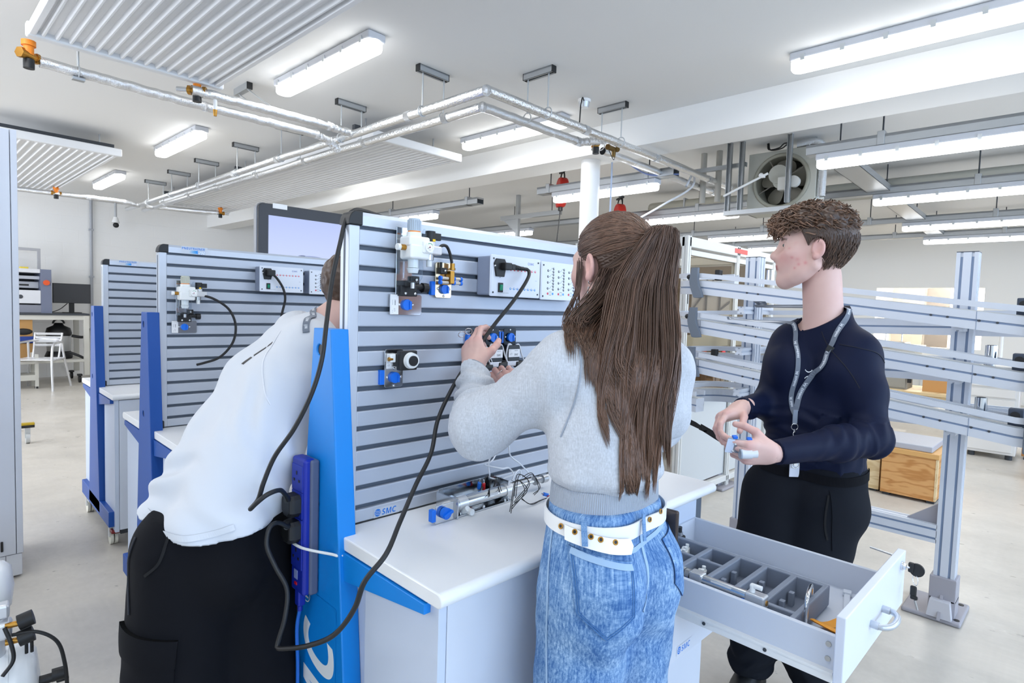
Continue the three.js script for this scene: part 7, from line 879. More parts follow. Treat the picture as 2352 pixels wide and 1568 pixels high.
    seamP([[-0.115, 0.958, 0.45], [-0.06, 0.946, 0.45], [0.03, 0.928, 0.45], [0.058, 0.925, 0.45]], 0.009, M.denimPale, 'yoke_seam'); seamP([[0.056, 0.925, 0.45], [0.10, 0.945, 0.45], [0.125, 0.965, 0.45]], 0.009, M.denimPale, 'yoke_seam'); seamP([[0.05, 0.97, 0.45], [0.055, 0.925, 0.45], [0.066, 0.88, 0.45], [0.066, 0.845, 0.45], [0.05, 0.82, 0.45]], 0.008, M.denimPale, 'centre_seam'); seamP([[-0.118, 0.97, 0.45], [-0.126, 0.9, 0.45], [-0.128, 0.8, 0.45], [-0.122, 0.6, 0.45]], 0.004, M.denimPale, 'side_seam'); }
  // belt with eyelets, loops
  const beltPts = []; for (let i = 0; i <= 72; i++) { const a = i / 72 * 2 * PI; const dx = Math.sin(a), dz = Math.cos(a); const y = 0.969 - 0.007 * Math.cos(a - 0.3); const q = march((x, yy, z) => Math.min(jraw(x, yy, z), 1) - 0.004, [-0.006 + dx * 0.3, y, -0.016 + dz * 0.3], [-dx, 0, -dz]); beltPts.push(q); }
  { const P = [], idx = [], n = beltPts.length; for (let i = 0; i < n; i++) { const a = V(...beltPts[i]), o = V(a.x + 0.006, 0, a.z + 0.016).normalize(); for (const [u, v] of [[0, -1], [0.0035, -1], [0.0035, 1], [0, 1]]) P.push(a.x + o.x * u, a.y + v * 0.0145, a.z + o.z * u); } for (let i = 0; i < n - 1; i++) for (let k = 0; k < 4; k++) { const a = i * 4 + k, c = i * 4 + (k + 1) % 4; idx.push(a, a + 4, c, c, a + 4, c + 4); } const g = new THREE.BufferGeometry(); g.setAttribute('position', new THREE.Float32BufferAttribute(P, 3)); g.setIndex(idx); const q = toCreasedNormals(g.toNonIndexed(), 0.7);
    const belt = mesh('belt', q, M.leatherW, t); const bfn = (x, y, z) => jraw(x, y, z) - 0.009;
    mesh('belt_tip', patch(bfn, [0, 0, 0.45], [1, 0, 0], [0, 1, 0], [0, 0, -1], [[-0.10, 0.962], [-0.02, 0.948], [0.022, 0.942], [0.028, 0.928], [0.022, 0.917], [-0.02, 0.922], [-0.10, 0.936]].map(([x, y]) => [x, y + 0.012]), 0.002, 0.008), M.leatherW, belt);
    for (const [x, y] of [[-0.108, 0.969], [-0.083, 0.966], [-0.054, 0.962], [-0.036, 0.958], [-0.008, 0.953], [0.072, 0.972], [0.1, 0.98]]) { const p = march((a, c, d) => bfn(a, c, d) - 0.002, [x, y, 0.45], [0, 0, -1]), n = gradOf(jraw, p, 0.01); const g = new THREE.TorusGeometry(0.0042, 0.0014, 8, 18); g.applyQuaternion(new THREE.Quaternion().setFromUnitVectors(V(0, 0, 1), n)); g.translate(...p); const e = mesh('eyelet', g, M.brass, belt); const c = new THREE.CircleGeometry(0.0034, 14); c.applyQuaternion(new THREE.Quaternion().setFromUnitVectors(V(0, 0, 1), n)); c.translate(p[0] + n.x * 0.0006, p[1] + n.y * 0.0006, p[2] + n.z * 0.0006); mesh('eyelet_hole', c, M.black, e); }
    for (const [x, y0, y1] of [[-0.067, 0.945, 0.987], [0.053, 0.94, 0.99]]) mesh('belt_loop', ribbon((a, c, d) => jraw(a, c, d) - 0.013, [[x, y1, 0.45], [x + 0.001, (y0 + y1) / 2, 0.45], [x + 0.002, y0, 0.45]], [0, 0, -1], 0.011, 0.0005, 12, 0.002), M.denim, belt); }
  const ph = march(jfn, [0.4, 0.935, 0.12], [-0.85, 0, -0.45]); mesh('phone', rbox(0.012, 0.1, 0.05, 0.005, ph[0] + 0.004, 0.915, ph[2] - 0.012, 0, 0.9, 0), mat('#4b423f', 0.25, 0.5), jeans);
  for (const s of [[-0.06, 0.07], [0.075, -0.035]]) mesh('shoe', [sph(0.05, s[0] - 0.03, 0.04, s[1] - 0.03, 16, 1.3, 0.75, 1.3), rbox(0.1, 0.03, 0.2, 0.015, s[0] - 0.02, 0.016, s[1] - 0.03, 0, 0.78, 0)], M.white, t);
  // rings and earrings
  const ring = (p, dir, rd) => { const g = new THREE.TorusGeometry(rd, 0.0012, 8, 24); g.applyQuaternion(new THREE.Quaternion().setFromUnitVectors(V(0, 0, 1), V(...dir).normalize())); g.translate(...p); return g; };
  mesh('ring', ring([-0.344, 1.308, -0.345], [-0.3, 0.6, -0.7], 0.0095), M.silver, t); mesh('ring', ring([-0.327, 1.316, -0.352], [-0.1, 0.5, -0.8], 0.0095), M.silver, t); mesh('ring', ring([-0.242, 1.207, -0.366], [-0.7, 0.6, -0.2], 0.0095), M.silver, t);
  const E0 = V(0.078, -0.034, -0.006).applyMatrix4(M4s); mesh('earring', [torus(0.006, 0.0012, E0.x, E0.y, E0.z, 0, 0.8, 0), bar([E0.x - 0.004, E0.y - 0.012, E0.z + 0.004], [E0.x - 0.006, E0.y - 0.032, E0.z + 0.006], 0.0014)], M.silver, t);
  // hair: cap combed back into a high ponytail, loose lower layer
  const hl = (x, y, z) => { const q = V(x, y, z).applyMatrix4(M4s); return [q.x, q.y, q.z]; };
  const capF = (x, y, z) => { const a = x / 0.0815, bq = (y - 0.036) / 0.097, c = (z + 0.018) / 0.107, l = Math.sqrt(a * a + bq * bq + c * c); let d = (l - 1) * 0.08; d += 0.0012 * Math.sin(Math.atan2(x, y - 0.03 + 0.2 * z) * 70); const line = 0.55 * y - 0.83 * z + 0.012 + (Math.abs(x) < 0.09 && y < 0.03 ? -0.012 : 0); const ear = Math.hypot(Math.abs(x) - 0.085, (y + 0.002) * 0.7, z + 0.008) - 0.024; return Math.max(d, -line, -ear, -0.075 - y); };
  const hc = (s, u) => { const k = s.k, w = lerp(0.75, 1.25, u) * k; return [0.125 * w, 0.072 * w * lerp(1, 0.9, u), 0.05 * w * lerp(1.05, 0.76, u)]; };
  const cap = sdfGeo(capF, [-0.1, -0.09, -0.14], [0.1, 0.15, 0.1], 0.0035, () => [0.075, 0.042, 0.029]).applyMatrix4(M4s);
  const B0 = [0, 0.05, -0.12], S = [];
  for (let i = 0; i < 1500; i++) { const a = rr(-1, 1) * 2.7, hx = Math.sin(a) * 0.074, up = Math.cos(a); let st; if (up > -0.2) st = [hx, 0.036 + 0.078 * up, 0.02 + 0.045 * up + rr(-0.02, 0.004)]; else st = [hx * 1.1, 0.0 + 0.05 * up, -0.035 - 0.06 * (-up)]; const e = [B0[0] + rr(-0.012, 0.012), B0[1] + rr(-0.012, 0.012), B0[2] + rr(-0.004, 0.006)], p = [], lift = rr(0.984, 1.02); for (let k = 0; k <= 9; k++) { const u = k / 9, q = [0, 1, 2].map(j => lerp(st[j], e[j], u)); const n = [q[0] / 0.0825, (q[1] - 0.036) / 0.098, (q[2] + 0.018) / 0.108], l = Math.hypot(...n) || 1; const onto = (c, cc, rd) => cc + (n[c] / l) * rd * lift; const w = 1 - Math.pow(u, 6); p.push(hl(lerp(e[0], onto(0, 0, 0.0825), w), lerp(e[1], onto(1, 0.036, 0.098), w), lerp(e[2], onto(2, -0.018, 0.108), w))); } S.push({ p, k: rr(0.6, 1.6), r: rr(0.0008, 0.0014) }); }
  const Bw = hl(0, 0.05, -0.125);
  const locks = []; for (let i = 0; i < 46; i++) { const u = (i + rnd()) / 46; locks.push({ u, ex: lerp(-0.035, 0.118, u) + rr(-0.012, 0.012), ey: u < 0.3 ? rr(1.13, 1.27) : u > 0.88 ? rr(1.08, 1.2) : rr(1.0, 1.14), dep: rr(0, 0.045), sw: u < 0.35 ? rr(0.0, 0.035) : rr(-0.008, 0.012), k: rr(0.75, 1.3) }); }
  for (let i = 0; i < 3200; i++) { // ponytail: strands gathered into locks that taper to points
    const L = locks[Math.floor(rnd() * 46)], a = rr(-2.0, 2.0), q = rr(-1, 1), q2 = rr(-1, 1), spread = 0.014;
    const root = [Bw[0] + 0.022 * Math.sin(a) * 0.8, Bw[1] + 0.016 * Math.cos(a) + rr(-0.008, 0.008), Bw[2] - 0.018 * Math.sin(a) * 0.8], m1 = [Bw[0] + 0.024 + lerp(-0.026, 0.026, L.u) + rr(-0.01, 0.01), Bw[1] + 0.008 + 0.014 * Math.cos(lerp(-1.3, 1.3, L.u)) + rr(-0.006, 0.004), Bw[2] + 0.03 - 0.02 * (L.u - 0.5) - L.dep * 0.4 + rr(-0.005, 0.005)];
    const xm = lerp(-0.015, 0.135, L.u), ey = L.ey + rr(-0.02, 0.03), z3 = (x) => -0.3 * Math.max(0, x - 0.07); const m2 = [lerp(Bw[0] + 0.005, xm, 0.75) + q * spread, lerp(Bw[1], ey, 0.27), -0.03 - L.dep + q2 * spread * 0.7 + z3(xm) * 0.5], m3 = [lerp(xm, L.ex, 0.45) + q * spread * 0.9, lerp(Bw[1], ey, 0.62), 0.035 - L.dep * 0.6 + z3(xm) + q2 * spread * 0.6], m4 = [L.ex + q * 0.007, lerp(Bw[1], ey, 0.86), 0.045 - L.dep * 0.4 + z3(L.ex) + q2 * 0.006], m5 = [L.ex + L.sw + q * 0.003, ey, 0.048 - L.dep * 0.4 + z3(L.ex) + q2 * 0.003];
    S.push({ p: bez([root, m1, m2, m3, m4, m5], 15), k: L.k * rr(0.65, 1.4), r: rr(0.0006, 0.0011) }); }
  for (let i = 0; i < 1100; i++) { // loose lower layer falling over the near shoulder
    const lk = Math.floor(rnd() * 14), f = (lk + 0.5) / 14, st = hl(lerp(0.072, -0.03, f) + rr(-0.006, 0.004), rr(-0.06, 0.0), lerp(-0.03, -0.09, Math.sqrt(f)) + rr(-0.01, 0.01)), h1 = Math.sin(lk * 7.3) * 0.5 + 0.5, ex = lerp(-0.115, 0.05, f) + 0.01 * h1, ey = lerp(1.30, 1.185, f) + 0.06 * (h1 - 0.5) + rr(-0.015, 0.025), ez = lerp(-0.035, 0.045, f), q = rr(-1, 1), q2 = rr(-1, 1); S.push({ p: bez([st, [lerp(st[0], ex, 0.3) + q * 0.012, lerp(st[1], ey, 0.35), lerp(st[2], ez, 0.35) + 0.016 + q2 * 0.008], [lerp(st[0], ex, 0.8) - 0.012 + q * 0.01, lerp(st[1], ey, 0.75), lerp(st[2], ez, 0.85) + 0.014 + q2 * 0.006], [ex + (f < 0.7 ? 0.018 * h1 : 0) + q * 0.009, ey + 0.03 * Math.abs(q2), ez + q2 * 0.004]], 13), k: rr(0.4, 1.2), r: rr(0.0006, 0.0011) }); }
  for (let i = 0; i < 26; i++) { const st = hl(0.074, rr(0.0, 0.03), rr(0.02, 0.04)), ex = rr(-0.1, -0.06); S.push({ p: bez([st, [st[0] - 0.004, 1.43, st[2] + 0.012], [ex, 1.37, st[2] + 0.03], [ex - 0.005, rr(1.27, 1.34), st[2] + 0.05]], 12), k: rr(0.5, 1), r: 0.0009 }); }
  const gz = []; for (let i = 0; i <= 48; i++) { gz.push([]); for (let j = 0; j <= 40; j++) { const q = march(hfn, [-0.16 + i * 0.007, 0.98 + j * 0.01, 0.3], [0, 0, -1], 0.6); gz[i].push(q[2] < -0.25 ? -9 : q[2]); } }
  for (const q of S) for (const p of q.p) { const i = Math.round((p[0] + 0.16) / 0.007), j = Math.round((p[1] - 0.98) / 0.01); if (i >= 0 && i <= 48 && j >= 0 && j <= 40 && gz[i][j] > -1 && p[2] < gz[i][j] + 0.004) p[2] = gz[i][j] + 0.004 + 0.008 * Math.abs(nz(p[0] * 90, p[1] * 9, 3)); }
  mesh('hair', [cap, strandGeo(S, 0.0014, 4, hc)], hairMat('#ffffff'), t);
}

// ===== young man standing =====
{
  const t = thing('person', 'young man with curly brown hair in a tight navy long-sleeved top holding a small valve', 'person', [2.155, 0, -0.715], VIEW);
  const a = [0.75, 0.65], f = [-0.65, 0.75];                                    // towards his left, forwards
  const shL = [0.132, 1.262, 0.06], elL = [0.128, 1.0, 0.2], wrL = [-0.245, 0.978, 0.325], shR = [0.008, 1.282, -0.105], elR = [-0.07, 1.06, -0.1], wrR = [-0.238, 1.064, 0.055];
  const M4 = basis([-0.93, 0.03, -0.36]).setPosition(0.014, 1.613, -0.03).scale(V(1.06, 1.06, 1.06));
  const bones = [...pairs([0.05, 0.8, 0], a, 0.05, 0.08, [0.05, 1.0, 0], 0.045, 0.07), ...pairs([0.05, 1.0, 0], a, 0.045, 0.07, [0.06, 1.2, -0.03], 0.06, 0.07), [[0.075, 1.3, -0.025], [0.055, 1.53, -0.03], 0.066, 0.062], [shL, elL, 0.05, 0.042], [elL, wrL, 0.042, 0.03], [shR, elR, 0.05, 0.042], [elR, wrR, 0.042, 0.03], [shL, shR, 0.045, 0.045], [[0.075, 1.32, -0.03], shL, 0.045, 0.04], [[0.075, 1.32, -0.03], shR, 0.045, 0.04], [[0.09, 0.8, 0.03], [0.05, 0.42, 0.05], 0.085, 0.06], [[0.05, 0.42, 0.05], [0.07, 0.06, 0.03], 0.058, 0.04], [[-0.03, 0.8, -0.06], [-0.11, 0.42, -0.01], 0.085, 0.06], [[-0.11, 0.42, -0.01], [-0.115, 0.06, -0.03], 0.058, 0.04]];
  const bf = bonesField(bones, 0.05), spots = [[0.068, -0.035, 0.045, 0.006], [0.064, -0.05, 0.04, 0.005], [0.06, -0.028, 0.06, 0.005], [0.069, 0.02, 0.055, 0.006], [0.058, -0.062, 0.05, 0.004], [0.067, -0.045, 0.02, 0.006], [0.06, 0.0, 0.07, 0.004]];
  const hL = handGeo(wrL, [-0.97, 0.02, 0.2], [-0.25, 0.3, -0.9], true, SKIN, [[0.5, 0.7, 0.5], [0.75, 0.95, 0.55], [0.9, 1.0, 0.6], [1.0, 1.05, 0.6]], 0.25, 1.03), hR = handGeo(wrR, [-0.86, -0.26, 0.42], [0.18, -0.85, 0.35], false, SKIN, [[0.45, 0.55, 0.4], [0.6, 0.7, 0.45], [0.7, 0.85, 0.5], [0.75, 0.9, 0.5]], 0.25, 1.03);
  const bd = mesh('body', [sdfGeo(bf, ...boundsOf(bones, 0.02), 0.011, skinColor(SKIN)), headGeo(M4, SKIN, { spots }), hL, hR], M.skinA, t); eyes(M4, bd, '#4d5a50');
  // tight top
  const pec = (s) => [0.06 + a[0] * 0.075 * s + f[0] * 0.055, 1.2, -0.02 + a[1] * 0.075 * s + f[1] * 0.055];
  const tb = [...pairs([0.05, 0.82, 0.0], a, 0.058, 0.108, [0.05, 1.0, 0], 0.055, 0.1), ...pairs([0.05, 1.0, 0], a, 0.055, 0.1, [0.06, 1.21, -0.02], 0.085, 0.1), [pec(1), pec(1), 0.07], [pec(-1), pec(-1), 0.07], [shL, shR, 0.072, 0.068], [[0.082, 1.30, -0.03], [0.074, 1.45, -0.03], 0.082, 0.073], [[0.088, 1.37, -0.03], shL, 0.06, 0.062], [[0.07, 1.35, -0.035], shR, 0.058, 0.06], [shL, [lerp(shL[0], elL[0], 0.45) + 0.006, lerp(shL[1], elL[1], 0.45), lerp(shL[2], elL[2], 0.45)], 0.068, 0.062], [[lerp(shL[0], elL[0], 0.45) + 0.006, lerp(shL[1], elL[1], 0.45), lerp(shL[2], elL[2], 0.45)], elL, 0.062, 0.05], [elL, [lerp(elL[0], wrL[0], 0.35), lerp(elL[1], wrL[1], 0.35) + 0.004, lerp(elL[2], wrL[2], 0.35)], 0.05, 0.05], [[lerp(elL[0], wrL[0], 0.35), lerp(elL[1], wrL[1], 0.35) + 0.004, lerp(elL[2], wrL[2], 0.35)], wrL, 0.05, 0.036], [shR, elR, 0.066, 0.054], [elR, wrR, 0.052, 0.036]];
  const traw = bonesField(tb, 0.04), seg = (x, y, z, p, q) => { const d = [q[0] - p[0], q[1] - p[1], q[2] - p[2]]; return ((x - p[0]) * d[0] + (y - p[1]) * d[1] + (z - p[2]) * d[2]) / (d[0] ** 2 + d[1] ** 2 + d[2] ** 2); };
  const tfn = (x, y, z) => { let d = traw(x, y, z); if (Math.abs(d) > 0.04) return d; const front = (x - 0.055) * f[0] + z * f[1]; const arm = z > 0.1 && y < 1.06; if (!arm && y < 1.08) d -= 0.0035 * Math.sin(y * 150 + 26 * x + 5 * nz(x * 7, y * 9, z * 7)) * sstep(1.1, 1.02, y) * sstep(-0.06, 0.05, front);
    const u = seg(x, y, z, elL, wrL); if (arm && u > -0.1) d -= 0.0028 * Math.sin(u * 48 + y * 60 + 4 * nz(x * 8, y * 8, z * 8)) * sstep(0.75, 0.35, u) + 0.003 * sstep(0.03, 0.0, Math.abs(u - 0.12)); const el = Math.hypot(x - elL[0] + 0.03, y - elL[1] - 0.02, z - elL[2]); d -= 0.003 * Math.sin(el * 150) * Math.exp(-el * el / 0.004); d += 0.002 * nz(x * 16, y * 16, z * 16);
    if (u > 0.5 && arm) d = Math.max(d, (u - 0.97) * 0.38); const uR = seg(x, y, z, elR, wrR); if (Math.hypot(x - wrR[0], y - wrR[1], z - wrR[2]) < 0.13) d = Math.max(d, (uR - 0.96) * 0.23); if (y > 1.28 && Math.hypot(x - 0.078, z + 0.03) < 0.088) d = Math.max(d, (y - 1.345 - 0.62 * (x - 0.015)) * 0.85); return Math.max(d, 0.855 - y); };
  const top = mesh('top', metreUV(sdfGeo(tfn, ...boundsOf(tb, 0.02), 0.0065)), M.navy, t);
  { const O = [0, 0, 0.6], w = mat('#e9edf2', 0.5), lg = (pts) => patch(tfn, O, [1, 0, 0], [0, 1, 0], [0, 0, -1], pts, 0.0012, 0.004); const cx = -0.012, cy = 1.188; // chest emblem: two crossing arcs
    const arc = (dy, s) => { const o = []; for (let i = 0; i <= 10; i++) { const u = -1 + i / 5; o.push([cx + u * 0.011, cy + dy + s * (0.011 - 0.0085 * (1 - u * u))]); } for (let i = 10; i >= 0; i--) { const u = -1 + i / 5; o.push([cx + u * 0.011 * (Math.abs(u) > 0.9 ? 0.8 : 1), cy + dy + s * (0.0135 - 0.0062 * (1 - u * u) * 1.2) + s * 0.0]); } return o; }; mesh('emblem', [lg(arc(0.003, 1)), lg(arc(-0.003, -1))], w, top);
    for (const p of [[[0.03, 1.335, 0.6], [0.045, 1.26, 0.6], [0.075, 1.2, 0.6], [0.09, 1.16, 0.6]], [[0.06, 1.295, 0.6], [0.11, 1.285, 0.6], [0.16, 1.272, 0.6], [0.2, 1.24, 0.6]]]) mesh('seam', ribbon(tfn, p, [0, 0, -1], 0.0022, 0.0003, 30, 0.001), mat('#0a0f1c', 0.7), top); }
  // cargo trousers
  const kb = [...pairs([0.05, 0.87, 0.0], a, 0.06, 0.106, [0.04, 0.73, 0.0], 0.07, 0.118), [[0.075, 0.74, 0.035], [0.03, 0.40, 0.06], 0.125, 0.098], [[0.03, 0.40, 0.06], [0.06, 0.12, 0.04], 0.098, 0.074], [[-0.05, 0.74, -0.05], [-0.12, 0.40, -0.0], 0.12, 0.096], [[-0.12, 0.40, 0.0], [-0.12, 0.13, -0.02], 0.096, 0.074]];
  const kraw = bonesField(kb, 0.03), kfn = (x, y, z) => { let d = kraw(x, y, z); if (Math.abs(d) > 0.05) return d; d += 0.006 * nz(x * 8, y * 9, z * 8) - 0.004 * Math.sin(y * 42 + 16 * x + 5 * nz(x * 5, y * 5, z * 5)) * sstep(0.75, 0.5, y) - 0.004 * Math.sin(y * 95 + 8 * nz(x * 9, 2, z * 9)) * sstep(0.28, 0.16, y); return Math.max(d, y - 0.88, 0.1 - y); };
  const tr = mesh('trousers', metreUV(sdfGeo(kfn, ...boundsOf(kb, 0.02), 0.009)), M.blackCloth2, t); mesh('waistband', ribbon(kfn, [[-0.14, 0.852, 0.6], [-0.05, 0.845, 0.6], [0.08, 0.845, 0.6], [0.2, 0.862, 0.6]], [0, 0, -1], 0.03, 0.001, 50, 0.002), M.blackCloth, tr);
  mesh('pocket_zip', ribbon(kfn, [[0.03, 0.80, 0.6], [0.022, 0.75, 0.6], [0.022, 0.70, 0.6], [0.03, 0.655, 0.6]], [0, 0, -1], 0.006, 0.002, 30, 0.002), mat('#0a0b0f', 0.8), tr); mesh('pocket_flap', patch(kfn, [0, 0, 0.6], [1, 0, 0], [0, 1, 0], [0, 0, -1], [[0.034, 0.815], [0.075, 0.81], [0.08, 0.62], [0.045, 0.62]], 0.003, 0.012), M.blackCloth2, tr);
  for (const [x, z, k] of [[0.055, 0.05, 1], [-0.13, -0.02, 1]]) { const yaw = -0.86; const q = (X, Y, Z) => { const c = Math.cos(yaw), s = Math.sin(yaw); return [x + X * c + Z * s, Y, z - X * s + Z * c]; }; const sb = [[q(0, 0.045, -0.05), q(0, 0.04, 0.12), 0.042, 0.034], [q(0, 0.11, -0.05), q(0, 0.05, 0.03), 0.045, 0.042]], sf = bonesField(sb, 0.02); const sh = mesh('shoe', creased(sdfGeo((X, Y, Z) => Math.max(sf(X, Y, Z), 0.012 - Y, Y - 0.135), ...boundsOf(sb, 0.02), 0.007)), M.black, t); mesh('sole', sdfGeo((X, Y, Z) => Math.max(sf(X, Math.max(Y, 0.03), Z) - 0.004, Y - 0.02, 0.001 - Y), ...boundsOf(sb, 0.03), 0.007), mat('#2a2b2f', 0.6), sh); mesh('tongue', rbox(0.035, 0.06, 0.012, 0.005, ...q(0, 0.135, 0.0), -0.3, yaw, 0), mat('#b9b4c4', 0.6), sh); }
  // hair: short sides, curly top
  const hl = (x, y, z) => { const q = V(x, y, z).applyMatrix4(M4); return [q.x, q.y, q.z]; };
  const sides = (x, y, z) => { const th = 0.004 + 0.012 * sstep(-0.05, 0.06, y), A = x / (0.074 + th), Bq = (y - 0.036) / (0.09 + th), C = (z + 0.018) / (0.098 + th * 1.4), l = Math.sqrt(A * A + Bq * Bq + C * C); let d = (l - 1) * 0.076 + 0.001 * nz(x * 200, y * 200, z * 200); const line = 0.42 * y - 0.9 * z + 0.012; const ear = Math.hypot(Math.abs(x) - 0.08, (y + 0.0) * 0.75, z + 0.01) - 0.027; const back = y + 0.064 - Math.min(0, (z + 0.04)) * 0.25; return Math.max(d, -line, -ear, -back); };
  const topF = (x, y, z) => { const A = x / 0.09, Bq = (y - 0.082) / 0.076, C = (z + 0.008) / 0.12, l = Math.sqrt(A * A + Bq * Bq + C * C); let d = (l - 1) * 0.075; d += 0.011 * nz(x * 34, y * 34, z * 34) + 0.007 * nz(x * 70, y * 70, z * 70 + 9); const cut = 0.055 + 0.2 * z - y; return -smin(-d, -cut, 0.02); };
  const hcol = (s, u) => { const k = s.k * lerp(0.8, 1.25, u); return [0.15 * k, 0.085 * k, 0.053 * k]; }; const S = [];
  for (let i = 0; i < 900; i++) { const th = rr(0, 2 * PI), phv = Math.acos(rr(-0.25, 1)); const n = [Math.sin(phv) * Math.sin(th), Math.cos(phv), Math.sin(phv) * Math.cos(th)]; const c = [n[0] * 0.086, 0.084 + n[1] * 0.074, -0.012 + n[2] * 0.118]; if (c[1] < 0.05 + 0.3 * c[2]) continue; 
    const fw = V(rr(-0.5, 0.5), -0.25, 1 + rr(-0.7, 0.3)).addScaledVector(V(...n), -0.2).normalize(), side = V(...n).cross(fw).normalize(), R = rr(0.005, 0.0105), turns = rr(0.7, 1.5), len = rr(0.03, 0.058), ph0 = rr(0, 6), p = []; for (let k = 0; k <= 13; k++) { const u = k / 13, an = ph0 + u * turns * 2 * PI; const q = V(...c).addScaledVector(fw, u * len).addScaledVector(side, Math.cos(an) * R).addScaledVector(V(...n), Math.sin(an) * R + 0.004 - u * u * 0.012); p.push(hl(q.x, q.y, q.z)); } S.push({ p, k: rr(0.5, 1.7), r: rr(0.0011, 0.0024) }); }
  for (let i = 0; i < 170; i++) { const x = rr(-0.06, 0.075), c = [x, rr(0.07, 0.125), 0.092 - Math.abs(x) * 0.35 + rr(0, 0.035)], R = rr(0.004, 0.009), ph0 = rr(0, 6), p = []; for (let k = 0; k <= 13; k++) { const u = k / 13, an = ph0 + u * 9; p.push(hl(c[0] + Math.cos(an) * R, c[1] - u * rr(0.03, 0.045), c[2] + Math.sin(an) * R + 0.012 * u)); } S.push({ p, k: rr(0.6, 1.6), r: rr(0.0015, 0.0028) }); }
  for (let i = 0; i < 900; i++) { const th = rr(1.2, 5.1), yy = rr(-0.07, 0.06), tk = 0.004 + 0.012 * sstep(-0.05, 0.06, yy), sq = Math.sqrt(Math.max(0.1, 1 - ((yy - 0.036) / 0.1) ** 2)), c = [(0.0745 + tk) * Math.sin(th) * sq, yy, -0.018 + (0.099 + tk * 1.4) * Math.cos(th) * sq]; if (c[2] > 0.02 || Math.hypot(Math.abs(c[0]) - 0.08, c[1] * 0.75, c[2] + 0.01) < 0.03) continue; const p = []; for (let k = 0; k <= 6; k++) { const u = k / 6; p.push(hl(c[0] * (1 + 0.015 * Math.sin(u * 3) - 0.06 * u), c[1] - u * 0.024, c[2] * (1 - 0.07 * u) - 0.004 * Math.sin(u * 3))); } S.push({ p, k: rr(0.35, 0.9), r: rr(0.0008, 0.0013) }); }
  mesh('hair', [sdfGeo(sides, [-0.1, -0.1, -0.14], [0.1, 0.15, 0.12], 0.0035, () => [0.062, 0.037, 0.027]).applyMatrix4(M4), sdfGeo(topF, [-0.115, 0.0, -0.16], [0.115, 0.18, 0.14], 0.0035, (x, y, z) => { const k = 0.75 + 0.5 * nz(x * 60, y * 60, z * 60); return [0.085 * k, 0.047 * k, 0.03 * k]; }).applyMatrix4(M4), strandGeo(S, 0.002, 5, hcol)], hairMat('#ffffff'), t);
  // lanyard with hardware and card
  M.lan = mat('#ffffff', 0.6, 0, { map: canvasTex(1024, 40, (g, w, h) => { g.fillStyle = '#6d7684'; g.fillRect(0, 0, w, h); g.fillStyle = '#e4e8ee'; g.font = 'bold 26px sans-serif'; for (let i = 0; i < 4; i++) { g.fillText('Student', 60 + i * 250, 29); g.beginPath(); const x = 20 + i * 250; g.moveTo(x, 30); g.lineTo(x + 8, 10); g.lineTo(x + 15, 26); g.lineTo(x + 22, 8); g.lineTo(x + 28, 30); g.lineWidth = 4; g.strokeStyle = '#e4e8ee'; g.stroke(); } }) });
  const lan = new THREE.Group(); lan.name = 'lanyard'; t.add(lan); const both = (x, y, z) => Math.min(tfn(x, y, z), bf(x, y, z));
  mesh('strap', ribbon(both, [[0.142, 1.445, 0.6], [0.108, 1.39, 0.6], [0.07, 1.34, 0.6], [0.04, 1.28, 0.6], [0.005, 1.2, 0.6], [-0.03, 1.12, 0.6], [-0.045, 1.06, 0.6]], [0, 0, -1], 0.017, 0.002, 70, 0.0015), M.lan, lan); mesh('strap', ribbon(both, [[-0.018, 1.37, 0.6], [-0.026, 1.32, 0.6], [-0.042, 1.24, 0.6], [-0.05, 1.16, 0.6], [-0.055, 1.09, 0.6], [-0.05, 1.05, 0.6]], [0, 0, -1], 0.015, 0.0015, 60, 0.0015), M.lan, lan);
  const ap = march(both, [-0.05, 1.05, 0.6], [0, 0, -1]), z0 = ap[2] + 0.006; const bk = march(both, [0.038, 1.278, 0.6], [0, 0, -1]); mesh('buckle', rbox(0.022, 0.02, 0.008, 0.002, bk[0], bk[1], bk[2] + 0.006, 0, -0.4, -0.45), M.black, lan);
  mesh('strap_end', rbox(0.016, 0.05, 0.004, 0.001, ap[0] - 0.002, ap[1] - 0.01, z0 + 0.002), mat('#8a94a4', 0.5), lan); mesh('clip', [torus(0.011, 0.0016, ap[0] - 0.002, ap[1] - 0.042, z0 + 0.004), torus(0.007, 0.0018, ap[0] - 0.002, ap[1] - 0.066, z0 + 0.005, 0, 0.5, 0), bar([ap[0] - 0.002, ap[1] - 0.05, z0 + 0.005], [ap[0] - 0.002, ap[1] - 0.06, z0 + 0.005], 0.004)], M.silver, lan); mesh('chain', [bar([ap[0] - 0.004, ap[1] - 0.075, z0 + 0.008], [ap[0] - 0.008, ap[1] - 0.13, z0 + 0.012], 0.004), bar([ap[0] - 0.008, ap[1] - 0.13, z0 + 0.012], [ap[0] - 0.006, ap[1] - 0.15, z0 + 0.02], 0.0018)], M.silver, lan); mesh('ring_badge', [torus(0.013, 0.0022, ap[0] - 0.006, ap[1] - 0.165, z0 + 0.03), cylZ(0.006, 0.006, ap[0] - 0.006, ap[1] - 0.165, z0 + 0.03)], M.silver, lan);
  const cardY = 0.862; mesh('card', rbox(0.034, 0.075, 0.003, 0.003, ap[0] + 0.002, cardY + 0.012, march(kfn, [ap[0], 0.85, 0.6], [0, 0, -1])[2] + 0.012), mat('#dfe3ee', 0.4), lan);
  // the module he holds
  const m = thing('held_valve', 'small metal valve module with blue clips held in the young man\'s hands', 'valve', [0, 0, 0]); m.position.copy(V(-0.345, 1.0, 0.345).applyAxisAngle(V(0, 1, 0), VIEW).add(V(2.155, 0, -0.715))); m.rotation.y = VIEW; m.rotation.z = 0.25; m.rotation.x = 0.3;
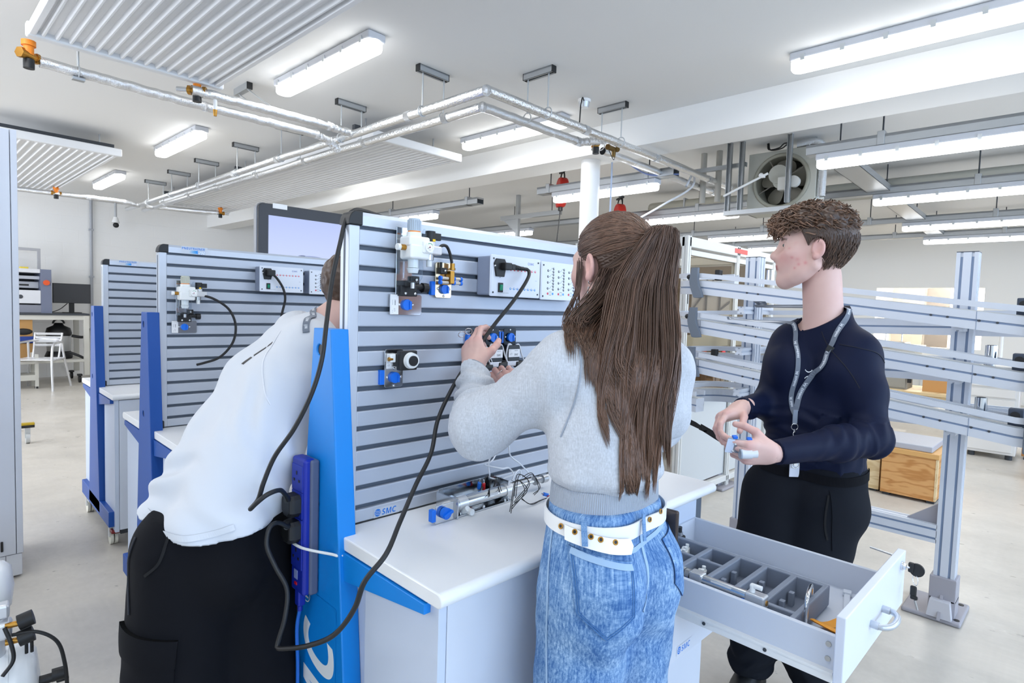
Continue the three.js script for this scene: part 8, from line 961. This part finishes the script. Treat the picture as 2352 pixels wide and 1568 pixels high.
  mesh('plate', rbox(0.075, 0.045, 0.003, 0.001, -0.005, 0.0, 0, 0, 0, -0.15), M.mirror, m); mesh('label', rbox(0.022, 0.043, 0.001, 0.0003, -0.034, 0.002, 0.0022, 0, 0, -0.15), mat('#cfd8ea', 0.5), m); for (const x of [-0.02, 0.022]) mesh('clip', rbox(0.014, 0.008, 0.014, 0.002, x, 0.024 - x * 0.15, -0.004), M.knob, m); mesh('valve_body', [cylX(0.014, 0.03, 0.01, -0.018, 0.014, 24), cylX(0.012, 0.02, 0.032, -0.018, 0.012, 24)], mat('#dfe3e8', 0.4), m); mesh('grey_cap', cylX(0.0145, 0.004, -0.006, -0.018, 0.014, 24), mat('#9aa6b4', 0.4), m); for (const [x, y] of [[-0.02, 0.008], [0.005, 0.01], [-0.025, -0.014]]) mesh('screw', sph(0.004, x, y, 0.004, 10), M.chrome, m);
}

// ===== man bending over the far worktop =====
{
  const t = thing('person', 'person in white T-shirt and black cargo trousers bending over the far worktop', 'person', [0.468, 0, -1.465], VIEW);
  const s = [0.77, 0.63], shR = [0.15, 1.25, -0.215], elR = [0.19, 1.06, -0.23], wrR = [0.20, 0.885, -0.32], shL = [0.06, 1.27, -0.39], elL = [0.13, 1.07, -0.45], wrL = [0.22, 0.9, -0.47];
  const M4 = basis([0.62, -0.45, -0.64]).setPosition(0.222, 1.395, -0.405);
  const bones = [...pairs([0.0, 0.85, -0.01], s, 0.04, 0.07, [0.03, 1.0, -0.09], 0.035, 0.065), ...pairs([0.03, 1.0, -0.09], s, 0.04, 0.07, [0.09, 1.2, -0.24], 0.05, 0.07), [[0.115, 1.27, -0.29], [0.2, 1.36, -0.375], 0.058, 0.052], [shR, elR, 0.046, 0.038], [elR, wrR, 0.038, 0.027], [shL, elL, 0.046, 0.038], [elL, wrL, 0.038, 0.027], [shL, shR, 0.06, 0.06], [[-0.03, 0.80, 0.04], [-0.03, 0.46, 0.08], 0.08, 0.06], [[-0.03, 0.46, 0.08], [-0.03, 0.06, 0.06], 0.058, 0.04], [[0.06, 0.84, -0.05], [0.09, 0.46, -0.02], 0.085, 0.06], [[0.09, 0.46, -0.02], [0.09, 0.06, -0.06], 0.058, 0.04]];
  const bf = bonesField(bones, 0.045); const bd = mesh('body', [sdfGeo(bf, ...boundsOf(bones, 0.02), 0.012, skinColor(SKIN)), headGeo(M4, SKIN), handGeo(wrR, [0.3, -0.75, -0.5], [0.6, -0.3, 0.3], false, SKIN, CURL(0.4, 0.5, 0.4), 0.2), handGeo(wrL, [0.6, -0.7, -0.2], [-0.4, -0.5, 0.5], true, SKIN, CURL(0.4, 0.5, 0.4), 0.2)], M.skinA, t); eyes(M4, bd, '#4a3a2c');
  const hcap = (x, y, z) => { const A = x / 0.082, Bq = (y - 0.04) / 0.098, C = (z + 0.02) / 0.108; return Math.max((Math.sqrt(A * A + Bq * Bq + C * C) - 1) * 0.08 + 0.003 * nz(x * 60, y * 60, z * 60), -(0.5 * y - 0.86 * z + 0.01), -0.05 - y, -(Math.hypot(Math.abs(x) - 0.085, y * 0.7, z + 0.008) - 0.024)); };
  mesh('hair', sdfGeo(hcap, [-0.1, -0.07, -0.14], [0.1, 0.15, 0.1], 0.004, () => [0.07, 0.04, 0.026]).applyMatrix4(M4), hairMat('#ffffff'), t);
  // T-shirt
  const torso = [...pairs([-0.004, 0.86, 0.0], s, 0.07, 0.124, [0.018, 0.99, -0.085], 0.058, 0.108), ...pairs([0.018, 0.99, -0.085], s, 0.058, 0.108, [0.062, 1.15, -0.2], 0.06, 0.098), ...pairs([0.062, 1.15, -0.2], s, 0.06, 0.098, [0.1, 1.235, -0.265], 0.055, 0.085), [shL, shR, 0.076, 0.074], [[0.11, 1.255, -0.28], [0.14, 1.292, -0.31], 0.074, 0.06]];
  const slv = [[shR, elR, 0.074, 0.066], [shL, elL, 0.074, 0.066]], tb = [...torso, ...slv], t1 = bonesField(torso, 0.04), t2 = bonesField(slv, 0.01), along3 = (x, y, z, p, q) => { const d = [q[0] - p[0], q[1] - p[1], q[2] - p[2]]; return ((x - p[0]) * d[0] + (y - p[1]) * d[1] + (z - p[2]) * d[2]) / (d[0] ** 2 + d[1] ** 2 + d[2] ** 2); };
  const tfn = (x, y, z) => { let d = t1(x, y, z); const e = Math.max(t2(x, y, z), ((z > -0.33 ? along3(x, y, z, shR, elR) : along3(x, y, z, shL, elL)) - 0.86) * 0.19); d = smin(d, e, 0.03); if (Math.abs(d) > 0.05) return d; const along = x * 0.3 + y * 0.75 - z * 0.5;
    d += 0.008 * nz(x * 7, y * 7, z * 7) - 0.02 * Math.sin(along * 52 + 7 * nz(x * 5 + 3, y * 6, z * 5)) * Math.max(0, nz(x * 4 + 8, y * 5, z * 4) + 0.2) * sstep(1.16, 1.02, y) - 0.006 * Math.sin((x + y * 0.6) * 80 + 5 * nz(x * 6, y * 6, z * 6)) * Math.exp(-((x - 0.1) ** 2 + (y - 1.13) ** 2) / 0.006);
    return Math.max(d, 0.858 + 0.16 * Math.max(0, -x - 0.06) + 0.2 * Math.max(0, x - 0.08) - y); };
  const shirt = mesh('T_shirt', metreUV(sdfGeo(tfn, ...boundsOf(tb, 0.02), 0.0065)), M.tee, t); shirt.name = 'shirt'; mesh('hem', ribbon(tfn, [[-0.125, 0.892, 0.5], [-0.08, 0.876, 0.5], [0.0, 0.874, 0.5], [0.07, 0.88, 0.5], [0.12, 0.895, 0.5]], [0, 0, -1], 0.013, 0.0008, 50, 0.0012), M.tee, shirt);
  mesh('seam', ribbon(tfn, [[0.08, 1.3, 0.5], [0.075, 1.24, 0.5], [0.1, 1.17, 0.5], [0.125, 1.13, 0.5]], [0, 0, -1], 0.003, 0.0002, 30, 0.001), mat('#dcdfe6', 0.85), shirt);
  mesh('back_print', [[[-0.002, 1.205], [0.01, 1.224], [0.002, 1.226], [-0.012, 1.207]], [[0.012, 1.228], [0.035, 1.25], [0.028, 1.254], [0.006, 1.231]], [[0.036, 1.254], [0.05, 1.262], [0.046, 1.268], [0.034, 1.26]]].map(o => patch(tfn, [0, 0, 0.3], [1, 0, 0], [0, 1, 0], [0.35, -0.1, -0.93], o.map(([u, v]) => [u - 0.16, v + 0.055]), 0.001, 0.005)), M.black, shirt);
  // black cargo trousers
  const kb = [...pairs([0.0, 0.885, 0.0], s, 0.055, 0.105, [0.0, 0.78, 0.0], 0.068, 0.112), [[-0.035, 0.80, 0.05], [-0.03, 0.45, 0.09], 0.118, 0.108], [[-0.03, 0.45, 0.09], [-0.03, 0.06, 0.06], 0.108, 0.09], [[0.058, 0.80, -0.05], [0.085, 0.45, -0.02], 0.115, 0.1], [[0.085, 0.45, -0.02], [0.09, 0.06, -0.06], 0.1, 0.088]];
  const kraw = bonesField(kb, 0.03), kfn = (x, y, z) => { let d = kraw(x, y, z); if (Math.abs(d) > 0.05) return d; d += 0.007 * nz(x * 8, y * 8, z * 8) - 0.003 * Math.sin(y * 50 + 14 * x + 5 * nz(x * 5, y * 5, z * 5)) * sstep(0.75, 0.5, y); return Math.max(d, y - 0.895, 0.05 - y); };
  const tr = mesh('trousers', metreUV(sdfGeo(kfn, ...boundsOf(kb, 0.02), 0.009)), M.blackCloth, t); const O = [0, 0, 0.6], P = (o, k = 0.005) => patch(kfn, O, [1, 0, 0], [0, 1, 0], [0, 0, -1], o, k, 0.012);
  mesh('cargo_flap', P([[-0.125, 0.675], [0.012, 0.655], [0.01, 0.6], [-0.122, 0.612]], 0.009), M.blackCloth, tr); mesh('cargo_pocket', P([[-0.118, 0.61], [0.008, 0.6], [0.004, 0.44], [-0.11, 0.45]], 0.006), M.blackCloth, tr); mesh('slant_pocket', ribbon(kfn, [[-0.02, 0.87, 0.6], [-0.03, 0.82, 0.6], [-0.06, 0.79, 0.6]], [0, 0, -1], 0.006, 0.001, 20, 0.002), mat('#0b0c10', 0.9), tr); mesh('side_seam', ribbon(kfn, [[-0.1, 0.86, 0.6], [-0.115, 0.78, 0.6], [-0.1, 0.7, 0.6]], [0, 0, -1], 0.005, 0.001, 20, 0.002), mat('#24262d', 0.9), tr);
  for (const [x, z] of [[-0.03, 0.05], [0.09, -0.07]]) mesh('shoe', [rbox(0.1, 0.09, 0.28, 0.035, x + 0.03, 0.045, z - 0.04, 0, -0.75, 0)], M.black, t);
  mesh('lanyard', ribbon((x, y, z) => Math.min(tfn(x, y, z), bf(x, y, z)), [[0.125, 1.36, 0.3], [0.15, 1.335, 0.3], [0.165, 1.3, 0.3]], [0, 0, -1], 0.017, 0.002, 20, 0.002), M.lan, t);
}
// person at the very edge of the picture, only legs in view
{
  const t = thing('person', 'person at the picture edge in dark trousers and brown shoes', 'person', rp(6.98, 0, -0.02), VIEW);
  const bn = [[[0.06, 0.9, 0], [0.04, 0.48, 0.01], 0.1, 0.07], [[0.04, 0.48, 0.01], [0.03, 0.09, 0], 0.07, 0.055], [[0.2, 0.9, 0.05], [0.19, 0.48, 0.08], 0.1, 0.07], [[0.19, 0.48, 0.08], [0.16, 0.09, 0.1], 0.07, 0.055], [[0.13, 0.95, 0.02], [0.13, 1.35, 0.02], 0.15, 0.17], [[0.13, 1.4, 0.02], [0.13, 1.55, 0.02], 0.06, 0.055], [[-0.05, 1.36, 0], [-0.08, 0.95, 0.04], 0.06, 0.04], [[0.31, 1.36, 0.04], [0.34, 0.95, 0.08], 0.06, 0.04]];
  const fnb = bonesField(bn, 0.04); mesh('body', [sdfGeo(fnb, ...boundsOf(bn, 0.02), 0.014, skinColor(SKIN)), headGeo(basis([-0.9, 0, 0.4]).setPosition(0.13, 1.66, 0.03), SKIN)], M.skinA, t);
  const tf = (x, y, z) => Math.max(fnb(x, y, z) - 0.012, y - 0.98, 0.07 - y); mesh('trousers', sdfGeo(tf, [-0.15, 0.05, -0.15], [0.4, 1.02, 0.3], 0.012), mat('#3a3a3f', 0.85), t); mesh('jumper', sdfGeo((x, y, z) => Math.max(fnb(x, y, z) - 0.012, 0.96 - y, y - 1.42), [-0.2, 0.9, -0.25], [0.5, 1.5, 0.3], 0.012), mat('#4a5666', 0.85), t); for (const [x, z] of [[0.02, 0.0], [0.15, 0.1]]) mesh('shoe', [rbox(0.11, 0.09, 0.28, 0.04, x - 0.03, 0.046, z + 0.03, 0, -0.9, 0)], mat('#7a3a22', 0.45), t);
}
scene.traverse(o => { if (o.isMesh) { o.castShadow = o.receiveShadow = true; } if (o.isLight && o.shadow) o.castShadow = true; });
//R
renderer.render(scene, camera);
